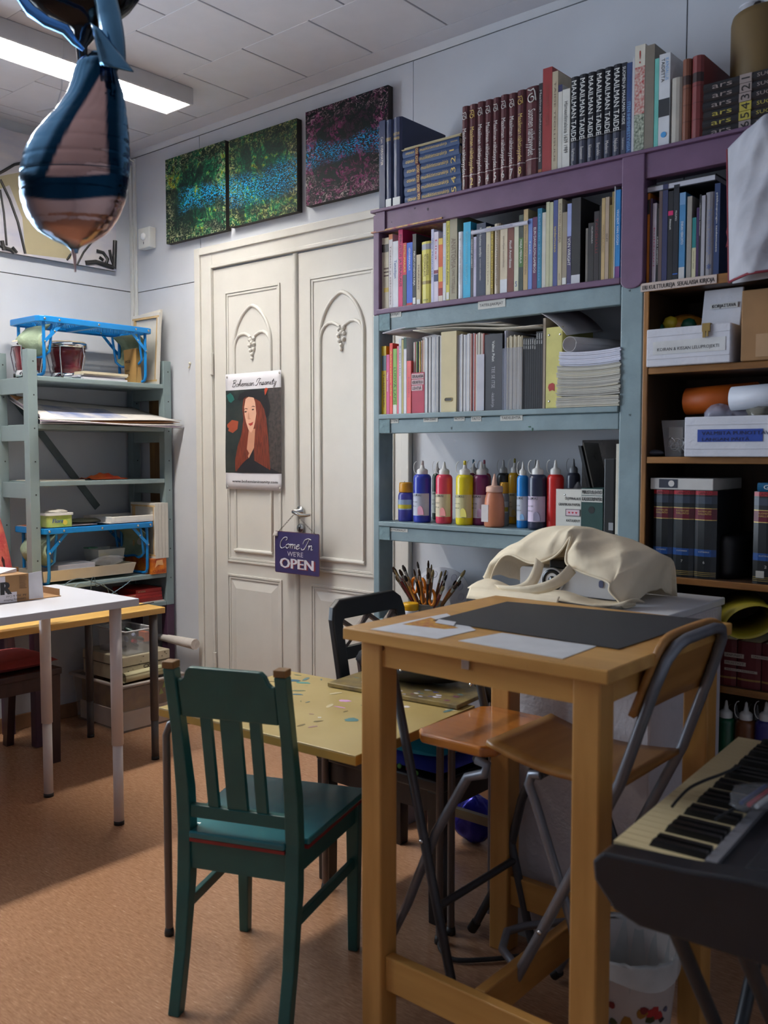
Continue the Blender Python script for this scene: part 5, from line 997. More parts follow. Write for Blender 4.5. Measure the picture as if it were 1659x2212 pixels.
# fifth shelf: yellow tube and binders
mb = MB(); cY = Vector((PX(1620, 1345, -.33), -.33, PZ(1620, 1345, -.33)))
ax = Vector((-.45, .9, .02)).normalized(); e1 = ax.cross(Z).normalized()
e1 = -e1 if e1.x < 0 else e1
mb.grid(lambda s, t: cY + ax * (.26 * t) + e1 * (.062 * math.cos(6.5 * s) + .004 * s) + Z * ((.047 - .003 * s) * math.sin(6.5 * s)) + e1 * (.02 * math.sin(6.5 * s)), 30, 2)
build('yellow_roll', mb, mat('yellow_card_roll', (176, 160, 50), .4, var=.05), None, 'large loose roll of yellow card above the red binders', 'paper roll', solid=.0016)
xb = BX0 + .02
bw = .060; k = 0
RED = (92, 26, 30)
for k in range(11):
    x0 = xb + k * .066
    if x0 + .064 > BX1 - .02: break
    hB = PZ(1620, 1388, YR) - R5
    o = book(x0, x0 + .064, R5 + .0005, hB, YR, .2, RED, '%s dark red binder from the inner side panel in the fifth shelf' % ORD[k], 'dark red binders in the fifth shelf', rnd=.006, gl=.45, bands=[(.80, .84, (150, 116, 60))], cat='binder', name='binder')
lb5 = [(1565, 1408, 1607, 1423, 'SAAPUNEET'), (1565, 1425, 1611, 1440, 'MUISTIOT'), (1565, 1441, 1636, 1457, 'PERSONS PALOMA'), (1623, 1414, 1672, 1428, 'GRILLIVASTA')]
bind = [q for q in COL.objects if q.name.startswith('binder') and q.get('group') == 'dark red binders in the fifth shelf']
for l in lb5:
    xm = (PX(l[0], l[1], YR) + PX(l[2], l[3], YR)) / 2
    par = min(bind, key=lambda q: abs(WL[q].x - xm))
    tape_label(*l, YR - .001, par, m=mat('label_dim', (176, 160, 146), .7))
# sixth shelf: paint bottles
for (u, c_, nm) in ((1580, (24, 80, 56), 'dark green'), (1624, (110, 64, 34), 'brown'), (1668, (50, 46, 110), 'violet blue')):
    paint_bottle(u, 42, 1514 if u < 1600 else 1518, -.25, c_, '%s paint bottle on the low bookcase shelf beside the white cabinet' % nm, z0=R6 + .0005, group='paint bottles on the low bookcase shelf')
for (u, nm) in ((1602, 'between the green and brown bottles'), (1648, 'between the brown and violet bottles')):
    paint_bottle(u, 30, 1524, -.14, (60, 58, 60), 'dim grey paint bottle at the back %s' % nm, cap=(140, 138, 136), z0=R6 + .0005, group='paint bottles on the low bookcase shelf')
# ================================================================== things on the door and back wall
yd2 = -.0135
ex0, ex1 = PX(490, 930, -.027), PX(608, 930, -.027); ez1, ez0 = PZ(550, 804, -.027), PZ(550, 1058, -.027)
PW, PH = ex1 - ex0, ez1 - ez0; yp = -.027
def pf(s, t): return (ex0 + PW * s, yp - .006 * (1 - s) ** 7 * (1 + .5 * math.sin(6 * t)) - .002 * (1 - t) ** 8, ez0 + PH * t)
po = build('poster', MB().grid(pf, 12, 16), mat('poster_paper', (222, 220, 226), .4, var=.02), None, 'paper poster with portrait of a red-haired woman pinned on the door', 'poster', solid=.0006)
def pp(x, z, lay=0): q = pf(x, z); return Vector((q[0], q[1] - .0008 - .0004 * lay, q[2]))
def pgrid(x0, x1, z0, z1, lay, nx=8, nz=10):
    return MB().grid(lambda s, t: pp(x0 + (x1 - x0) * s, z0 + (z1 - z0) * t, lay), nx, nz)
def ppoly(poly, lay):
    return MB().add([pp(a, b, lay) for a, b in poly], [tuple(range(len(poly)))])
def cI(x, y): return ((x - 207) / (550 - 207), 1 - (y - 825) / (1568 - 825))      # crop px -> poster fraction
def PL(pts): return [cI(*p) for p in pts]
pr = build('printed_picture', pgrid(*([cI(207, 0)[0], cI(550, 0)[0]] + [cI(0, 1462)[1], cI(0, 930)[1]]), 0), mat('print_backdrop', (22, 34, 36), .45, col2=(46, 52, 48), scale=16), po)
build('printed_wallpaper', ppoly(PL([(470, 930), (550, 930), (550, 1462), (480, 1462)]), 1), mat('print_wallpaper', (44, 40, 42), .45, col2=(74, 66, 62), scale=60, detail=1), pr)
build('printed_leaf', MB().add(*[(lambda m: (m.v, m.f))(ppoly(PL([(212, 960), (236, 945), (252, 965), (262, 990), (240, 1010), (225, 1000)]), 1))][0]), C(30, 96, 88), pr)
build('printed_flower', ppoly(PL([(215, 1150), (245, 1120), (285, 1130), (280, 1180), (250, 1205), (222, 1190)]), 1), C(150, 66, 40), pr)
build('printed_top', ppoly(PL([(260, 1462), (280, 1380), (340, 1350), (470, 1250), (530, 1300), (550, 1462)]), 1), C(24, 22, 28), pr)
HAIR = mat('print_hair', (70, 26, 18), .45, col2=(132, 56, 32), scale=50, stretch=(4, 1, .35))
build('printed_hair', ppoly(PL([(320, 985), (345, 968), (400, 975), (445, 1010), (460, 1100), (468, 1200), (476, 1300), (484, 1455), (392, 1460), (384, 1380), (380, 1300), (366, 1330), (346, 1370), (326, 1400), (318, 1452), (266, 1452), (264, 1380), (280, 1290), (304, 1220), (318, 1120), (312, 1040)]), 2), HAIR, pr)
build('printed_neck', ppoly(PL([(352, 1190), (392, 1180), (384, 1300), (350, 1368), (336, 1330)]), 3), C(196, 140, 112), pr)
fc = build('printed_face', ppoly(PL([(334, 990), (356, 975), (385, 985), (398, 1030), (400, 1085), (392, 1140), (380, 1185), (366, 1205), (350, 1185), (336, 1140), (326, 1090), (325, 1040)]), 4), C(222, 172, 146), pr)
build('printed_lock', ppoly(PL([(392, 990), (430, 1030), (440, 1130), (446, 1240), (410, 1300), (396, 1210), (402, 1100)]), 5), HAIR, pr)
build('printed_hat', ppoly(PL([(282, 990), (300, 955), (335, 938), (390, 934), (440, 946), (470, 970), (486, 1040), (480, 1100), (462, 1115), (450, 1060), (425, 1010), (380, 982), (340, 975), (300, 1000)]), 6), C(22, 20, 24), pr)
build('printed_feather', ppoly(PL([(456, 975), (452, 940), (462, 926), (474, 935), (466, 955)]), 7), C(190, 70, 40), pr)
build('printed_lips', ppoly(PL([(350, 1148), (366, 1144), (382, 1136), (376, 1156), (362, 1162)]), 6), C(170, 56, 50), pr)
for k, (a, b) in enumerate(((334, 1072), (380, 1060))):
    build('printed_eye', ppoly(PL([(a - 9, b), (a, b - 6), (a + 9, b - 2), (a, b + 5)]), 6), C(44, 34, 30), pr)
    build('printed_brow', ppoly(PL([(a - 12, b - 16), (a, b - 24), (a + 13, b - 20), (a + 12, b - 16), (a, b - 19)]), 6), C(92, 50, 34), pr)
build('printed_nose', ppoly(PL([(350, 1078), (354, 1076), (358, 1110), (366, 1118), (352, 1122), (346, 1116)]), 5), C(198, 142, 116), pr)
def ptext(t, x0, x1, yb, size, shear):
    mb = MB().text(t, (0, 0, 0), X, Z, size, fit=(x1 - x0) * PW, shear=shear, bold=1)
    for i, v_ in enumerate(mb.v): q = pp(x0 + v_.x / PW, yb + v_.z / PH, 2); mb.v[i] = q
    return mb
def cursive(rows, x0, x1, z0, hgt, w, yoff=0):
    pass
# script title as pen strokes
SCRIPT = {  # stroke paths on a 1-high grid, x advance last
 'B': ([[(.10, .95), (.10, .0)], [(-.05, .85), (.15, 1.02), (.42, .98), (.46, .74), (.14, .54), (.46, .46), (.52, .18), (.30, -.02), (.02, .06)]], .62), 'o': ([[(.22, .42), (.06, .30), (.06, .10), (.20, .0), (.34, .12), (.34, .32), (.22, .42), (.30, .36), (.46, .38)]], .42),
 'h': ([[(0, .2), (.22, .8), (.20, 1.0), (.10, .9), (.06, 0), (.14, .3), (.28, .42), (.34, .3), (.32, .04), (.46, .1)]], .44), 'e': ([[(.02, .16), (.26, .30), (.24, .42), (.10, .36), (.06, .12), (.20, 0), (.40, .14)]], .38),
 'm': ([[(0, .3), (.06, .42), (.08, 0), (.10, .28), (.22, .42), (.28, .30), (.28, 0), (.30, .28), (.42, .42), (.48, .3), (.48, .04), (.60, .1)]], .58), 'i': ([[(0, .2), (.10, .42), (.10, .06), (.18, 0), (.28, .1)], [(.12, .56), (.14, .58)]], .26),
 'a': ([[(.34, .36), (.20, .42), (.06, .26), (.08, .04), (.24, .04), (.36, .4), (.34, .06), (.48, .1)]], .46), 'n': ([[(0, .3), (.06, .42), (.08, 0), (.10, .28), (.24, .42), (.32, .3), (.32, .04), (.46, .1)]], .44),
 'I': ([[(-.1, .5), (.0, .9), (.36, 1.02), (.30, .6), (.14, .08), (-.08, -.02), (-.16, .14)], [(.36, 1.02), (.56, .94)]], .46), 's': ([[(0, .12), (.18, .44), (.20, .3), (.28, .1), (.16, 0), (.02, .06), (.40, .14)]], .36),
 't': ([[(.0, .2), (.16, .82), (.12, .1), (.20, 0), (.32, .1)], [(-.02, .54), (.30, .56)]], .30), 'y': ([[(0, .36), (.08, .42), (.08, .12), (.20, .06), (.36, .42), (.34, -.2), (.18, -.46), (.08, -.3), (.40, .08)]], .44),
 'C': ([[(.56, .84), (.50, 1.0), (.24, .98), (.02, .6), (.06, .14), (.26, -.02), (.52, .12)], [(.56, .84), (.46, .74)]], .56), ' ': ([], .32)}
def script(t, o, ex, ey, w, h, r, shear=.28, n=5):
    pen = 0; tot = sum(SCRIPT[c][1] for c in t); mb = MB(); kx = w / tot
    for c in t:
        for st in SCRIPT[c][0]:
            pts = []
            for i in range(len(st) - 1):
                p0, p1, p2, p3 = st[max(i - 1, 0)], st[i], st[i + 1], st[min(i + 2, len(st) - 1)]
                for q in range(4):
                    u_ = q / 4; pts.append(tuple(.5 * (2 * p1[k] + (p2[k] - p0[k]) * u_ + (2 * p0[k] - 5 * p1[k] + 4 * p2[k] - p3[k]) * u_ ** 2 + (3 * p1[k] - p0[k] - 3 * p2[k] + p3[k]) * u_ ** 3) for k in (0, 1)))
            pts.append(st[-1])
            mb.tube([Vector(o) + Vector(ex) * ((pen + p[0] + shear * p[1]) * kx) + Vector(ey) * (p[1] * h) for p in pts], r, n)
        pen += SCRIPT[c][1]
    return mb
mb = script('Bohemian Insanity', (0, 0, 0), X, Z, PW * .80, PH * .056, .0011)
for i, v_ in enumerate(mb.v): q = pp(.115 + v_.x / PW, cI(0, 908)[1] + v_.z / PH, 1); mb.v[i] = q
build('lettering', mb, INK, po)
build('lettering', ptext('www.bohemianinsanity.com', cI(245, 0)[0], cI(530, 0)[0], cI(0, 1524)[1], PH * .034, 0), INK, po)
for (a, b) in ((.03, .975), (.975, .98), (.975, .02), (.03, .02)):
    build('tape_corner', MB().lathe([(.006, 0), (.005, .001), (.0005, .0013)], pp(a, b, 2), 10, ax=(0, -1, 0)), mat('pin_dull', (190, 188, 184), .4), po)
# open sign hanging from the handle
ys = -.072
gx0, gx1 = PX(594, 1195, ys), PX(690, 1195, ys); gz1, gz0 = PZ(642, 1150, ys), PZ(642, 1241, ys); sw, sh = gx1 - gx0, gz1 - gz0
def rrect(x0, x1, z0, z1, r, n=4):
    return [(cx + r * math.cos(a), cz + r * math.sin(a)) for cx, cz, a0 in ((x1 - r, z1 - r, 0), (x0 + r, z1 - r, 90), (x0 + r, z0 + r, 180), (x1 - r, z0 + r, 270)) for a in [math.radians(a0 + 90 * i / n) for i in range(n + 1)]]
sg = build('open_sign', MB().prism(rrect(gx0, gx1, gz0, gz1, .008), (0, ys, 0), X, Z, Y * .0015), mat('sign_rust_edge', (92, 58, 70), .5, var=.3, scale=40), None, 'navy metal welcome sign with white lettering hanging on chain from handle', 'sign')
build('sign_face', MB().prism(rrect(gx0 + .003, gx1 - .003, gz0 + .003, gz1 - .003, .007), (0, ys - .0005, 0), X, Z, Y * .0006), mat('sign_navy', (44, 40, 92), .4, var=.15, scale=16), sg)
WTX = C(206, 206, 214)
build('lettering', script('Come In', (gx0 + sw * .11, ys - .0012, gz0 + sh * .60), X, Z, sw * .74, sh * .26, .0021, .25, 6), WTX, sg)
build('lettering', MB().text("WE'RE", (gx0 + sw * .29, ys - .0012, gz0 + sh * .42), X, Z, sh * .16, fit=sw * .36), WTX, sg)
rd = MB().text('OPEN', (gx0 + sw * .115, ys - .0009, gz0 + sh * .115), X, Z, sh * .34, fit=sw * .80, bold=3)
build('lettering_shadow', rd, C(120, 40, 50), sg)
build('lettering', MB().text('OPEN', (gx0 + sw * .10, ys - .0013, gz0 + sh * .13), X, Z, sh * .34, fit=sw * .78, bold=3), WTX, sg)
cur = MB().grid(lambda s, t: (gx0 + .022 * s, ys - .004 - .010 * t * (1 - s), gz1 - .002 - .020 * t), 3, 3)
build('peeled_corner', cur, C(196, 190, 186), sg, solid=.001)
CH = mat('chain_steel', (120, 114, 108), .35, 1.0)
for a, b in (((gx0 + .020, gz1 - .006), (hx + .005, hz - .012)), ((gx1 - .020, gz1 - .006), (hx + .03, hz - .018))):
    n = 9
    for k in range(n):
        t0, t1 = k / n, (k + 1.25) / n; p0 = Vector((a[0] + (b[0] - a[0]) * t0, ys + (-.066 - ys) * t0, a[1] + (b[1] - a[1]) * t0)); p1 = Vector((a[0] + (b[0] - a[0]) * min(t1, 1), ys + (-.066 - ys) * min(t1, 1), a[1] + (b[1] - a[1]) * min(t1, 1)))
        m_ = (p0 + p1) / 2; d_ = (p1 - p0) / 2; sd = (d_.normalized().cross(Y) if k % 2 else Y) * .0026
        build('chain_link', MB().tube([m_ + d_ * math.cos(q) + sd * math.sin(q) for q in [2 * math.pi * i / 10 for i in range(10)]], .0008, 5, closed=True), CH, sg)
# three abstract canvases
def abstract(name, greens, seed, band):
    m = bpy.data.materials.new(name); m.use_nodes = True; n = m.node_tree; N = n.nodes; Lk = n.links; b = N['Principled BSDF']; b.inputs['Roughness'].default_value = .65; b.inputs['Specular IOR Level'].default_value = .15
    tc = N.new('ShaderNodeTexCoord'); mp = N.new('ShaderNodeMapping'); mp.inputs['Location'].default_value = (seed, seed * 1.7, seed * .3); Lk.new(tc.outputs['Generated'], mp.inputs[0])
    def noise(sc, det=6, dist=0.0, rough=.6):
        q = N.new('ShaderNodeTexNoise'); q.inputs['Scale'].default_value = sc; q.inputs['Detail'].default_value = det; q.inputs['Distortion'].default_value = dist; q.inputs['Roughness'].default_value = rough; Lk.new(mp.outputs[0], q.inputs['Vector']); return q
    def ramp(src, els):
        q = N.new('ShaderNodeValToRGB'); e = q.color_ramp.elements
        while len(e) < len(els): e.new(.5)
        for i, (p, c_) in enumerate(els): e[i].position = p; e[i].color = L3(c_) if len(c_) == 3 else c_
        Lk.new(src, q.inputs[0]); return q
    def mixc(f, a, c_):
        q = N.new('ShaderNodeMix'); q.data_type = 'RGBA'; Lk.new(f, q.inputs[0]); Lk.new(a, q.inputs[6]); Lk.new(c_, q.inputs[7]); return q.outputs[2]
    base = ramp(noise(5.5, 10, 2.0, .72).outputs[0], greens).outputs[0]
    speck = ramp(noise(26, 6, 1.5, .7).outputs[0], [(.53, (0, 0, 0)), (.60, (255, 255, 255))]).outputs[0]
    dark = ramp(noise(22, 5, .8).outputs[0], [(.40, (255, 255, 255)), (.50, (0, 0, 0))]).outputs[0]
    blk = N.new('ShaderNodeRGB'); blk.outputs[0].default_value = L3((20, 26, 28))
    pale = ramp(noise(9, 3).outputs[0], band['pale']).outputs[0]
    # centre darker, pale flecks towards the edges of the picture
    sep = N.new('ShaderNodeSeparateXYZ'); Lk.new(tc.outputs['Generated'], sep.inputs[0])
    def math_(op, a, bb=None, val=None):
        q = N.new('ShaderNodeMath'); q.operation = op; Lk.new(a, q.inputs[0])
        if bb is not None: Lk.new(bb, q.inputs[1])
        if val is not None: q.inputs[1].default_value = val
        q.use_clamp = op in ('MULTIPLY', 'SUBTRACT') and False; return q.outputs[0]
    ex = math_('ABSOLUTE', math_('SUBTRACT', sep.outputs[0], val=.5)); ez = math_('ABSOLUTE', math_('SUBTRACT', sep.outputs[2], val=.5))
    edge = math_('ADD', math_('MAXIMUM', ex, ez), math_('MULTIPLY', noise(4, 3, 1).outputs[0], val=.5)); edge = math_('SUBTRACT', edge, val=.25); edge = ramp(edge, [(.30, (0, 0, 0)), (.5, (255, 255, 255))]).outputs[0]
    f1 = math_('MULTIPLY', math_('MULTIPLY', speck, edge), val=.75)
    col = mixc(dark, base, blk.outputs[0]) if band.get('dark', 1) else base
    lowm = ramp(noise(2.6, 4, 1.5).outputs[0], [(.44, (255, 255, 255)), (.56, (0, 0, 0))]).outputs[0]
    col = mixc(math_('MULTIPLY', lowm, val=.85), col, blk.outputs[0])
    col = mixc(f1, col, pale)
    # blue flecked band across the middle
    wz = math_('ADD', sep.outputs[2], math_('MULTIPLY', noise(3, 2).outputs[0], val=.25))
    bz = math_('ABSOLUTE', math_('SUBTRACT', wz, val=band['z'] + .125)); bm = ramp(bz, [(band['w'] * .3, (255, 255, 255)), (band['w'], (0, 0, 0))]).outputs[0]
    bxm = ramp(sep.outputs[0], [(band['x0'] - .05, (0, 0, 0)), (band['x0'] + .1, (255, 255, 255))]).outputs[0]
    mp2 = N.new('ShaderNodeMapping'); mp2.inputs['Scale'].default_value = (1, 1, 2.2); mp2.inputs['Rotation'].default_value = (0, .25, 0); Lk.new(mp.outputs[0], mp2.inputs[0])
    q = N.new('ShaderNodeTexNoise'); q.inputs['Scale'].default_value = 42; q.inputs['Detail'].default_value = 4; Lk.new(mp2.outputs[0], q.inputs['Vector'])
    fl = ramp(q.outputs[0], [(.53, (0, 0, 0)), (.56, (255, 255, 255))]).outputs[0]
    f2 = math_('MULTIPLY', math_('MULTIPLY', bm, fl), bxm)
    bl_ = N.new('ShaderNodeRGB'); bl_.outputs[0].default_value = L3((20, 150, 210))
    col = mixc(f2, col, bl_.outputs[0])
    Lk.new(col, b.inputs['Base Color'])
    bp = N.new('ShaderNodeBump'); bp.inputs['Strength'].default_value = .3; bp.inputs['Distance'].default_value = .004; Lk.new(noise(40, 4).outputs[0], bp.inputs['Height']); Lk.new(bp.outputs[0], b.inputs['Normal'])
    return m
G1 = [(.34, (8, 18, 20)), (.44, (10, 86, 58)), (.50, (16, 26, 24)), (.56, (20, 120, 84)), (.62, (150, 150, 24)), (.70, (70, 34, 22))]
G3 = [(.34, (10, 10, 14)), (.44, (16, 40, 40)), (.50, (22, 16, 24)), (.56, (130, 50, 100)), (.62, (30, 70, 66)), (.70, (140, 40, 40))]
Yc = -.034
for i, (u0, v0, u1, v1, g_, bnd, lb) in enumerate((
    (357, 346, 488, 495, G1, dict(z=.46, w=.16, x0=.25, pale=[(.3, (170, 176, 110)), (.7, (206, 200, 170))]), 'smallest-looking green and blue abstract canvas nearest the corner'),
    (494, 304, 642, 472, G1, dict(z=.40, w=.22, x0=-.2, pale=[(.3, (150, 160, 80)), (.7, (206, 196, 140))]), 'middle abstract canvas in green, yellow and blue above the door'),
    (660, 243, 838, 430, G3, dict(z=.50, w=.14, x0=-.2, pale=[(.3, (190, 100, 150)), (.7, (206, 196, 190))]), 'pink, black and blue abstract canvas partly behind the top books'))):
    a, b = P(u0, v0, y=Yc), P(u1, v1, y=Yc); z1 = PZ(u0, v0, Yc); x1 = b.x
    z0 = z1 - {0: .400, 1: .385, 2: .385}[i]
    o = build('canvas_painting', B1(a.x, x1, Yc + .001, -.0045, z0, z1), mat('canvas_side', (40, 36, 34), .7, var=.2), None, lb, 'painting', 'abstract canvases above the door')
    build('painted_face', B1(a.x, x1, Yc, Yc + .001, z0, z1), abstract('abstract_%d' % i, g_, 3.1 + i * 2.7, bnd), o)
# big pale abstract painting on the left wall
xw = .028
def LW(u, v): q = P(u, v, x=xw); return (q.y, q.z)
ya, yb_ = -.98, LW(250, 470)[0]; zb0, zb1 = 2.215, 2.765
lp = build('wall_painting', B1(.004, xw, ya, yb_, zb0, zb1), mat('canvas_edge_grey', (120, 118, 116), .7), None, 'big pale abstract painting with black lines on the wall behind balloon', 'painting')
build('painted_ground', B1(xw, xw + .0008, ya, yb_, zb0, zb1), mat('paint_lavender', (176, 176, 192), .6, col2=(206, 200, 200), scale=5, stretch=(1, 1, 3), bump=.2), lp)
def paint_poly(pts, m, lay=1): return build('paint_patch', MB().prism([LW(*p) for p in pts], (xw + .0008, 0, 0), Y, Z, X * .0004 * lay), m, lp)
BEI = mat('paint_beige', (172, 160, 128), .6, var=.06, scale=6)
paint_poly([(-30, 388), (12, 378), (45, 372), (60, 430), (95, 500), (160, 540), (152, 560), (55, 548), (48, 470), (20, 400), (-30, 420)], BEI, 1)
BLKP = mat('paint_black', (28, 27, 28), .5)
def stroke(pts, r, nm='paint_stroke'): build(nm, MB().tube([(xw + .0018, *LW(*p)) for p in pts], r, 6), BLKP, lp)
stroke([(-20, 384), (10, 368), (30, 356), (48, 352)], .007); stroke([(0, 388), (20, 430), (38, 480), (54, 548)], .006); stroke([(0, 410), (8, 460), (14, 530)], .005)
stroke([(200, 520), (180, 545), (166, 572)], .005); stroke([(162, 538), (150, 552), (144, 562)], .005)
stroke([(248, 520), (246, 580)], .012)
stroke([(184, 568), (206, 566), (224, 572), (244, 578)], .012); stroke([(208, 542), (222, 546), (232, 560), (228, 570)], .009); stroke([(236, 540), (240, 560), (246, 575)], .008); stroke([(214, 556), (222, 562)], .008)
stroke([(0, 530), (10, 536), (22, 540), (30, 546)], .009); stroke([(4, 520), (8, 540)], .010); stroke([(26, 534), (36, 546)], .007)
# ================================================================== blue-grey shelf unit on the left
XF = .335
def Qz(u, v, x=XF): return P(u, v, x=x).z
def Qy(u, v, x=XF): return P(u, v, x=x).y
LSH = mat('greyblue_metal_shelf', (126, 142, 144), .45, var=.06, scale=10)
su = thing('shelf_unit', (.18, -.40, 0), 'grey-blue ladder-sided shelf unit standing in the corner by the left wall', 'shelf')
PURL = mat('dark_purple_paint', (72, 46, 66), .5)
S1, S2, S3, S4, S5 = Qz(351, 830), Qz(60, 915), Qz(350, 1034), Qz(350, 1238), Qz(351, 1299)
for (x, y) in ((.29, -.064), (.29, -.772), (.026, -.064), (.026, -.772)):
    o = build('post', B1(x, x + .044, y, y + .044, .55, 1.752), LSH, su, bevel=.002)
    build('post_foot', B1(x, x + .044, y, y + .044, 0, .55), PURL, su, bevel=.002)
    mb = MB()
    for zz in [1.70 - .145 * k for k in range(8)]: mb.lathe([(.0035, 0), (.0035, .0004)], (x + .0445, y + .026, zz), 8, ax=(1, 0, 0))
    build('screw_holes', mb, C(30, 32, 34), o, kind='stuff')
for z in (S1, S2, S3, S4, S5):
    for y in (-.752, -.050):
        build('side_rail', B1(.07, .29, y - .01, y + .01, z - .075, z - .005), LSH, su, bevel=.002)
    build('shelf_board', B1(.008, XF, -.728, -.066, z - .022, z), LSH, su, bevel=.003)
build('diagonal_brace', MB().bar((.006, Qy(12, 835, .01), Qz(12, 835, .01)), (.006, Qy(212, 1096, .01), Qz(212, 1096, .01)), .035, .004, up=X), mat('brace_grey', (96, 108, 112), .5), su)
build('wood_plank', B1(PX(322, 900, -.02), PX(358, 900, -.02), -.019, -.001, .9, 1.68), wood('rough_plank', (96, 66, 34), (140, 104, 58), .6, 'z', 8), None, 'rough brown plank leaning in the corner behind the shelf unit', 'plank')
# ------------------------------------------------------------------ folding tray tables
TB = mat('tray_blue', (16, 124, 196), .35, var=.04); GRN = mat('pouch_green', (150, 166, 140), .8, var=.08, scale=30, bump=.3, bscale=90)
def tray_table(x0, x1, y0, y1, z0, z1, label, dip=0.0):
    t = thing('folding_tray_table', ((x0 + x1) / 2, (y0 + y1) / 2, z0), label, 'tray table', 'blue folding tray tables')
    c_ = .03; th = .026
    out = [(x0, y0 + c_), (x0 + c_ * .3, y0 + c_ * .3), (x0 + c_, y0), (x1 - c_, y0), (x1 - c_ * .3, y0 + c_ * .3), (x1, y0 + c_), (x1, y1 - c_), (x1 - c_ * .3, y1 - c_ * .3), (x1 - c_, y1), (x0 + c_, y1), (x0 + c_ * .3, y1 - c_ * .3), (x0, y1 - c_)]
    cx, cy = (x0 + x1) / 2, (y0 + y1) / 2
    inn = [(cx + (a - cx) * (1 - .012 / (x1 - cx)), cy + (b - cy) * (1 - .012 / (y1 - cy))) for a, b in out]
    n = len(out); mb = MB()
    mb.add([(a, b, z1 - th) for a, b in out] + [(a, b, z1) for a, b in out] + [(a, b, z1) for a, b in inn] + [(a, b, z1 - th) for a, b in inn],
           [(i, (i + 1) % n, n + (i + 1) % n, n + i) for i in range(n)] + [(n + i, n + (i + 1) % n, 2 * n + (i + 1) % n, 2 * n + i) for i in range(n)] + [(2 * n + i, 2 * n + (i + 1) % n, 3 * n + (i + 1) % n, 3 * n + i) for i in range(n)] + [(3 * n + i, 3 * n + (i + 1) % n, (i + 1) % n, i) for i in range(n)])
    build('rim', mb, TB, t, bevel=.003)
    mb = MB(); k = y0 + .02
    while k < y1 - .02: mb.box(x0 + .012, x1 - .012, k, k + .005, z1 - .010, z1 - .008); k += .0105
    k = x0 + .02
    while k < x1 - .02: mb.box(k, k + .004, y0 + .012, y1 - .012, z1 - .0105, z1 - .0085); k += .016
    build('perforated_top', mb, TB, t, kind='stuff')
    build('centre_bar', B1(x0 + .012, x1 - .012, cy - .012, cy + .012, z1 - th, z1 - .011), TB, t)
    for sgn, ye in ((-1, y0 + .035), (1, y1 - .035)):
        a, b = x0 + .035, x1 - .022
        build('leg_hoop', MB().tube([(b, ye, z1 - .02), (b, ye, z0 + .035), (b - .008, ye, z0 + .014), (b - .03, ye, z0 + .0075), (a + .03, ye, z0 + .0075), (a + .008, ye, z0 + .014), (a, ye, z0 + .035), (a, ye, z1 - .02)], .0072, 10), TB, t)
        for xx in (b + .010, a - .010):
            s = build('strut', MB().bar((xx, ye, z1 - .11), (xx, ye - sgn * .095, z1 - .014), .014, .003, up=X), TB, t)
            for q in (0, .5, 1):
                build('rivet', MB().lathe([(.005, 0), (.004, .002), (.0005, .003)], Vector((xx + .0015, ye - sgn * .095 * q, z1 - .11 + .096 * q)), 10, ax=(1, 0, 0)), NICK, s)
        # hanging fabric pouch between the legs of this end
        zt = z1 - .03; d = .085 * sgn
        def pf2(s, q):
            prof = math.sin(math.pi * s); return (a + (b - a) * s, ye - d * .1 + (ye * 0) - sgn * .03 + (-sgn * .03 + d * 1.5) * math.sin(math.pi * min(1, q * .9)) * (.5 + .5 * prof) + .004 * math.sin(13 * s + 7 * q), zt - .145 * q * (1 - .18 * abs(2 * s - 1) ** 3) - .006 * math.sin(9 * s) * q)
        pch = build('pouch', MB().grid(pf2, 14, 12), GRN, t, solid=.0015)
        build('pouch_rim', MB().tube([Vector(pf2(0, 0)) + Vector((0, 0, 0))] + [Vector(pf2(i / 10, 1)) for i in range(11)] + [Vector(pf2(1, 0))], .006, 8), TB, pch)
    for (yy) in (y0 + .03, y0 + .10, cy, y1 - .10, y1 - .03):
        build('rivet', MB().lathe([(.006, 0), (.005, .002), (.0005, .003)], (x1, yy, z1 - .013), 10, ax=(1, 0, 0)), NICK, t)
    return t
tray_table(.078, .350, -.725, Qy(332, 715, .35), S1 + .0005, Qz(220, 696, .35), 'blue folding tray table on the uppermost shelf above the bongo drums')
tray_table(.078, .350, -.725, Qy(336, 1135, .35), S4 + .0005, Qz(200, 1136, .35), 'blue folding tray table on the lower shelf carrying tubs and papers')
TT2 = Qz(200, 1136, .35)
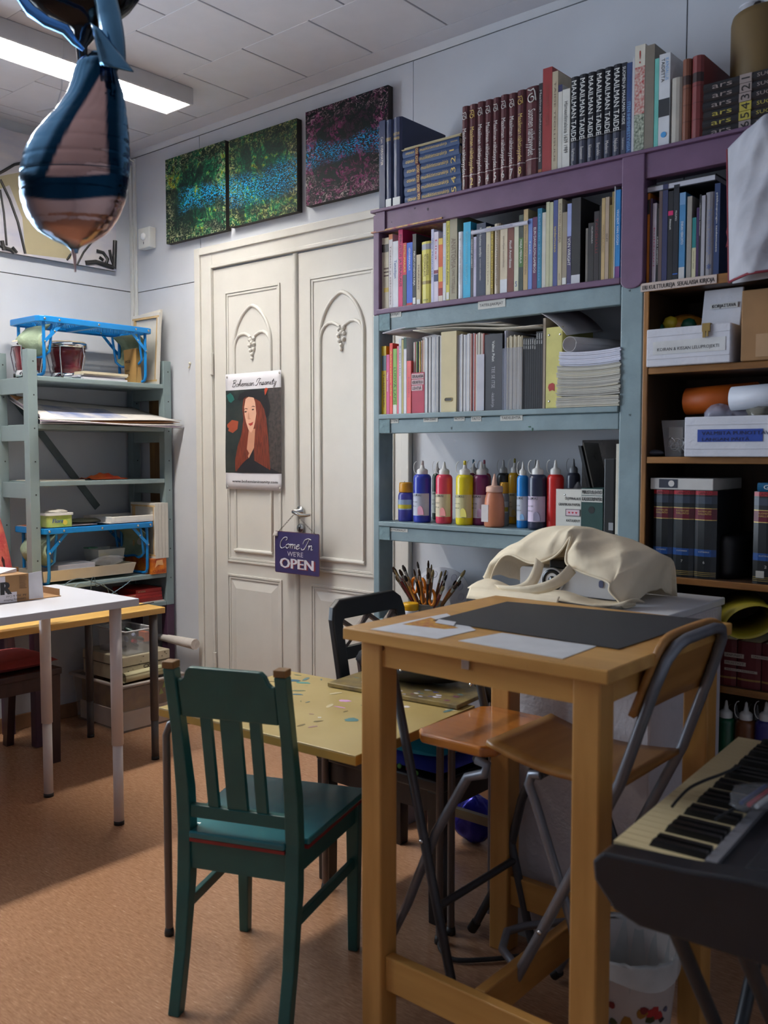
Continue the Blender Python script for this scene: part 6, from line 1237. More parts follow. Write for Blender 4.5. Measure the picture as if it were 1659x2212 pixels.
# bongos
CHR = mat('chrome', (225, 225, 228), .08, 1.0, var=.03); MRN = mat('maroon_lacquer', (96, 28, 38), .18, var=.1, coat=.5)
bg_ = thing('bongo_drums', (.17, -.55, S1), 'maroon bongo drums with chrome hoops on the uppermost shelf', 'drums')
for (yy, r, hh) in ((Qy(146, 775, .19), .082, .165), (Qy(62, 775, .19), .068, .150)):
    z0 = S1 + .012
    build('shell', MB().lathe([(r * .78, .0), (r * .82, .01), (r * .80, .03), (r * .84, .034), (r * .84, .05), (r * .82, .054), (r * .95, hh * .7), (r * .97, hh * .72), (r * .96, hh * .92)], (.19, yy, z0), 32), MRN, bg_)
    build('drum_head', MB().lathe([(r * 1.0, hh * .92), (r * .99, hh * .99), (r * .8, hh * 1.0), (.0005, hh * 1.0)], (.19, yy, z0), 32), mat('drum_skin', (206, 190, 160), .6), bg_)
    build('hoop', MB().lathe([(r * 1.0, hh * .82), (r * 1.06, hh * .82), (r * 1.06, hh * .95), (r * 1.0, hh * .95)], (.19, yy, z0), 32, capb=False, capt=False), CHR, bg_)
    build('base_ring', MB().lathe([(r * .8, -.01), (r * .86, -.01), (r * .86, .018), (r * .82, .018)], (.19, yy, z0), 32, capb=False, capt=False), CHR, bg_)
    for k in range(5):
        a = math.radians(20 + 72 * k); c_, s_ = math.cos(a), math.sin(a)
        build('tension_rod', MB().tube([(.19 + c_ * r * 1.05, yy + s_ * r * 1.05, z0 + hh * .85), (.19 + c_ * r * 1.12, yy + s_ * r * 1.12, z0 + hh * .6), (.19 + c_ * r * .93, yy + s_ * r * .93, z0 + .02), (.19 + c_ * r * .9, yy + s_ * r * .9, z0 - .010)], .0036, 6), CHR, bg_)
        build('rubber_tip', MB().lathe([(.005, 0), (.005, .016)], (.19 + c_ * r * .9, yy + s_ * r * .9, S1 + .0006), 8), C(24, 24, 24), bg_)
# papers and canvases on the uppermost shelf
def flatstack(xa, xb, ya, yb, z0, layers, grp, cat='paper', nm='paper_sheet', where='on the uppermost shelf'):
    z = z0
    for i, (th, c_, d, dsc) in enumerate(layers):
        R = Matrix.Rotation(math.radians(random.uniform(-3, 3)), 3, 'Z')
        build(nm, MB().box(xa + d, xb + d, ya + d * .7, yb + d * .4, z, z + th - .0004, R=R), C(*c_, rough=.6), None, dsc, cat, grp); z += th
    return z
flatstack(.10, .325, Qy(178, 815, .33), Qy(276, 815, .33), S1 + .0005, [(.010, (206, 206, 214), 0, 'bottom white pad of the pile beside the bongos'), (.008, (196, 194, 206), -.01, 'second pad from the bottom of the pile beside the bongos'), (.006, (180, 176, 168), .0, 'grey sketchbook in the middle of the pile beside the bongos'), (.012, (206, 196, 170), .004, 'cream sketchbook on top of the pile beside the bongos')], 'pads piled beside the bongos', 'sketchbook', 'sketchbook')
def framed_canvas(p_bot, p_top, wv, th, label, grp, h=None, bar=.03):
    """stretched canvas seen from the back: cloth, four stretcher bars; p_bot/p_top centre of lower/upper edge, wv half-width vector"""
    a, b, w = Vector(p_bot), Vector(p_top), Vector(wv); up = (b - a); n = w.cross(up).normalized()
    if n.dot(CAM - a) < 0: n = -n
    t = thing('stretched_canvas', a, label, 'canvas', grp); u_ = up.normalized(); ww = w.normalized()
    H = up.length; W = w.length
    def slab_(x0, x1, z0, z1, d0, d1, m, nm):
        pts = [a + ww * x + u_ * z + n * d for d in (d0, d1) for x, z in ((x0, z0), (x1, z0), (x1, z1), (x0, z1))]
        build(nm, MB().hexa(pts), m, t)
    CL = mat('raw_canvas', (206, 202, 194), .7, var=.04, scale=30)
    slab_(-W, W, 0, H, -th, -th * .75, CL, 'cloth')
    for (x0, x1, z0, z1) in ((-W - .001, -W, 0, H), (W, W + .001, 0, H), (-W, W, -.0005, 0), (-W, W, H, H + .001)): slab_(x0, x1, z0, z1, -th, .0006, CL, 'wrapped_edge')
    WB = wood('stretcher_wood', (176, 142, 92), (206, 176, 128), .6, 'z', 6)
    b_ = bar
    for (x0, x1, z0, z1) in ((-W, W, 0, b_), (-W, W, H - b_, H), (-W, -W + b_, b_, H - b_), (W - b_, W, b_, H - b_)):
        slab_(x0, x1, z0, z1, -th * .75, 0, WB, 'stretcher_bar')
        f = b_ * .55
        slab_(x0 if x0 == -W else x1 - f if x0 > 0 else x0, x1 if x1 == W else x0 + f if x1 < 0 else x1, z0 if z0 == 0 else (z1 - f if z1 == H and z0 > b_ else z0), z1 if z1 == H else (f if z0 == 0 else z1), 0, .0006, CL, 'folded_edge')
    return t
yR = -.075
xA = .165
framed_canvas((.215, -.098, S1 + .001), (.215, -.078, Qz(338, 683, .215)), (.112, 0, 0), .014, 'bigger stretched canvas leaning at the corner end of uppermost shelf', 'stretched canvases', bar=.022)
mb = MB().hexa([(.12, -.080, S1 + .001), (.286, -.080, S1 + .001), (.286, -.068, S1 + .001), (.12, -.068, S1 + .001), (.12, -.040, S1 + .36), (.286, -.040, S1 + .37), (.286, -.028, S1 + .37), (.12, -.028, S1 + .36)])
build('white_canvas', mb, C(214, 208, 196), None, 'long white canvas edge leaning outermost at the corner end of shelf', 'canvas', 'stretched canvases')
kb = build('kraft_bag', MB().hexa([(.22, -.205, S1 + .001), (.30, -.197, S1 + .001), (.30, -.165, S1 + .001), (.20, -.175, S1 + .001), (.225, -.215, S1 + .16), (.315, -.207, S1 + .165), (.30, -.175, S1 + .165), (.21, -.183, S1 + .16)]), mat('kraft_paper', (166, 130, 76), .75, var=.06, scale=20), None, 'brown kraft paper bag with black print behind the hanging pouch', 'bag')
bx = .2705
build('bag_print', MB().text('eco', (.248, -.2235, S1 + .095), X, Z, .028, bold=2).text('pussi', (.252, -.2235, S1 + .055), X, Z, .016, bold=1).text('eläimille', (.245, -.2235, S1 + .036), X, Z, .013, bold=1), INK, kb)
# second shelf: big sheets
rnd = random.Random(11)
for i, (dx, dz, c_, dsc) in enumerate(((.03, 0, (196, 192, 190), 'lowest buckled sheet of the big drawings on the second shelf'), (.06, .008, (190, 176, 190), 'lilac-edged sheet among the big drawings on the second shelf'), (.05, .016, (206, 202, 198), 'white middle sheet among the big drawings on the second shelf'), (.0, .026, (176, 120, 70), 'orange-brown sheet under the topmost drawing on the second shelf'), (.02, .034, (212, 206, 200), 'topmost big watercolour drawing on the second shelf'))):
    ya_, yb2 = -.724, -.070
    def dsh(s_, t, i=i, dx=dx, dz=dz):
        xx = .085 + (.395 + dx * .25 - .085) * t
        zz = S2 + .008 + dz * .8 + .105 * (1 - t) ** 1.3 * (1 - .35 * s_) - (.0 if t < .8 else .05 * (t - .8)) + .006 * math.sin(4 * s_ + i) * t + .008 * math.sin(2.2 * s_ + i) * (1 - t)
        yl_ = ya_ + (yb2 - ya_) * s_
        if xx > .345: yl_ += (xx - .345) * (1.1 if s_ > .5 else -.6) * abs(2 * s_ - 1) * 1.0
        return (xx, yl_, zz)
    o = build('drawing_sheet', MB().grid(dsh, 14, 12), C(*c_, rough=.6), None, dsc, 'drawing', 'big drawings on the second shelf', solid=.0014)
    if i == 4:
        mw = mat('watercolour_marks', (210, 204, 200), .6, col2=(90, 110, 160), scale=10, detail=5)
        build('painted_area', MB().grid(lambda a, b: Vector(dsh(.10 + .55 * a, .30 + .6 * b)) + Vector((.0005, 0, .0016)), 10, 8), mw, o)
# third shelf
build('paper_sheet', B1(.12, .325, -.72, -.50, S3 + .0005, S3 + .004), C(204, 196, 180), None, 'flat cream sheet on the third shelf behind the front post', 'paper')
CLR = mat('red_orange_cloth', (206, 60, 40), .7, col2=(222, 110, 40), scale=9)
build('cloth_scrap', MB().grid(lambda s, t: (.16 + .13 * t, Qy(190, 1030, .25) + (Qy(266, 1030, .25) - Qy(190, 1030, .25)) * s, S3 + .003 + (.022 * (math.sin(3.1 * s) ** 2) + .01 * math.sin(12 * s + 6 * t) ** 2) * math.sin(math.pi * t)), 18, 8), CLR, None, 'crumpled red and orange cloth scrap on the third shelf', 'cloth', solid=.001)
build('twig_bundle', MB().tube([(.22, -.42, S3 + .006), (.20, -.36, S3 + .012), (.24, -.33, S3 + .006)], .004, 6).tube([(.25, -.43, S3 + .005), (.22, -.36, S3 + .016), (.21, -.32, S3 + .006)], .003, 6), C(70, 62, 54), None, 'small dark tangle beside the red cloth scrap', 'twigs')
# on the lower tray table
ZT2 = TT2 + .0008
build('paper_sheet', B1(.10, .28, Qy(80, 1130, .28), Qy(215, 1120, .3), ZT2, ZT2 + .002), C(206, 190, 196), None, 'pale pink sheet under the margarine tub on the lower tray table', 'paper')
build('orange_sheet', MB().grid(lambda s, t: (.10 + .16 * t, -.70 + .14 * s, ZT2 + .003 + .02 * math.sin(math.pi * s) * t), 6, 4), C(196, 90, 40), None, 'curved orange sheet on the lower tray table behind the post', 'paper', solid=.001)
ty = Qy(131, 1120, .33); 
tub = build('margarine_tub', MB().prism(rrect(-.062, .062, -.045, .045, .018), (.288, ty, ZT2 + .0025), Y, X, Z * .052), mat('tub_green', (140, 176, 60), .35, col2=(196, 206, 120), scale=14), None, 'white and green margarine tub on the lower tray table', 'tub')
build('tub_rim', MB().prism(rrect(-.067, .067, -.050, .050, .020), (.288, ty, ZT2 + .0545), Y, X, Z * .010), C(222, 222, 220, rough=.35), tub)
build('tub_label', MB().text('Flora', (.3345, ty - .045, ZT2 + .022), Y, Z, .026, shear=.2, bold=1), C(50, 70, 150), tub)
build('label_flower', MB().lathe([(.012, 0), (.012, .0006)], (.3332, ty + .02, ZT2 + .022), 10, ax=(1, 0, 0)), C(226, 206, 80), tub)
build('rag', lump((.285, ty, ZT2 + .068), .038, .05, .012, 18, 10, .22, 6), C(176, 170, 160, rough=.9), tub)
build('folded_cloth', lump((.17, -.40, ZT2 + .012), .07, .11, .012, 20, 8, .10, 9), C(128, 126, 104, rough=.9), None, 'folded olive-grey cloth beside the white frame on the tray table', 'cloth')
fy0, fy1 = Qy(212, 1112, .22), Qy(322, 1112, .22)
wf = thing('picture_frame', (.2, (fy0 + fy1) / 2, ZT2), 'shallow white wooden frame lying on the lower tray table', 'frame')
WHF = C(222, 218, 210, rough=.5)
build('backing', B1(.09, .33, fy0 - .01, fy1 + .01, ZT2 + .0025, ZT2 + .0065), WHF, wf)
for a in ((.09, .33, fy0, fy0 + .02), (.09, .33, fy1 - .02, fy1), (.09, .11, fy0 + .02, fy1 - .02), (.31, .33, fy0 + .02, fy1 - .02)):
    build('frame_side', B1(a[0], a[1], a[2], a[3], ZT2 + .0065, ZT2 + .032), WHF, wf, bevel=.002)
# canvases standing at the corner end, resting on the orange box
OB = S4 + .0005
ob = build('puzzle_box', B1(.12, .345, -.158, -.072, OB, OB + .075), mat('flame_print', (150, 46, 20), .35, col2=(222, 130, 30), scale=22, detail=3), None, 'orange and red printed box under the upright canvases', 'box')
build('lettering', MB().text('CLASSIC', (.3455, -.152, OB + .008), Y, Z, .018, fit=.075, bold=1), C(150, 40, 20), ob)
build('picture_patch', MB().prism([(-.14, .03), (-.12, .045), (-.09, .04), (-.095, .068), (-.13, .066)], (.3452, 0, OB), Y, Z, X * .0006), C(222, 170, 120), ob)
for k in range(4):
    y0_ = -.152 + k * .0195
    framed_canvas((.245, y0_ + .018, OB + .0755), (.245, y0_ + .018, OB + .0755 + .27), (.10, 0, 0), .0175, '%s upright white canvas from the tray table, above the orange box' % ORD[k], 'small upright canvases', bar=.018)
# white plastic tray with things
def open_tray(x0, x1, y0, y1, z0, z1, m, label, fl=.012, nm='plastic_tray'):
    o_ = [(x0 - fl, y0 - fl), (x1 + fl, y0 - fl), (x1 + fl, y1 + fl), (x0 - fl, y1 + fl)]; i_ = [(x0, y0), (x1, y0), (x1, y1), (x0, y1)]; q = .004
    mb = MB().add([(a, b, z0) for a, b in i_] + [(a, b, z1) for a, b in o_] + [(a + (q if a < x0 else -q), b + (q if b < y0 else -q), z1) for a, b in o_] + [(a + (q if a == x0 else -q), b + (q if b == y0 else -q), z0 + q) for a, b in i_],
        [(3, 2, 1, 0)] + [(i, (i + 1) % 4, 4 + (i + 1) % 4, 4 + i) for i in range(4)] + [(4 + i, 4 + (i + 1) % 4, 8 + (i + 1) % 4, 8 + i) for i in range(4)] + [(8 + i, 8 + (i + 1) % 4, 12 + (i + 1) % 4, 12 + i) for i in range(4)] + [(12, 13, 14, 15)])
    return build(nm, mb, m, None, label, 'tray')
open_tray(.13, .318, Qy(98, 1240, .33), Qy(290, 1230, .33), S4 + .016, S4 + .066, mat('ivory_plastic', (214, 206, 190), .4, var=.03), 'long ivory plastic tray between the legs of the lower tray table')
yb0 = Qy(110, 1220, .25)
build('white_carton', B1(.16, .31, yb0, yb0 + .19, S4 + .021, S4 + .085), C(190, 188, 196), None, 'flat white carton lying in the ivory plastic tray', 'carton', bevel=.003)
yc_ = Qy(225, 1205, .22)
tubm = clear('frosted_plastic', (190, 196, 196), .45, .3)
cb_ = open_tray(.16, .27, yc_ - .06, yc_ + .07, S4 + .068, S4 + .135, tubm, 'frosted plastic box with yellow label standing in the ivory tray', .008, 'plastic_box')
build('yellow_label', B1(.2705, .272, yc_ - .055, yc_ - .005, S4 + .085, S4 + .118), C(190, 160, 60), cb_)
build('green_lid', B1(.155, .20, yc_ - .07, yc_ - .02, S4 + .136, S4 + .141), C(60, 130, 100), cb_)
build('plastic_wrap', lump((.285, yc_ - .02, S4 + .083), .02, .08, .022, 20, 10, .25, 12), mat('wrap_plastic', (206, 206, 210), .15, alpha=.5), None, 'crumpled clear wrap at the front of the ivory tray', 'plastic wrap')
# lowest visible shelf: red books
zq = S5 + .0005
build('white_folder', B1(.10, .33, -.33, -.075, zq, zq + .006), C(206, 200, 196), None, 'white folder under the red books on the lowest shelf', 'folder')
for i, (th, c_, d, dsc) in enumerate(((.016, (120, 26, 26), 0, 'lowest'), (.014, (150, 34, 30), .004, 'second'), (.014, (140, 30, 30), -.004, 'third'), (.018, (170, 40, 36), .008, 'topmost'))):
    zz = zq + .0065 + sum((.016, .014, .014, .018)[:i])
    o = build('red_book', B1(.12, .325 - abs(d), -.30 + d + (.06 if i == 3 else 0), -.082, zz, zz + th - .0006), C(*c_, rough=.4), None, '%s red book lying in the pile on the lowest shelf' % dsc, 'book', 'red books on the lowest shelf', bevel=.001)
    build('lettering', MB().text('MT SUOMI', (.3265 - abs(d), -.28 + (.06 if i == 3 else 0), zz + .004), Y, Z, .009, bold=1), C(206, 190, 150), o)
build('grey_crate', B1(.02, .30, -.70, -.36, zq, zq + .05), C(130, 128, 126), None, 'low grey box behind the cables on the lowest shelf', 'box', bevel=.004)
# ================================================================== tables at the left
def leg_pair(t, x, y, z1, zj, r1, r2, m, foot):
    o = build('leg', MB().lathe([(r1, zj), (r1, z1)], (x, y, 0), 20).lathe([(r2, .012), (r2, zj + .002)], (x, y, 0), 20), m, t)
    build('foot_cap', MB().lathe([(r2 + .001, 0), (r2 + .001, .014)], (x, y, 0), 16), foot, o)
BLKR = C(26, 24, 24)
ZW = .797
wt = thing('white_table', (1.11, -1.6, 0), 'white laminate table with round white legs, cardboard box on it', 'table')
WLAM = mat('white_laminate', (214, 212, 218), .3, var=.02, scale=5)
build('tabletop', B1(.845, 1.385, -2.25, -.955, ZW - .026, ZW), WLAM, wt, bevel=.002)
WLEG = mat('white_leg_paint', (218, 206, 202), .35, var=.03)
for x, y in ((.905, -1.041), (1.338, -1.021), (.905, -2.18), (1.338, -2.18)): leg_pair(wt, x, y, ZW - .026, .285, .0205, .0175, WLEG, BLKR)
ZY = .652
yt = thing('pine_table', (.6, -1.1, 0), 'low pine table with dark grey legs behind the white table', 'table')
PINE = wood('pine_top', (206, 160, 84), (226, 184, 110), .4, 'y', 7)
build('tabletop', B1(.345, .885, -1.75, -.478, ZY - .026, ZY), PINE, yt, bevel=.003)
GLEG = mat('dark_grey_leg', (72, 68, 68), .4, var=.05)
for x, y in ((.372, -.526), (.856, -.520), (.38, -1.7), (.856, -1.7)): leg_pair(yt, x, y, ZY - .026, .17, .0175, .0155, GLEG, BLKR)
# cables on the pine table and cables hanging behind
CBL = mat('grey_cable', (70, 88, 98), .5)
def cable(pts, r, label, m=CBL, nm='cable'):
    ps = [Vector(p) for p in pts]; out = []
    for i in range(len(ps) - 1):
        p0, p1, p2, p3 = ps[max(i - 1, 0)], ps[i], ps[i + 1], ps[min(i + 2, len(ps) - 1)]
        for q in range(6):
            t = q / 6; out.append(.5 * ((2 * p1) + (p2 - p0) * t + (2 * p0 - 5 * p1 + 4 * p2 - p3) * t * t + (3 * p1 - p0 - 3 * p2 + p3) * t ** 3))
    out.append(ps[-1])
    return build(nm, MB().tube(out, r, 6), m, None, label, 'cable')
q = lambda u, v, x=.50: tuple(P(u, v, x=x))
cable([q(130, 1275), q(150, 1256), q(175, 1250), q(205, 1258), q(235, 1272), q(262, 1290)], .0022, 'widest looping grey cable above the pine table')
cable([q(158, 1272, .48), q(172, 1260, .48), q(195, 1262, .48), (.46, -.36, .72), q(238, 1285, .48)], .0020, 'inner looping blue-grey cable above the pine table', mat('bluegrey_cable', (104, 130, 146), .5))
cable([q(196, 1280, .46), q(198, 1252, .46), q(204, 1248, .46), q(208, 1266, .46), q(222, 1262, .46), q(234, 1276, .46), q(232, 1290, .46)], .0020, 'tight coil of grey cable above the pine table')
cable([tuple(P(262, 1310, z=ZY + .003)), tuple(P(290, 1308, z=ZY + .003)), tuple(P(318, 1304, z=ZY + .003)), tuple(P(332, 1301, z=ZY + .003))], .0022, 'black cable lying across the end of the pine table', C(40, 40, 42))
# cardboard box on the white table
kx = 1.138; ky = -1.228; hb_ = .094
kb = thing('carton', (1.05, -1.36, ZW), 'opened cardboard carton with white print on the white table', 'box')
build('box_body', B1(.93, kx, -1.62, ky, ZW + .0006, ZW + hb_), CARD, kb, bevel=.001)
build('white_print', B1(kx + .0002, kx + .0008, -1.62, -1.312, ZW + .002, ZW + hb_ - .002), C(206, 200, 206), kb)
build('white_print', B1(kx + .0002, kx + .0008, -1.312, -1.272, ZW + .002, ZW + .036), C(206, 200, 206), kb)
build('lettering', MB().text('Laminating Machine', (kx + .0014, -1.240, ZW + .013), -Y, -Z, .010).text('Hot & Cold', (kx + .0014, -1.258, ZW + .026), -Y, -Z, .011).text('A4', (kx + .0014, -1.238, ZW + .026), -Y, -Z, .011), C(70, 60, 56), kb)
build('lettering', MB().text('R', (kx + .0014, -1.335, ZW + .03), Y, Z, .062, bold=4), INK, kb)
mb = MB()
for k in range(11): mb.box(kx + .0004, kx + .001, -1.262, -1.262 + random.uniform(.02, .028), ZW + .045 + k * .0042, ZW + .0462 + k * .0042)
build('fine_print', mb, C(92, 70, 48), kb, kind='stuff')
build('side_flap', MB().hexa([(kx - .002, ky, ZW + .004), (kx, ky, ZW + .004), (kx + .006, ky + .05, ZW + .004), (kx + .004, ky + .05, ZW + .004), (kx - .002, ky, ZW + hb_), (kx, ky, ZW + hb_), (kx + .006, ky + .045, ZW + hb_ + .004), (kx + .004, ky + .045, ZW + hb_ + .004)]), C(206, 204, 208), kb)
build('side_flap', MB().hexa([(.932, ky, ZW + .004), (.934, ky, ZW + .004), (.94, ky + .07, ZW + .004), (.938, ky + .07, ZW + .004), (.932, ky, ZW + hb_), (.934, ky, ZW + hb_), (.94, ky + .07, ZW + hb_), (.938, ky + .07, ZW + hb_)]), CARD, kb)
build('bottom_flap', B1(.94, kx, ky, ky + .12, ZW + .0008, ZW + .003), CARD, kb)
build('tuck_flap', B1(.96, kx - .01, ky + .118, ky + .121, ZW + .003, ZW + .026), CARD, kb)
build('paper_scrap', MB().hexa([(1.0, -1.33, ZW + hb_ + .001), (1.09, -1.31, ZW + hb_ + .001), (1.08, -1.24, ZW + hb_ + .001), (.99, -1.26, ZW + hb_ + .001), (1.0, -1.33, ZW + hb_ + .002), (1.09, -1.31, ZW + hb_ + .002), (1.08, -1.24, ZW + hb_ + .014), (.99, -1.26, ZW + hb_ + .014)]), C(214, 214, 222), kb)
# dark chair with red cushion tucked behind the tables, cloth over its back
dk = wood('dark_stained_wood', (46, 28, 30), (66, 40, 40), .4, 'z', 8)
dc = thing('dark_chair', (.40, -.95, 0), 'dark brown chair with a red seat pad under the pine table', 'chair')
cxa, cxb, cya, cyb, cz = .225, .585, -1.13, -.785, .405
build('seat', MB().prism([(cxa, cya + .02), (cxb, cya), (cxb, cyb), (cxa, cyb - .02)], (0, 0, cz - .03), X, Y, Z * .03), dk, dc, bevel=.006)
for (x, y) in ((cxb - .025, cya + .03), (cxb - .025, cyb - .03)): build('front_leg', MB().bar((x, y, 0), (x, y, cz - .03), .034, .034, w2=.042, d2=.042), dk, dc)
for y in (cya + .045, cyb - .045): build('rear_leg', MB().bar((cxa - .03, y, 0), (cxa + .02, y, cz), .034, .034).bar((cxa + .02, y, cz - .02), (.12, y, 1.0), .034, .030), dk, dc)
build('seat_apron', B1(cxb - .03, cxb - .015, cya + .05, cyb - .05, cz - .085, cz - .03), dk, dc)
build('back_rail', MB().hexa([(.132, cya + .06, .88), (.150, cya + .06, .88), (.150, cyb - .06, .88), (.132, cyb - .06, .88), (.112, cya + .06, .99), (.130, cya + .06, .99), (.130, cyb - .06, .99), (.112, cyb - .06, .99)]), dk, dc, bevel=.004)
def pillow(x0, x1, y0, y1, z0, h, T=None, n=12, tuft=0, seed=1):
    rnd = random.Random(seed); ph = rnd.uniform(0, 6); mb = MB(T); cx, cy = (x0 + x1) / 2, (y0 + y1) / 2
    def f(sg):
        def g(s, t):
            a, b = 2 * s - 1, 2 * t - 1; e = max(0, (1 - abs(a) ** 4) * (1 - abs(b) ** 4)) ** .5
            if tuft: e *= 1 - .42 * (math.exp(-((abs(a) - .42) ** 2 + (abs(b) - .42) ** 2) / .03)) - .18 * math.exp(-(a * a) / .01) * (abs(b) > .3)
            sh = 1 - .05 * (abs(a * b))
            return (cx + (x1 - x0) / 2 * a * sh, cy + (y1 - y0) / 2 * b * sh, z0 + h * .45 + sg * h * (.5 if sg > 0 else .44) * e + .02 * h * math.sin(7 * a + ph) * e)
        return g
    mb.grid(f(1), n, n); g2 = f(-1); mb.grid(lambda s, t: g2(1 - s, t), n, n); return mb
build('seat_cushion', pillow(.235, .56, -1.12, -.775, cz + .0005, .055), mat('red_pad', (150, 60, 62), .85, var=.08, scale=40, bump=.1, bscale=200), None, 'faded red seat pad lying on the dark chair', 'cushion')
RC = mat('red_plaid_cloth', (190, 60, 84), .85, col2=(214, 120, 100), scale=14, detail=2, bump=.3, bscale=90)
def clf(s, t): # s from the visible edge, t downwards
    e = P(0 + 30 * min(1, t * 1.05), 1100 + 140 * t, x=.185)
    return (.185 - .03 * (1 - t) + .012 * math.sin(16 * s + 4 * t), e.y - .30 * s, e.z + .02 * (s * (1 - t)))
build('draped_cloth', MB().grid(clf, 20, 14), RC, None, 'red and pink plaid cloth draped over the dark chair back', 'cloth', solid=.003)
# ================================================================== storage under the pine table
CLB = clear('storage_plastic', (206, 200, 194), .16, .25)
sbx = open_tray(.06, .445, -.40, -.095, .0006, .225, CLB, 'big clear storage box on the floor under the pine table', .016, 'storage_box')
build('rim_band', MB().tube([(.036, -.422, .226), (.469, -.422, .226), (.469, -.073, .226), (.036, -.073, .226)], .009, 8, closed=True), mat('frosted_rim', (206, 196, 190), .35, alpha=.9), sbx)
build('stored_paper', B1(.07, .437, -.392, -.103, .008, .095), C(206, 192, 184), sbx)
build('stored_craft', B1(.075, .43, -.385, -.11, .096, .20), mat('craft_scraps', (96, 66, 52), .7, col2=(150, 116, 70), scale=14, detail=6), sbx)
for k, (yy, zz) in enumerate(((-.17, .17), (-.14, .185), (-.19, .14))):
    build('green_scrap', MB().prism([(0, 0), (.025, .004), (.012, .03)], (.4315, yy, zz), Y, Z, X * .002), C(150, 170, 40), sbx)
zb2 = .236
tb = thing('metal_toolbox', (.25, -.25, zb2), 'scuffed cream metal toolbox on the clear storage box', 'toolbox')
CRM = mat('scuffed_cream', (196, 186, 162), .45, col2=(176, 166, 140), scale=16, bump=.1)
build('case_body', B1(.10, .43, -.39, -.125, zb2, zb2 + .07), CRM, tb, bevel=.004)
build('case_lid', B1(.098, .432, -.392, -.123, zb2 + .0715, zb2 + .118), CRM, tb, bevel=.004)
build('seam_line', B1(.10, .4315, -.3915, -.124, zb2 + .0700, zb2 + .0716), C(50, 44, 38), tb)
build('latch', MB().tube([(.434, -.262 + .012 * math.cos(a), zb2 + .058 + .008 * math.sin(a)) for a in [2 * math.pi * k / 12 for k in range(12)]], .002, 5, closed=True).tube([(.434, -.236 + .012 * math.cos(a), zb2 + .058 + .008 * math.sin(a)) for a in [2 * math.pi * k / 12 for k in range(12)]], .002, 5, closed=True), C(86, 78, 66, rough=.3, metal=1.0), tb)
rnd = random.Random(4); mb = MB()
for k in range(26):
    yy, zz = rnd.uniform(-.38, -.13), zb2 + rnd.uniform(.004, .11); mb.box(.4318, .4328, yy, yy + rnd.uniform(.002, .008), zz, zz + rnd.uniform(.002, .004))
build('paint_chips', mb, C(44, 40, 36), tb, kind='stuff')
zc = zb2 + .1185
cbx = open_tray(.20, .42, -.36, -.215, zc, zc + .115, clear('thin_clear', (206, 210, 214), .28, .12), 'small clear box of odds and ends on the toolbox', .008, 'clear_box')
build('rim_band', MB().tube([(.19, -.37, zc + .115), (.43, -.37, zc + .115), (.43, -.205, zc + .115), (.19, -.205, zc + .115)], .004, 6, closed=True), C(210, 210, 214), cbx)
rnd = random.Random(9)
for k in range(14):
    c_ = [(30, 28, 32), (40, 60, 54), (206, 100, 60), (44, 42, 46), (180, 60, 70), (120, 130, 170)][k % 6]
    p_ = Vector((rnd.uniform(.24, .40), rnd.uniform(-.34, -.235), zc + .02 + .006 * k)); d_ = Vector((rnd.uniform(-.03, .03), rnd.uniform(-.03, .03), rnd.uniform(-.008, .012)))
    build('odd_part', MB().tube([p_ - d_, p_, p_ + d_ * 1.0], [.008, .011, .007], 7), C(*c_, rough=.3), cbx)
build('orange_block', B1(.36, .41, -.25, -.225, zc + .05, zc + .095), C(214, 110, 70), cbx)
def proll(a, b, r, m, label, turns=6.5, cat='paper roll', nm='paper_roll'):
    a, b = Vector(a), Vector(b); t = (b - a).normalized(); e1 = t.cross(Z).normalized(); e2 = e1.cross(t)
    return build(nm, MB().grid(lambda s, q: a + (b - a) * q + (e1 * math.cos(turns * s + .5) + e2 * math.sin(turns * s + .5)) * (r - .002 * s), 24, 3), m, None, label, cat, solid=.0012)
proll((.452, -.40, .262), (.452, -.19, .267), .024, mat('cream_roll', (206, 200, 160), .55, var=.04), 'cream paper roll resting on the rim of the storage box')
a, b = P(330, 1372, y=-.055), P(422, 1392, y=-.075)
build('wrapped_roll', MB().tube([a, a * .7 + b * .3, a * .4 + b * .6, b], [.014, .018, .022, .026], 10), mat('tissue_white', (206, 198, 192), .6, var=.05, scale=12, bump=.4, bscale=30), None, 'white wrapped roll leaning against the wall beside the door casing', 'paper roll')
# ================================================================== painted work tables
ZA = .626
OCH = mat('ochre_tabletop', (172, 148, 90), .3, col2=(188, 166, 108), scale=6, bump=.03)
OCE = mat('ochre_edge', (160, 120, 48), .45)
AR = RZ(3.7, (2.076, -1.380, 0)); LA, LB = .670, .515
t1 = thing('painted_table', (2.4, -1.1, 0), 'ochre paint-stained work table with brown tube legs behind green chair', 'table')
TUBE = mat('brown_grey_tube', (104, 92, 86), .35, .3, var=.05)
build('tabletop', MB(AR).box(0, LA, 0, LB, ZA - .024, ZA - .003, m=1).box(.0, LA, .0, LB, ZA - .003, ZA), [OCH, OCE], t1, bevel=.003)
w2l = AR.inverted()
def L2(u, v, z): p = w2l @ P(u, v, z=z); return p.x, p.y
def tube_leg(par, T, x, y, ix, iy, zt, m=TUBE, r=.0105):
    o = build('leg', MB(T).tube([(x, y, .012), (x, y, zt - .05), (x + ix * .01, y + iy * .01, zt - .022), (x + ix * .035, y + iy * .035, zt - .0115), (x + ix * .12, y + iy * .12, zt - .0115)], r, 10), m, par)
    build('foot_cap', MB(T).lathe([(r * 1.25, 0), (r * 1.3, .008), (r * 1.05, .022)], (x, y, 0), 12), BLKR, o)
for (x, y, ix, iy) in ((.016, .012, .8, .6), (.658, .150, -.9, .2), (.02, .48, .8, -.6), (.625, .47, -.8, -.6)): tube_leg(t1, AR, x, y, ix, iy, ZA - .024)
rnd = random.Random(21)
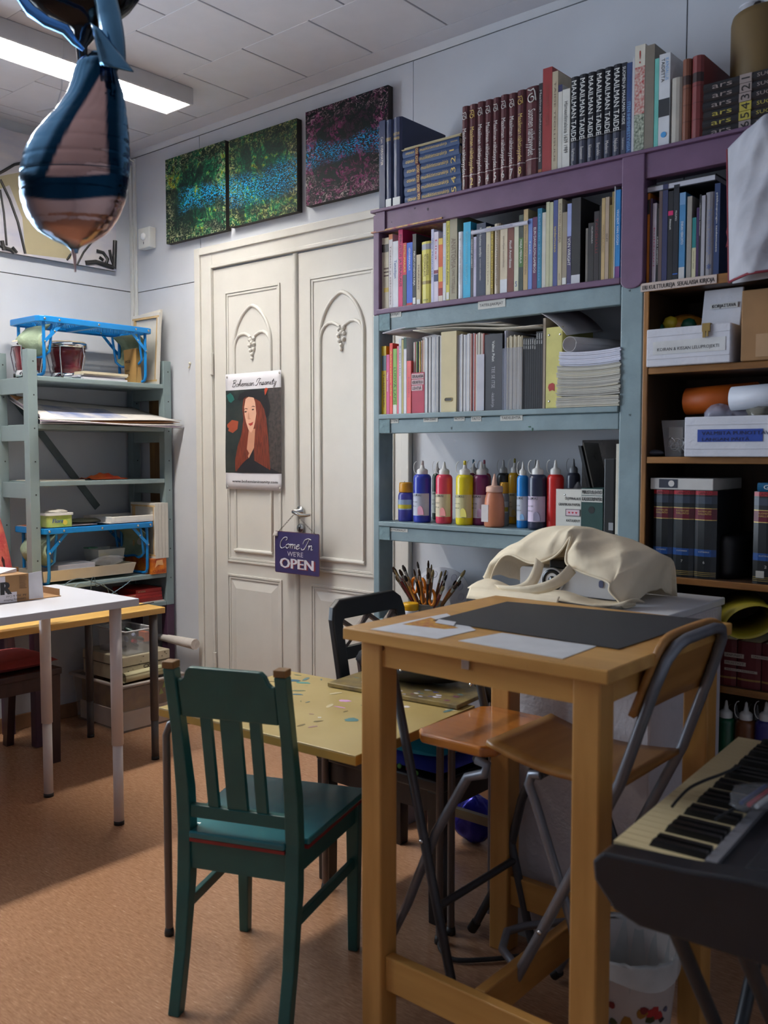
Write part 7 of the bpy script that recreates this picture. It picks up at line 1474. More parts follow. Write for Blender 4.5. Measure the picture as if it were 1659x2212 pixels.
for (u, v, a, b, rot, c_) in ((385, 1511, .045, .014, .5, (70, 110, 190)), (425, 1500, .03, .010, .5, (70, 110, 190)), (632, 1470, .03, .014, .2, (60, 110, 130)), (655, 1475, .022, .010, .3, (80, 150, 140)), (745, 1514, .018, .012, .3, (214, 160, 206)), (735, 1528, .02, .004, .1, (206, 150, 190)), (760, 1555, .022, .016, .6, (84, 130, 130)), (843, 1522, .022, .007, -.7, (70, 130, 126)), (877, 1527, .014, .010, .2, (226, 214, 206)), (640, 1500, .02, .006, .4, (60, 110, 130)), (520, 1505, .02, .01, .3, (80, 140, 140)), (565, 1535, .014, .008, .8, (200, 180, 60)), (690, 1550, .006, .005, 0, (226, 220, 206)), (583, 1540, .012, .006, .2, (220, 180, 190)), (470, 1495, .012, .007, .2, (220, 220, 220)), (875, 1495, .012, .003, .2, (170, 60, 40))):
    x, y = L2(u, v, ZA)
    if not (.02 < x < LA - .02 and .02 < y < LB - .02): continue
    poly = [(x + (a * math.cos(t) * math.cos(rot) - b * math.sin(t) * math.sin(rot)) * rnd.uniform(.65, 1.15), y + (a * math.cos(t) * math.sin(rot) + b * math.sin(t) * math.cos(rot)) * rnd.uniform(.65, 1.15)) for t in [2 * math.pi * k / 13 for k in range(13)]]
    build('paint_spot', MB(AR).prism(poly, (0, 0, ZA + .0001), X, Y, Z * .0005), C(*c_, rough=.4), t1)
for k in range(34):
    x, y = rnd.uniform(.02, LA - .02), rnd.uniform(.02, LB - .02); a = rnd.choice((.003, .005, .008, .012)); rot = rnd.uniform(0, 3)
    poly = [(x + a * 1.8 * math.cos(t) * math.cos(rot) * rnd.uniform(.6, 1.2) - a * .6 * math.sin(t) * math.sin(rot), y + a * 1.8 * math.cos(t) * math.sin(rot) + a * .6 * math.sin(t) * math.cos(rot) * rnd.uniform(.6, 1.2)) for t in [2 * math.pi * q / 9 for q in range(9)]]
    build('paint_spot', MB(AR).prism(poly, (0, 0, ZA + .0001 + k * 1e-5), X, Y, Z * .0004), C(*rnd.choice([(150, 132, 90), (120, 128, 96), (206, 190, 150), (90, 120, 120), (110, 96, 60), (160, 120, 120)]), rough=.4), t1)
ZB_ = ZA + .014
BR = RZ(6.0, (2.272, -.936, 0))
t2 = thing('splattered_table', (2.45, -.75, 0), 'paint-splattered tabletop with tube legs overlapping the ochre table', 'table')
SPL = mat('splattered_top', (150, 128, 72), .35, col2=(96, 84, 66), scale=28, detail=6, bump=.1)
build('tabletop', MB(BR).box(0, .432, 0, .50, ZB_ - .012, ZB_), SPL, t2, bevel=.002)
rnd = random.Random(30); n_ = 0
for k in range(26):
    x, y = rnd.uniform(.02, .41), rnd.uniform(.015, .1); a = rnd.uniform(.004, .012); c_ = [(196, 190, 200), (90, 90, 150), (206, 200, 190), (120, 60, 90), (90, 120, 120)][k % 5]
    build('paint_spot', MB(BR).prism([(x + a * math.cos(t) * rnd.uniform(.6, 1.5), y + a * .6 * math.sin(t) * rnd.uniform(.6, 1.3)) for t in [2 * math.pi * q / 8 for q in range(8)]], (0, 0, ZB_ + .0001), X, Y, Z * .0004), C(*c_, rough=.4), t2)
for (x, y, ix, iy) in ((.03, .487, .8, -.5), (.40, .487, -.8, -.5)): tube_leg(t2, BR, x, y, ix, iy, ZB_ - .012)
for (u, yy) in ((703, -.905), (950, -.928)):
    x = PX(u, 1800, yy); o = build('leg', MB().tube([(x, yy, .012), (x, yy, ZA - .025)], .0105, 10), TUBE, t2)
    build('foot_cap', MB().lathe([(.0135, 0), (.014, .008), (.011, .022)], (x, yy, 0), 12), BLKR, o)
# black bag lying on the splattered table
BAGM = mat('black_leather', (26, 26, 30), .35, var=.2, scale=18, bump=.25, bscale=40)
hb2 = build('black_bag', lump((2.43, -.75, ZB_ + .044), .20, .10, .045, 28, 14, .07, 15), BAGM, None, 'black soft bag with metal studs lying on the splattered table', 'bag')
for (u, v) in ((867, 1448), (1018, 1478)):
    p_ = P(u, v, y=-.845); build('stud', MB().lathe([(.0005, -.006), (.005, -.004), (.0065, 0), (.005, .004), (.0005, .006)], p_, 12), CHR, hb2)
build('strap', MB().tube([P(1025, 1470, y=-.80), P(1050, 1490, y=-.78), P(1060, 1515, y=-.76), P(1050, 1545, y=-.74)], .012, 8), BAGM, hb2)
# ================================================================== green chair
GC = Vector((2.432, -1.300, 0)); GT = Matrix.Translation(GC) @ Matrix.Rotation(math.radians(22), 4, 'Z')
GRC = mat('green_chair_paint', (34, 92, 86), .38, col2=(28, 78, 74), scale=9, bump=.04)
GRS = mat('teal_seat_paint', (46, 118, 122), .25, col2=(36, 98, 106), scale=7, bump=.05)
WORN = mat('worn_wood_tip', (120, 84, 40), .5)
gch = thing('green_chair', GC, 'dark green painted wooden chair with slatted back in the foreground', 'chair')
def post_path(lx): return [(lx, -.238, 0), (lx, -.205, .14), (lx, -.182, .30), (lx, -.176, .42), (lx, -.182, .52), (lx, -.205, .66), (lx, -.238, .815)]
for sg in (-1, 1):
    pts = post_path(sg * .138); mb = MB(GT); w, d = .034, .036; vs = []
    for i, (x, y, z) in enumerate(pts):
        k = 1 if 1 < i < 5 else .85; ww, dd = w * k / 2, d * k / 2; vs += [(x - ww, y - dd, z), (x + ww, y - dd, z), (x + ww, y + dd, z), (x - ww, y + dd, z)]
    n = len(pts); mb.add(vs, [(i * 4 + a, i * 4 + (a + 1) % 4, i * 4 + 4 + (a + 1) % 4, i * 4 + 4 + a) for i in range(n - 1) for a in range(4)] + [(3, 2, 1, 0), (n * 4 - 4, n * 4 - 3, n * 4 - 2, n * 4 - 1)])
    o = build('rear_leg', mb, GRC, gch, bevel=.003)
    build('post_tip', MB(GT).box(sg * .138 - .015, sg * .138 + .015, -.255, -.224, .8155, .832), WORN, o, bevel=.002)
    build('front_leg', MB(GT).bar((sg * .158, .155, 0), (sg * .158, .160, .395), .026, .026, w2=.036, d2=.036), GRC, gch, bevel=.003)
    build('side_apron', MB(GT).hexa([(sg * .138 - .009, -.155, .345), (sg * .138 + .009, -.155, .345), (sg * .158 + .009, .145, .345), (sg * .158 - .009, .145, .345), (sg * .138 - .009, -.155, .396), (sg * .138 + .009, -.155, .396), (sg * .158 + .009, .145, .396), (sg * .158 - .009, .145, .396)]), GRC, gch)
    build('stretcher', MB(GT).bar((sg * .140, -.180, .235), (sg * .158, .150, .235), .014, .026), GRC, gch, bevel=.002)
build('rear_apron', MB(GT).box(-.122, .122, -.190, -.170, .330, .396), GRC, gch)
build('front_apron', MB(GT).box(-.142, .142, .150, .168, .345, .396), GRC, gch)
build('seat', MB(GT).prism([(-.122, -.200), (.122, -.200), (.122, -.150), (.162, -.150), (.185, .195), (-.185, .195), (-.162, -.150), (-.122, -.150)], (0, 0, .405), X, Y, Z * .016), GRS, gch, bevel=.004)
build('seat_edge', MB(GT).prism([(-.121, -.198), (.121, -.198), (.121, -.150), (.160, -.150), (.182, .192), (-.182, .192), (-.160, -.150), (-.121, -.150)], (0, 0, .3965), X, Y, Z * .008), mat('red_seat_edge', (130, 24, 26), .4), gch)
lean_ = lambda z: -.176 - .062 * max(0, (z - .45) / .365) ** 1.3
top_poly = [(-.121, .700), (.121, .700), (.121, .792), (.112, .788), (.104, .796), (.098, .812), (.088, .822), (-.088, .822), (-.098, .812), (-.104, .796), (-.112, .788), (-.121, .792)]
mb = MB(GT).prism([(a, b - .70) for a, b in top_poly], (0, lean_(.70) + .008, .70), X, Vector((0, (lean_(.82) - lean_(.70)) / .12, 1)), Vector((0, -.018, 0)))
build('top_rail', mb, GRC, gch, bevel=.003)
build('lower_rail', MB(GT).box(-.121, .121, -.192, -.172, .452, .482), GRC, gch, bevel=.002)
for (x, w) in ((-.062, .026), (0, .050), (.062, .026)):
    build('slat', MB(GT).bar((x, lean_(.482) - .004, .480), (x, lean_(.705) - .002, .704), w, .012, up=Y), GRC, gch)
# ================================================================== black chair with crossed back
BK = mat('black_chair_paint', (26, 24, 26), .35, var=.15, scale=14)
BKW = mat('worn_brown_slats', (92, 72, 64), .45, col2=(70, 54, 50), scale=10)
bch = thing('black_chair', (2.36, -.63, 0), 'black wooden chair with crossed lattice back behind the work tables', 'chair')
by0, by1 = -.80, -.47; bxb = 2.165; bxt = 2.085
ztop = P(780, 1284, x=bxt).z; yl, yr_ = P(702, 1330, x=bxt).y, P(858, 1310, x=bxt).y
by0, by1 = yl, yr_
def bpt(y, z): f = (z - .41) / (ztop - .41); return Vector((bxb + (bxt - bxb) * f, y, z))
w_ = .046
rim = [(by0, .41), (by0, ztop - .06), (by0 + .012, ztop - .022), (by0 + .045, ztop), (by1 - .045, ztop), (by1 - .012, ztop - .022), (by1, ztop - .06), (by1, .41)]
inr = [(by0 + w_, .41), (by0 + w_, ztop - .075), (by0 + w_ + .004, ztop - .066), (by0 + w_ + .012, ztop - .062), (by1 - w_ - .012, ztop - .062), (by1 - w_ - .004, ztop - .066), (by1 - w_, ztop - .075), (by1 - w_, .41)]
mb = MB(); th = Vector((.024, 0, 0)); A = [bpt(*p) for p in rim]; Bp = [bpt(*p) for p in inr]; n = len(A)
mb.add(A + Bp + [p + th for p in A] + [p + th for p in Bp], [(i, i + 1, n + i + 1, n + i) for i in range(n - 1)] + [(2 * n + i + 1, 2 * n + i, 3 * n + i, 3 * n + i + 1) for i in range(n - 1)] + [(i + 1, i, 2 * n + i, 2 * n + i + 1) for i in range(n - 1)] + [(n + i, n + i + 1, 3 * n + i + 1, 3 * n + i) for i in range(n - 1)] + [(0, n, 3 * n, 2 * n), (n - 1, 3 * n - 1, 4 * n - 1, 2 * n - 1)])
build('back_frame', mb, BK, bch, bevel=.006, seg=3)
zm = P(740, 1410, x=2.12).z
build('middle_rail', MB().hexa([bpt(by0 + w_, zm - .02), bpt(by0 + w_, zm - .02) + th * .8, bpt(by1 - w_, zm - .02) + th * .8, bpt(by1 - w_, zm - .02), bpt(by0 + w_, zm + .018), bpt(by0 + w_, zm + .018) + th * .8, bpt(by1 - w_, zm + .018) + th * .8, bpt(by1 - w_, zm + .018)]), BK, bch)
yi0, yi1 = by0 + w_, by1 - w_; ym = (yi0 + yi1) / 2
for (a, b) in ((yi0, ym), (ym, yi1)):
    for (p, q2) in (((a, zm + .018), (b, ztop - .064)), ((a, ztop - .064), (b, zm + .018))):
        build('cross_slat', MB().bar(bpt(*p) + th * .4, bpt(*q2) + th * .4, .012, .016, up=X), BKW, bch)
for k in range(3):
    yy = yi0 + (yi1 - yi0) * (k + 1) / 4; build('slat', MB().bar(bpt(yy, .42) + th * .4, bpt(yy, zm - .02) + th * .4, .012, .020, up=Y), BKW, bch)
by0, by1 = -.872, -.475
sx_, ex_ = 2.165, 2.635
build('seat', B1(sx_ - .005, ex_, by0, by1, .375, .410), BK, bch, bevel=.006)
for (x, y) in ((sx_ + .022, by0 + .025), (sx_ + .022, by1 - .025), (ex_ - .028, by0 + .028), (ex_ - .028, by1 - .028)):
    build('leg', MB().bar((x, y, 0), (x, y, .376), .040, .040, w2=.046, d2=.046), BK, bch, bevel=.003)
build('apron', B1(sx_ + .04, ex_ - .05, by0 + .012, by0 + .03, .315, .376), BK, bch)
build('apron', B1(ex_ - .04, ex_ - .02, by0 + .05, by1 - .05, .315, .376), BK, bch)
build('stretcher', B1(sx_ + .04, ex_ - .05, by1 - .034, by1 - .016, .150, .178), wood('worn_stretcher', (120, 110, 70), (90, 70, 60), .4, 'x', 9), bch)
FLO = mat('floral_cloth', (50, 54, 160), .8, col2=(70, 74, 190), scale=8)
fl = build('floral_cushion', pillow(sx_ + .03, ex_ + .005, by0 - .005, by1 + .005, .4105, .045, seed=4), FLO, None, 'blue floral cushion underneath the turquoise one on the black chair', 'cushion')
rnd = random.Random(2)
for k in range(12):
    yy = by0 - .004; xx = sx_ + .06 + k * .03; r_ = .008
    c_ = [(190, 40, 40), (70, 130, 60), (190, 40, 40), (70, 130, 60)][k % 4]
    build('printed_flower', MB().lathe([(.0005, 0), (r_, .001), (r_ * .6, .002), (.0005, .0025)], (xx, yy - .001, .426 + rnd.uniform(-.008, .008)), 8, ax=(0, -1, .2)), C(*c_, rough=.8), fl)
build('turquoise_cushion', pillow(sx_ + .02, ex_ + .01, by0 - .015, by1 + .01, .452, .075, n=22, tuft=1, seed=7), mat('turquoise_cloth', (20, 160, 204), .8, var=.06, scale=10, bump=.08, bscale=120), None, 'puffy tufted turquoise cushion on the black chair', 'cushion')
# ================================================================== folding chairs
STL = mat('grey_steel_tube', (122, 124, 132), .35, .5, var=.06)
STD = mat('dark_steel_tube', (70, 70, 74), .4, .5, var=.08)
HON = wood('honey_wood', (160, 92, 34), (190, 118, 50), .22, 'x', 6, coat=.6)
PLY = wood('plywood_birch', (150, 100, 48), (178, 128, 70), .4, 'y', 8)
# chair with plywood back (faces the stool)
fb = thing('folding_chair', (3.18, -1.04, 0), 'tall folding chair with grey steel frame and plywood back at table', 'chair')
ya_, yb_ = -1.19, -.885
U = lambda z: 2.996 + .478 * z if z < .655 else 3.309 + .335 * (z - .655)
pts = [(U(.0), ya_, .012), (U(.3), ya_, .3), (U(.655), ya_, .655), (U(.86), ya_, .86), (U(.91), ya_ + .010, .91), (U(.935), ya_ + .04, .935), (U(.942), ya_ + .08, .942), (U(.942), yb_ - .08, .942), (U(.935), yb_ - .04, .935), (U(.91), yb_ - .010, .91), (U(.86), yb_, .86), (U(.655), yb_, .655), (U(.3), yb_, .3), (U(.0), yb_, .012)]
build('back_frame', MB().tube(pts, .0115, 10), STL, fb)
pn = MB().grid(lambda s, t: (U(.795 + .16 * t) - .021 - .006 * math.sin(math.pi * s), ya_ - .012 + (yb_ - ya_ + .024) * s, .795 + .16 * t - .020 * (abs(2 * s - 1) ** 6) * t), 14, 6)
build('backrest', pn, PLY, fb, solid=.013)
build('seat', MB().grid(lambda s, t: (2.985 + .322 * s, ya_ + .014 + (yb_ - ya_ - .028) * t, .655 - .016 * math.sin(math.pi * s) - .008 * s + .012 * (1 - s) ** 3), 14, 8), PLY, fb, solid=.012)
q1 = [(3.118, .622), (3.095, .618), (3.088, .595), (3.105, .56), (3.196, .322), (3.278, .012)]
for yy in (ya_ + .024, yb_ - .024): build('rear_leg', MB().tube([(x, yy, z) for x, z in q1], .0105, 10), STL if yy < -1 else STD, fb)
build('seat_bar', MB().tube([(3.118, ya_ + .024, .622), (3.118, yb_ - .024, .622)], .008, 8), STD, fb)
zf = .185
f1, f2 = P(1085, 2050, z=zf + .01), P(1095, 2012, z=zf + .01)
build('foot_rest', MB().tube([(U(zf), ya_, zf), ((U(zf) + f1.x) / 2 + .005, (ya_ + f1.y) / 2, zf + .004), tuple(f1), tuple(f2), (f2.x + .02, f2.y + .05, zf + .01), (U(zf), yb_, zf)], .0095, 10), STL, fb)
for yy in (ya_, yb_):
    build('pivot_bolt', MB().lathe([(.006, 0), (.005, .003), (.0005, .004)], (U(.30), yy - .0115, .30), 10, ax=(0, -1, 0)), NICK, fb)
    build('foot_cap', MB().tube([(U(0) - .002, yy, .0135), (U(.03), yy, .03)], .0135, 10), BLKR, fb)
# folding stool with thick honey seat, back frame hidden below the tabletop
fa = thing('folding_stool', (2.85, -1.0, 0), 'folding bar stool with thick glossy honey-coloured wooden seat', 'stool')
ya2, yb2 = -1.175, -.842
V = lambda z: 2.757 + (.624 - z) * .252
pts = [(V(0), ya2, .012), (V(.3), ya2, .3), (V(.6), ya2, .6), (V(.82), ya2, .82), (V(.85), ya2 + .03, .85), (V(.85), yb2 - .03, .85), (V(.82), yb2, .82), (V(.6), yb2, .6), (V(.3), yb2, .3), (V(0), yb2, .012)]
build('back_frame', MB().tube(pts, .0115, 10), STD, fa)
sz = .648; x0, x1, y0_, y1_ = 2.765, 2.985, ya2 + .014, yb2 - .014; c_ = .026
build('seat', MB().prism([(x0, y0_ + c_), (x0 + c_, y0_), (x1 - c_, y0_), (x1, y0_ + c_), (x1, y1_ - c_), (x1 - c_, y1_), (x0 + c_, y1_), (x0, y1_ - c_)], (0, 0, sz - .026), X, Y, Z * .026), HON, fa, bevel=.007, seg=3)
for yy, yf, dx, m_ in ((ya2 + .022, ya2 + .022, 0, STL), (yb2 - .022, -.835, .075, STD)):
    build('cross_leg', MB().tube([(2.945, yy, sz - .033), (2.972, yy, sz - .040), (2.966, yy, sz - .062), (2.921 + dx * .3, yy, .589 - .02), (2.83 + dx * .6, (yy + yf) / 2, .414), (2.747 + dx, yf, .22), (2.640 + dx, yf, .012)], .0115, 10), m_, fa)
    build('foot_cap', MB().tube([(2.638 + dx, yf, .0135), (2.654 + dx, yf, .04)], .0135, 10), BLKR, fa)
build('seat_bar', MB().tube([(2.94, ya2 + .022, sz - .034), (2.94, yb2 - .022, sz - .034)], .008, 8), STD, fa)
build('foot_rest', MB().tube([(V(.25), ya2, .25), (V(.25), yb2, .25)], .0095, 8), STD, fa)
for yy in (ya2, yb2):
    build('pivot_bolt', MB().lathe([(.006, 0), (.005, .003), (.0005, .004)], (V(.40), yy - .0115, .40), 10, ax=(0, -1, 0)), NICK, fa)
# ================================================================== white cabinet
CBW = mat('white_plaster', (206, 200, 204), .6, var=.04, scale=8, bump=.25, bscale=70)
cab = thing('white_cabinet', (2.95, -.54, 0), 'white rough-painted cabinet behind the pine counter table', 'cabinet')
build('body', B1(2.722, 3.182, -.77, -.315, .03, .885), CBW, cab, bevel=.006)
build('top_slab', B1(2.716, 3.188, -.776, -.312, .886, .906), mat('cabinet_top_white', (206, 206, 210), .4, var=.03), cab, bevel=.003)
build('plinth', B1(2.74, 3.17, -.755, -.33, 0, .03), C(150, 146, 146), cab)
build('door_edge', B1(2.721, 2.725, -.772, -.740, .035, .88), C(170, 164, 168), cab)
# ================================================================== pine counter table
ZC = .926
CPX = wood('counter_pine', (172, 122, 60), (204, 154, 84), .35, 'x', 6)
CPZ = wood('counter_pine_leg', (166, 116, 56), (198, 146, 80), .38, 'z', 6)
CPY = wood('counter_pine_y', (166, 116, 56), (198, 146, 80), .38, 'y', 6)
ct = thing('counter_table', (3.07, -1.095, 0), 'tall pine counter table with black card on it in the foreground', 'table')
tx0, tx1, ty0, ty1 = 2.757, 3.381, -1.392, -.797
build('tabletop', B1(tx0, tx1, ty0, ty1, ZC - .026, ZC), CPX, ct, bevel=.003)
i_ = .028; lw = .056
for x in (tx0 + i_, tx1 - i_ - lw):
    for y in (ty0 + i_, ty1 - .006 - lw): build('leg', B1(x, x + lw, y, y + lw, 0, ZC - .026), CPZ, ct, bevel=.004)
ah = .053
build('apron', B1(tx0 + i_ + lw, tx1 - i_ - lw, ty0 + i_ + .006, ty0 + i_ + .028, ZC - .026 - ah, ZC - .026), CPX, ct)
build('apron', B1(tx0 + i_ + lw, tx1 - i_ - lw, ty1 - .034, ty1 - .012, ZC - .026 - ah, ZC - .026), CPX, ct)
for x in (tx0 + i_ + .006, tx1 - i_ - .028): build('apron', B1(x, x + .022, ty0 + i_ + lw, ty1 - .006 - lw, ZC - .026 - ah, ZC - .026), CPY, ct)
build('stretcher', B1(tx0 + i_ + lw, tx1 - i_ - lw, ty0 + i_ + .014, ty0 + i_ + .040, .128, .205), CPX, ct, bevel=.003)
build('stretcher', B1(tx0 + i_ + lw, tx1 - i_ - lw, ty1 - .050, ty1 - .024, .128, .205), CPX, ct, bevel=.003)
build('stretcher', B1(3.06, 3.086, ty0 + i_ + .041, ty1 - .051, .128, .205), CPY, ct, bevel=.003)
pm_ = P(1007, 1434, y=ty0 + i_ + .005)
build('metal_plate', B1(pm_.x - .009, pm_.x + .009, ty0 + i_ + .001, ty0 + i_ + .0055, pm_.z - .010, pm_.z + .012), NICK, ct)
for (u, v) in ((826, 1400), (1118, 1432)):
    k_ = P(u, v, y=ty0 + i_ + .0055); build('wood_knot', MB().lathe([(.006, 0), (.0005, .0006)], k_, 10, ax=(0, -1, 0)), C(110, 62, 24), ct)
def sheet(pts, z, th, m, nm, label, cat): return build(nm, MB().prism([(p[0], p[1]) for p in pts], (0, 0, z), X, Y, Z * th), m, None, label, cat)
pz = lambda l, z=ZC: [(P(u, v, z=z).x, P(u, v, z=z).y) for u, v in l]
bp_ = sheet([(2.863, -1.209), (3.318, -1.223), (3.330, -.802), (2.846, -.880)], ZC + .0016, .001, mat('black_card', (40, 40, 44), .6, var=.08, scale=8), 'black_card', 'large sheet of black card on the counter table', 'card')
pp_ = sheet(pz([(800, 1360), (945, 1381), (1028, 1362), (965, 1326), (905, 1338)]), ZC + .0004, .0008, C(206, 206, 210), 'print_sheet', 'white sheet with colourful print corner on the counter table', 'paper')
build('printed_picture', MB().prism(pz([(870, 1350), (960, 1360), (990, 1358), (930, 1335)]), (0, 0, ZC + .0012), X, Y, Z * .0003), mat('print_colours', (150, 60, 50), .5, col2=(206, 160, 40), scale=60, detail=3), pp_)
sheet(pz([(990, 1385), (1215, 1424), (1288, 1397), (1085, 1368)]), ZC + .0004, .0008, C(206, 206, 208), 'blank_sheet', 'blank white paper at the near edge of the counter table', 'paper')
sheet(pz([(940, 1345), (980, 1352), (985, 1344), (948, 1338)], ZC + .003), ZC + .0028, .001, C(196, 196, 202), 'eraser_strip', 'tiny white paper strip on the corner of the black card', 'paper')
# ================================================================== tote bag with projector on the cabinet
CAN = mat('natural_canvas', (228, 212, 184), .85, var=.05, scale=10, bump=.55, bscale=16)
cols = [((1058, 1264, -.61), (1054, 1246, -.56)), ((1072, 1222, -.625), (1066, 1218, -.56)), ((1099, 1198, -.63), (1098, 1190, -.56)), ((1148, 1217, -.64), (1150, 1150, -.56)), ((1188, 1208, -.645), (1192, 1137, -.56)), ((1212, 1190, -.64), (1225, 1136, -.56)), ((1233, 1160, -.63), (1250, 1137, -.56)), ((1224, 1196, -.645), (1280, 1140, -.555)), ((1226, 1219, -.66), (1305, 1148, -.55)), ((1256, 1236, -.67), (1340, 1160, -.54)), ((1313, 1257, -.68), (1375, 1177, -.53)), ((1317, 1276, -.685), (1405, 1192, -.52)), ((1335, 1296, -.68), (1420, 1205, -.51)), ((1349, 1312, -.67), (1420, 1240, -.49)), ((1372, 1308, -.62), (1416, 1276, -.47))]
ZCt = .9072
lip = [P(u, v, y=y) for (u, v, y), _ in cols]; rid = [P(u, v, y=y) for _, (u, v, y) in cols]
for l in (lip, rid):
    for p_ in l: p_.z = max(p_.z, ZCt + .003)
def crv(l, s):
    f = s * (len(l) - 1); i = min(int(f), len(l) - 2); t = f - i
    p0, p1, p2, p3 = l[max(i - 1, 0)], l[i], l[i + 1], l[min(i + 2, len(l) - 1)]
    return .5 * ((2 * p1) + (p2 - p0) * t + (2 * p0 - 5 * p1 + 4 * p2 - p3) * t * t + (3 * p1 - p0 - 3 * p2 + p3) * t ** 3)
def tote(s, t):
    a, b = crv(lip, s), crv(rid, s)
    if t < .6:
        k = t / .6; m_ = a * (1 - k) + b * k; bul = .022 * math.sin(math.pi * k)
        m_ = m_ + Vector((0, -bul, bul * .5)); w_ = math.sin(math.pi * k)
        rg = lambda q: 1 - 2 * abs((q % 1) - .5)
        m_ += Vector((0, -.012, .005)) * (math.sin(22 * s + 5 * k) * .4 + .9 * rg(5.5 * s + .9 * k) ** 2 + .7 * rg(8.3 * s - 1.1 * k + .3) ** 3 - .5) * w_
    else:
        k = (t - .6) / .4; c_ = Vector((b.x + .01, -.40, ZCt + .002)); m_ = b * (1 - k) + c_ * k + Vector((0, .03, .04)) * math.sin(math.pi * k) * (1 if b.z > ZCt + .05 else .2)
        m_ += Vector((0, .004, .004)) * math.sin(19 * s + 7 * k) * math.sin(math.pi * k)
    m_.z = max(m_.z, ZCt + .002); return m_
tg = build('tote_bag', MB().grid(tote, 84, 22), CAN, None, 'natural canvas tote bag lying open on the white cabinet', 'bag', solid=.0022)
hem = [Vector(tote(i / 84, 0)) + Vector((0, -.002, 0)) for i in range(85)]
build('hem', MB().tube(hem, .0028, 6), CAN, tg)
def ribbon(pts, w, nm, up=Vector((0, -.35, 1)), flatk=None):
    ps = [P(u, v, y=y) for u, v, y in pts]
    for p_ in ps: p_.z = max(p_.z, ZCt + .004)
    return build(nm, MB().grid(lambda s, t: crv(ps, s) + (up.normalized() * w * (t - .5) * (1 if not flatk else flatk(s))), 26, 3), CAN, tg, solid=.003)
ribbon([(1166, 1212, -.652), (1158, 1240, -.675), (1142, 1264, -.69), (1112, 1273, -.70), (1075, 1270, -.68)], .030, 'handle', Vector((-.8, -.2, .6)))
ribbon([(1236, 1228, -.668), (1215, 1250, -.695), (1180, 1268, -.71), (1130, 1277, -.715), (1080, 1274, -.69)], .030, 'handle', Vector((-.55, -.3, .75)))
low = [P(1010, 1283, y=-.70), P(1060, 1280, y=-.71), P(1130, 1288, y=-.725), P(1200, 1298, y=-.735), P(1280, 1304, y=-.735), P(1345, 1311, y=-.70)]
def lowf(s, t):
    p_ = crv(low, s); return Vector((p_.x + .02 * t, p_.y + .085 * t, max(ZCt + .0035, ZCt + .012 + .014 * math.sin(14 * s) * math.sin(3.1 * t) + .014 * (1 - s) * math.sin(3.1 * t))))
build('lower_panel', MB().grid(lowf, 30, 6), CAN, tg, solid=.0022)
ribbon([(1012, 1282, -.73), (1050, 1284, -.745), (1100, 1290, -.755), (1160, 1297, -.758), (1205, 1302, -.755)], .034, 'strap_end', Vector((0, .5, .8)))
# projector inside
pj = thing('camera_case', (2.82, -.52, ZCt), 'white boxy instant camera with big black lens inside the tote bag', 'camera')
a = P(1123, 1222, y=-.60); b = P(1328, 1262, y=-.60)
WCB = mat('camera_white', (206, 202, 200), .35, var=.02)
Rp = Matrix.Rotation(math.radians(-4), 3, 'Z')
bz0 = ZCt + .006
build('camera_body', MB().prism(rrect(a.x, b.x + .012, bz0, a.z, .012), (0, -.60, 0), X, Z, Y * .085), WCB, pj, bevel=.003)
lc = P(1196, 1253, y=-.602); r_ = 27 / FPX * (lc - CAM).length
build('lens_ring', MB().lathe([(r_, 0), (r_, .006), (r_ * .93, .009), (r_ * .9, .009)], lc, 32, ax=(0, -1, 0)), WCB, pj)
build('lens', MB().lathe([(r_ * .9, .008), (r_ * .86, .011), (r_ * .6, .011), (r_ * .55, .006), (r_ * .42, .005), (r_ * .35, .009), (.0005, .011)], lc, 32, ax=(0, -1, 0)), C(24, 24, 28, rough=.2), pj)
fv = P(1203, 1218, y=-.598)
build('viewfinder', B1(fv.x - .026, fv.x + .022, -.595, -.53, a.z + .0005, a.z + .026), C(22, 22, 24, rough=.3), pj, bevel=.004)
bb = P(1299, 1262, y=-.6)
build('shutter_button', MB().prism(rrect(-.0065, .0065, -.010, .010, .006), (bb.x, -.6005, bb.z), X, Z, -Y * .002), C(86, 90, 120), pj)
# ================================================================== keyboard
KO = Vector((3.469, -1.541, .700)); KT = Matrix.Translation(KO) @ Matrix.Rotation(math.radians(3.5), 4, 'Z')
kb_ = thing('keyboard', (3.62, -1.2, .60), 'dark electronic keyboard with cream keys on a folding stand', 'keyboard')
KB = mat('keyboard_black', (24, 25, 30), .35, var=.08)
KL = .662
prof = [(-.012, -.028), (-.006, -.045), (.012, -.085), (.05, -.098), (.33, -.098), (.34, -.02), (.335, .012), (.20, .012), (.195, .004), (.142, -.004), (.140, -.016), (.0, -.016)]
mb = MB(KT).prism(prof, (0, .002, 0), X, Z, Y * (KL + .02))
build('case', mb, KB, kb_, bevel=.003)
build('end_cap', MB(KT).prism([(-.016, -.022), (-.012, -.05), (.02, -.088), (.06, -.102), (.335, -.102), (.345, -.02), (.338, .016), (.20, .012), (.13, .004), (.0, -.004)], (0, -.045, 0), X, Z, Y * .0465), KB, kb_, bevel=.005)
KW = mat('cream_key', (206, 186, 142), .35, var=.04); nk = 30; kw = KL / nk
wk = bk_ = None
for k in range(nk):
    wk = build('white_key', MB(KT).box(0, .138, k * kw + .0006, (k + 1) * kw - .0006, -.016, -.001), KW, kb_)
    if k and k % 7 not in (0, 3):
        build('black_key', MB(KT).hexa([(.050, k * kw - .0066, -.002), (.138, k * kw - .0066, -.002), (.138, k * kw + .0066, -.002), (.050, k * kw + .0066, -.002), (.056, k * kw - .005, .010), (.138, k * kw - .005, .010), (.138, k * kw + .005, .010), (.056, k * kw + .005, .010)]), C(20, 19, 20, rough=.3), kb_)
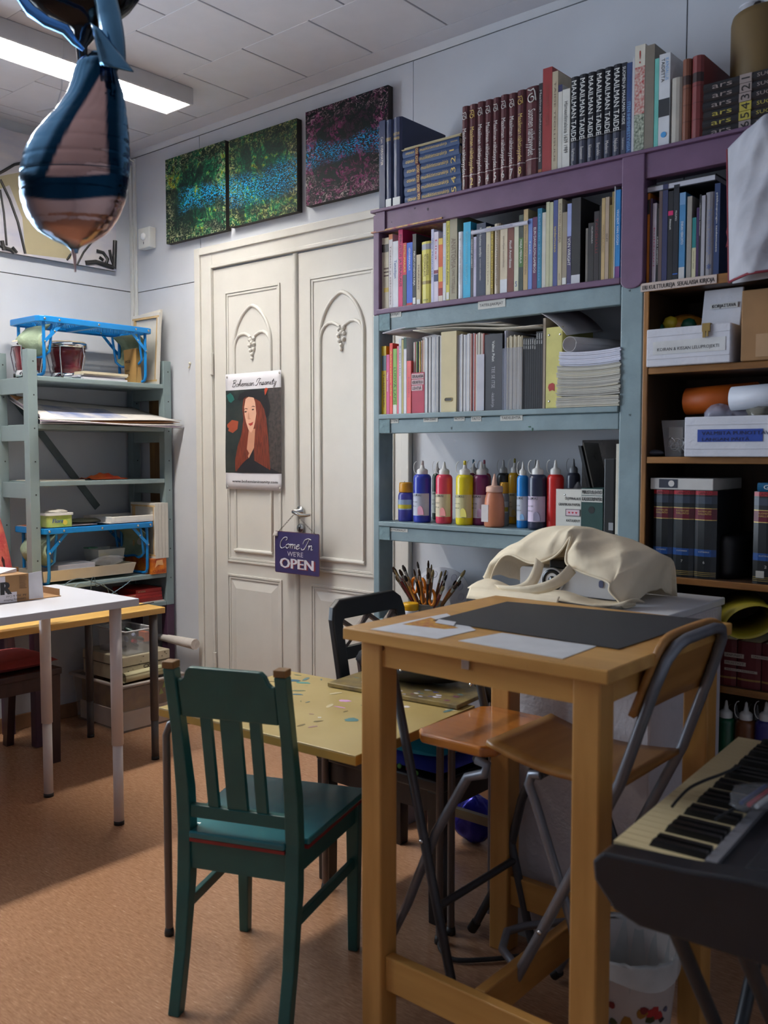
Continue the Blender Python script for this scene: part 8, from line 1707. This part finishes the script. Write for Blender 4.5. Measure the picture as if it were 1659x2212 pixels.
build('silver_strip', MB(KT).box(.1405, .158, .0, KL, -.004, .006), mat('strip_grey', (120, 118, 122), .4), kb_)
for (a, b) in ((.45, .0), (.12, .0)):
    pass
SBK = mat('stand_black', (50, 52, 56), .4, .3)
for xs_, (ua, va), (ub, vb) in ((3.56, (1425, 1930), (1545, 2212)), (3.66, (1580, 1990), (1659, 2180))):
    a, b = P(ua, va, x=xs_), P(ub, vb, x=xs_); d_ = b - a; top_ = a - d_ * ((.588 - a.z) / -d_.z) ; bot_ = a + d_ * ((a.z - .014) / -d_.z)
    o = build('stand_leg', MB().tube([top_, bot_], .012, 10), SBK, kb_)
    build('foot_cap', MB().lathe([(.016, 0), (.016, .02)], (bot_.x, bot_.y, 0), 10), BLKR, o)
    m_ = (top_ + bot_) / 2
    build('stand_leg', MB().tube([(xs_ + .026, 2 * m_.y - top_.y, .588), (xs_ + .026, 2 * m_.y - bot_.y, .014)], .012, 10), SBK, kb_)
build('stand_arm', MB(KT).tube([(.02, .10, -.114), (.30, .10, -.114)], .011, 8), SBK, kb_)
build('stand_arm', MB(KT).tube([(.02, .52, -.114), (.30, .52, -.114)], .011, 8), SBK, kb_)
kp_ = lambda u, v, dz=.0: tuple(P(u, v, z=.716 + dz))
cable([kp_(1452, 1742), kp_(1466, 1725), kp_(1490, 1702), kp_(1525, 1685), kp_(1560, 1672), kp_(1600, 1655)], .0028, 'black cord lying across the keyboard keys', C(22, 22, 24))
build('pen_pouch', lump(tuple(P(1640, 1720, z=.73)), .045, .07, .011, 24, 12, .12, 33), mat('pouch_clear', (150, 150, 152), .15, alpha=.28), None, 'clear pouch with pens lying on the keyboard panel', 'pouch')
for k, (c_, dd) in enumerate((((190, 40, 50), 0), ((206, 206, 206), .012), ((40, 60, 120), -.012))):
    p_ = P(1640, 1720, z=.731); build('pen', MB().tube([p_ + Vector((dd, -.05, 0)), p_ + Vector((dd + .006, .05, .002))], .0038, 8), C(*c_, rough=.3), None, '%s pen inside the clear pouch on the keyboard' % ('red', 'white', 'dark blue')[k], 'pen')
cable([kp_(1545, 1770, .006), kp_(1590, 1745, .006), kp_(1620, 1735, .01), kp_(1655, 1700, .01)], .0026, 'thin dark cord beside the clear pouch on the keyboard', C(24, 26, 30))
# ================================================================== waste bin, blue bag, floor cord
bc_ = Vector((P(1356, 2030, y=-1.038).x, -1.038, 0))
BINM = mat('bin_print', (196, 188, 184), .5, var=.05)
wb_ = build('waste_bin', MB().lathe([(.080, 0), (.083, .004), (.105, .252), (.108, .255), (.103, .250), (.081, .01)], bc_, 32, capt=False), BINM, None, 'white waste bin with autumn leaf print and plastic liner', 'bin')
rnd = random.Random(17)
for k in range(120):
    a = rnd.uniform(math.pi * .85, math.pi * 1.95); z = rnd.uniform(.03, .165) if k % 7 else rnd.uniform(.175, .21); r0 = .083 + (.105 - .083) * z / .252 + .0008
    if k % 7 == 0: a = rnd.uniform(3.6, 4.4)
    c_ = bc_ + Vector((r0 * math.cos(a), r0 * math.sin(a), z)); n_ = Vector((math.cos(a), math.sin(a), 0)); e1 = n_.cross(Z); w_ = rnd.uniform(.006, .012); rt = rnd.uniform(0, 6.28)
    poly = [(w_ * math.cos(t + rt) * (1.4 if q % 2 else .9), w_ * math.sin(t + rt)) for q, t in enumerate([2 * math.pi * q / 7 for q in range(7)])]
    build('printed_leaf', MB().prism(poly, c_, e1, Z, n_ * .0006), C(*[(110, 60, 30), (150, 100, 30), (120, 30, 30), (60, 60, 30), (90, 86, 110), (170, 40, 40), (40, 36, 34)][k % 7], rough=.5), wb_)
def linf(s, t):
    a = 2 * math.pi * s; wr = .004 * math.sin(17 * a) + .003 * math.sin(29 * a + 1)
    if t < .45: k = t / .45; r = .107 + .003 + wr * k * .8; z = .214 + .054 * k + .010 * math.sin(3 * a) * (1 - k)
    else: k = (t - .45) / .55; r = .109 - .026 * k + wr * .8; z = .268 - .15 * k + .006 * math.sin(4 * a) * (1 - k)
    return (bc_.x + r * math.cos(a), bc_.y + r * math.sin(a), z)
build('bin_liner', MB().grid(linf, 64, 12), mat('liner_plastic', (206, 206, 204), .25, alpha=.82), wb_)
build('blue_bag', lump((2.372, -.335, .082), .075, .06, .081, 30, 18, .10, 41), mat('blue_foil', (36, 36, 150), .18, .5, var=.2, scale=20, bump=.3, bscale=30), None, 'shiny crumpled blue bag on the floor under the wall shelf', 'bag')
build('wood_offcut', B1(2.30, 2.47, -.42, -.40, .20, .235), wood('offcut_wood', (120, 96, 60), (150, 120, 80), .5, 'x'), None, 'short strip of bare wood in front of the shiny blue bag', 'wood strip') if False else None
cable([(2.62, -.86, .008), (2.66, -.90, .008), (2.70, -.96, .008), (2.76, -.98, .008), (2.83, -.92, .009), (2.88, -.86, .010)], .006, 'thick black power cord on the floor beneath the stool', C(40, 40, 42, rough=.6))
build('grey_carton', B1(1.98, 2.12, -.42, -.25, .0005, .09), C(110, 110, 118), None, 'small grey carton on the floor behind the black chair', 'box', bevel=.003)
# ================================================================== balloons
BD = 1.9
lev = [(330, 585, 640), (400, 500, 770), (450, 478, 748), (520, 458, 765), (600, 430, 788), (700, 365, 806), (800, 275, 817), (900, 198, 825), (1000, 152, 828), (1100, 134, 826), (1200, 130, 816), (1300, 142, 792), (1400, 180, 748), (1480, 245, 690), (1540, 340, 610), (1580, 430, 520), (1620, 460, 500)]
mats_b = [mat('foil_blue', (92, 136, 166), .16, .95, var=.2, scale=6, bump=.25, bscale=14), mat('foil_rose', (196, 160, 152), .16, .95, var=.08, scale=6, bump=.25, bscale=14), mat('foil_dark_teal', (16, 52, 74), .16, .9, var=.2, scale=6, bump=.25, bscale=14)]
bl_ = thing('foil_balloon', CAM + ray(160, 560) * BD, 'teardrop foil balloon in blue and rose hanging near the camera', 'balloon')
mb = MB(); nb_ = 112; NR = 120
def lerp_lev(y):
    for q in range(len(lev) - 1):
        if lev[q][0] <= y <= lev[q + 1][0]:
            t = (y - lev[q][0]) / (lev[q + 1][0] - lev[q][0]); p0, p1, p2, p3 = lev[max(q - 1, 0)], lev[q], lev[q + 1], lev[min(q + 2, len(lev) - 1)]
            return [.5 * (2 * p1[k] + (p2[k] - p0[k]) * t + (2 * p0[k] - 5 * p1[k] + 4 * p2[k] - p3[k]) * t * t + (3 * p1[k] - p0[k] - 3 * p2[k] + p3[k]) * t ** 3) for k in (1, 2)]
    return [lev[-1][1], lev[-1][2]]
rings = []
for i in range(NR + 1):
    y = 330 + (1620 - 330) * i / NR; xl, xr = lerp_lev(y); rings.append((y, xl, xr))
    hw_ = (xr - xl) / 2 / 2.9625 / FPX * BD; c_ = CAM + ray((xl + xr) / 2 / 2.9625, y / 2.9625) * BD
    for j in range(nb_):
        a = 2 * math.pi * j / nb_; pk = 1 + .012 * math.sin(26 * a + 9 * math.sin(y * .004)) * math.exp(-((y - 520) / 260) ** 2) - .012 * max(0, math.sin(y * .063)) ** 4
        mb.v.append(c_ + CR * (hw_ * pk * math.cos(a)) - CFH * (hw_ * .62 * pk * math.sin(a)))
PAT = []
sm = lambda e0, e1, q: soft(max(0, min(1, (q - e0) / (e1 - e0))))
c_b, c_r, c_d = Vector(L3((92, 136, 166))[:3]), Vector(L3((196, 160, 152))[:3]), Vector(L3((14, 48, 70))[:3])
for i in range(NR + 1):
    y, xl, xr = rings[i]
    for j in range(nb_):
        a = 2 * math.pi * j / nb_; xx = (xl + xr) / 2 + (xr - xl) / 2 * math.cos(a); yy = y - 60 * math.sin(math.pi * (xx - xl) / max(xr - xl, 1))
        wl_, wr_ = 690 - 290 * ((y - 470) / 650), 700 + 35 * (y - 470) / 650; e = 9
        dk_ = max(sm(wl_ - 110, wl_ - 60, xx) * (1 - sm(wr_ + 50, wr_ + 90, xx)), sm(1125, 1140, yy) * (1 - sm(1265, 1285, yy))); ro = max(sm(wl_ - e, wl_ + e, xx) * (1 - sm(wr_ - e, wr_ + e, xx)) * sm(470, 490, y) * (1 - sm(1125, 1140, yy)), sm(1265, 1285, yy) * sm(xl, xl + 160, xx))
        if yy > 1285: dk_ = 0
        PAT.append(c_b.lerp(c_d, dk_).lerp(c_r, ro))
for i in range(NR):
    for j in range(nb_):
        mb.f.append([i * nb_ + j, i * nb_ + (j + 1) % nb_, (i + 1) * nb_ + (j + 1) % nb_, (i + 1) * nb_ + j]); mb.m.append(0); mb.s.append(True)
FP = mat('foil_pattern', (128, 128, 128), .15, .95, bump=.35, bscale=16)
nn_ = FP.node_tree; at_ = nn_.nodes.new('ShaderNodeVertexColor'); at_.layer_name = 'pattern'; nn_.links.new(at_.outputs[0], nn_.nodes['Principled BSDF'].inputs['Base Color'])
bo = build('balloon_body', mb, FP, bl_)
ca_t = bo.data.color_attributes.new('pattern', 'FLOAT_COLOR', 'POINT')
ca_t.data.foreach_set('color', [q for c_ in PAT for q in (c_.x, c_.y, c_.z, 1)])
pb_ = lambda x, y, d=BD: CAM + ray(x / 2.9625, y / 2.9625) * d
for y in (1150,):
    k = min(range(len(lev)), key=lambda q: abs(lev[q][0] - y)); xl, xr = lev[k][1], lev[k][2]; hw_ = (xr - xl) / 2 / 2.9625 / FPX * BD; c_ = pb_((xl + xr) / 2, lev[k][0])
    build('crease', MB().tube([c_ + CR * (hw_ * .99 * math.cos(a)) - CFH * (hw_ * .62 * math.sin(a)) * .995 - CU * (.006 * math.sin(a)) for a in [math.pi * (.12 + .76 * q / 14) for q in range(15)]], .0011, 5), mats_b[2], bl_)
build('balloon_tail', MB().tube([pb_(470, 1600), pb_(478, 1660), pb_(482, 1740)], [.006, .004, .002], 6), mats_b[1], bl_)
build('balloon_neck', MB().grid(lambda s, t: pb_(590 + 150 * s + 60 * t + 20 * math.sin(3 * t), -60 + 470 * t + 30 * s, BD - .02 - .02 * math.sin(math.pi * s)), 8, 16), mats_b[0], bl_, solid=.003)
build('neck_fold', MB().grid(lambda s, t: pb_(585 + (60 + 150 * t) * s + 60 * t, 150 + 270 * t + 40 * s, BD - .045 - .012 * math.sin(math.pi * s)), 8, 10), mats_b[0], bl_, solid=.003)
dark = thing('black_balloon', CAM + ray(175, 90) * (BD + .12), 'glossy black foil balloon above the blue and rose one', 'balloon')
BF = mat('foil_black', (10, 10, 13), .12, .2, var=.2, bump=.25, bscale=12)
mb = MB(); vs = []; lev2 = [(-520, 350, 650), (-430, 230, 780), (-300, 130, 900), (-150, 90, 930), (-20, 120, 890), (60, 190, 830), (120, 290, 760), (165, 420, 690), (200, 470, 640), (300, 485, 560), (390, 495, 560)]
for (y, xl, xr) in lev2:
    hw_ = (xr - xl) / 2 / 2.9625 / FPX * (BD + .12); c_ = pb_((xl + xr) / 2, y, BD + .12)
    for j in range(36):
        a = 2 * math.pi * j / 36; vs.append(c_ + CR * (hw_ * math.cos(a)) - CFH * (hw_ * .55 * math.sin(a)))
mb.add(vs, [(i * 36 + j, i * 36 + (j + 1) % 36, (i + 1) * 36 + (j + 1) % 36, (i + 1) * 36 + j) for i in range(len(lev2) - 1) for j in range(36)], 0, True)
build('balloon_body', mb, BF, dark)
build('blue_edge', MB().tube([pb_(130, -20, BD + .02), pb_(200, 70, BD + .02), pb_(300, 140, BD + .02), pb_(420, 190, BD + .03), pb_(480, 270, BD + .04), pb_(535, 320, BD + .05)], [.010, .013, .012, .012, .008, .004], 8), mat('foil_bright_blue', (90, 150, 220), .15, .9), dark)
st_ = pb_(400, -500, BD + .1)
build('string', MB().tube([pb_(500, -520, BD + .12), Vector((st_.x, st_.y, RH - .012))], .0012, 5), C(200, 200, 200), dark)
build('thread', MB().tube([pb_(405, 235), pb_(400, 390), pb_(396, 560), pb_(360, 690), pb_(235, 718)], .0011, 5), C(206, 200, 196), bl_)
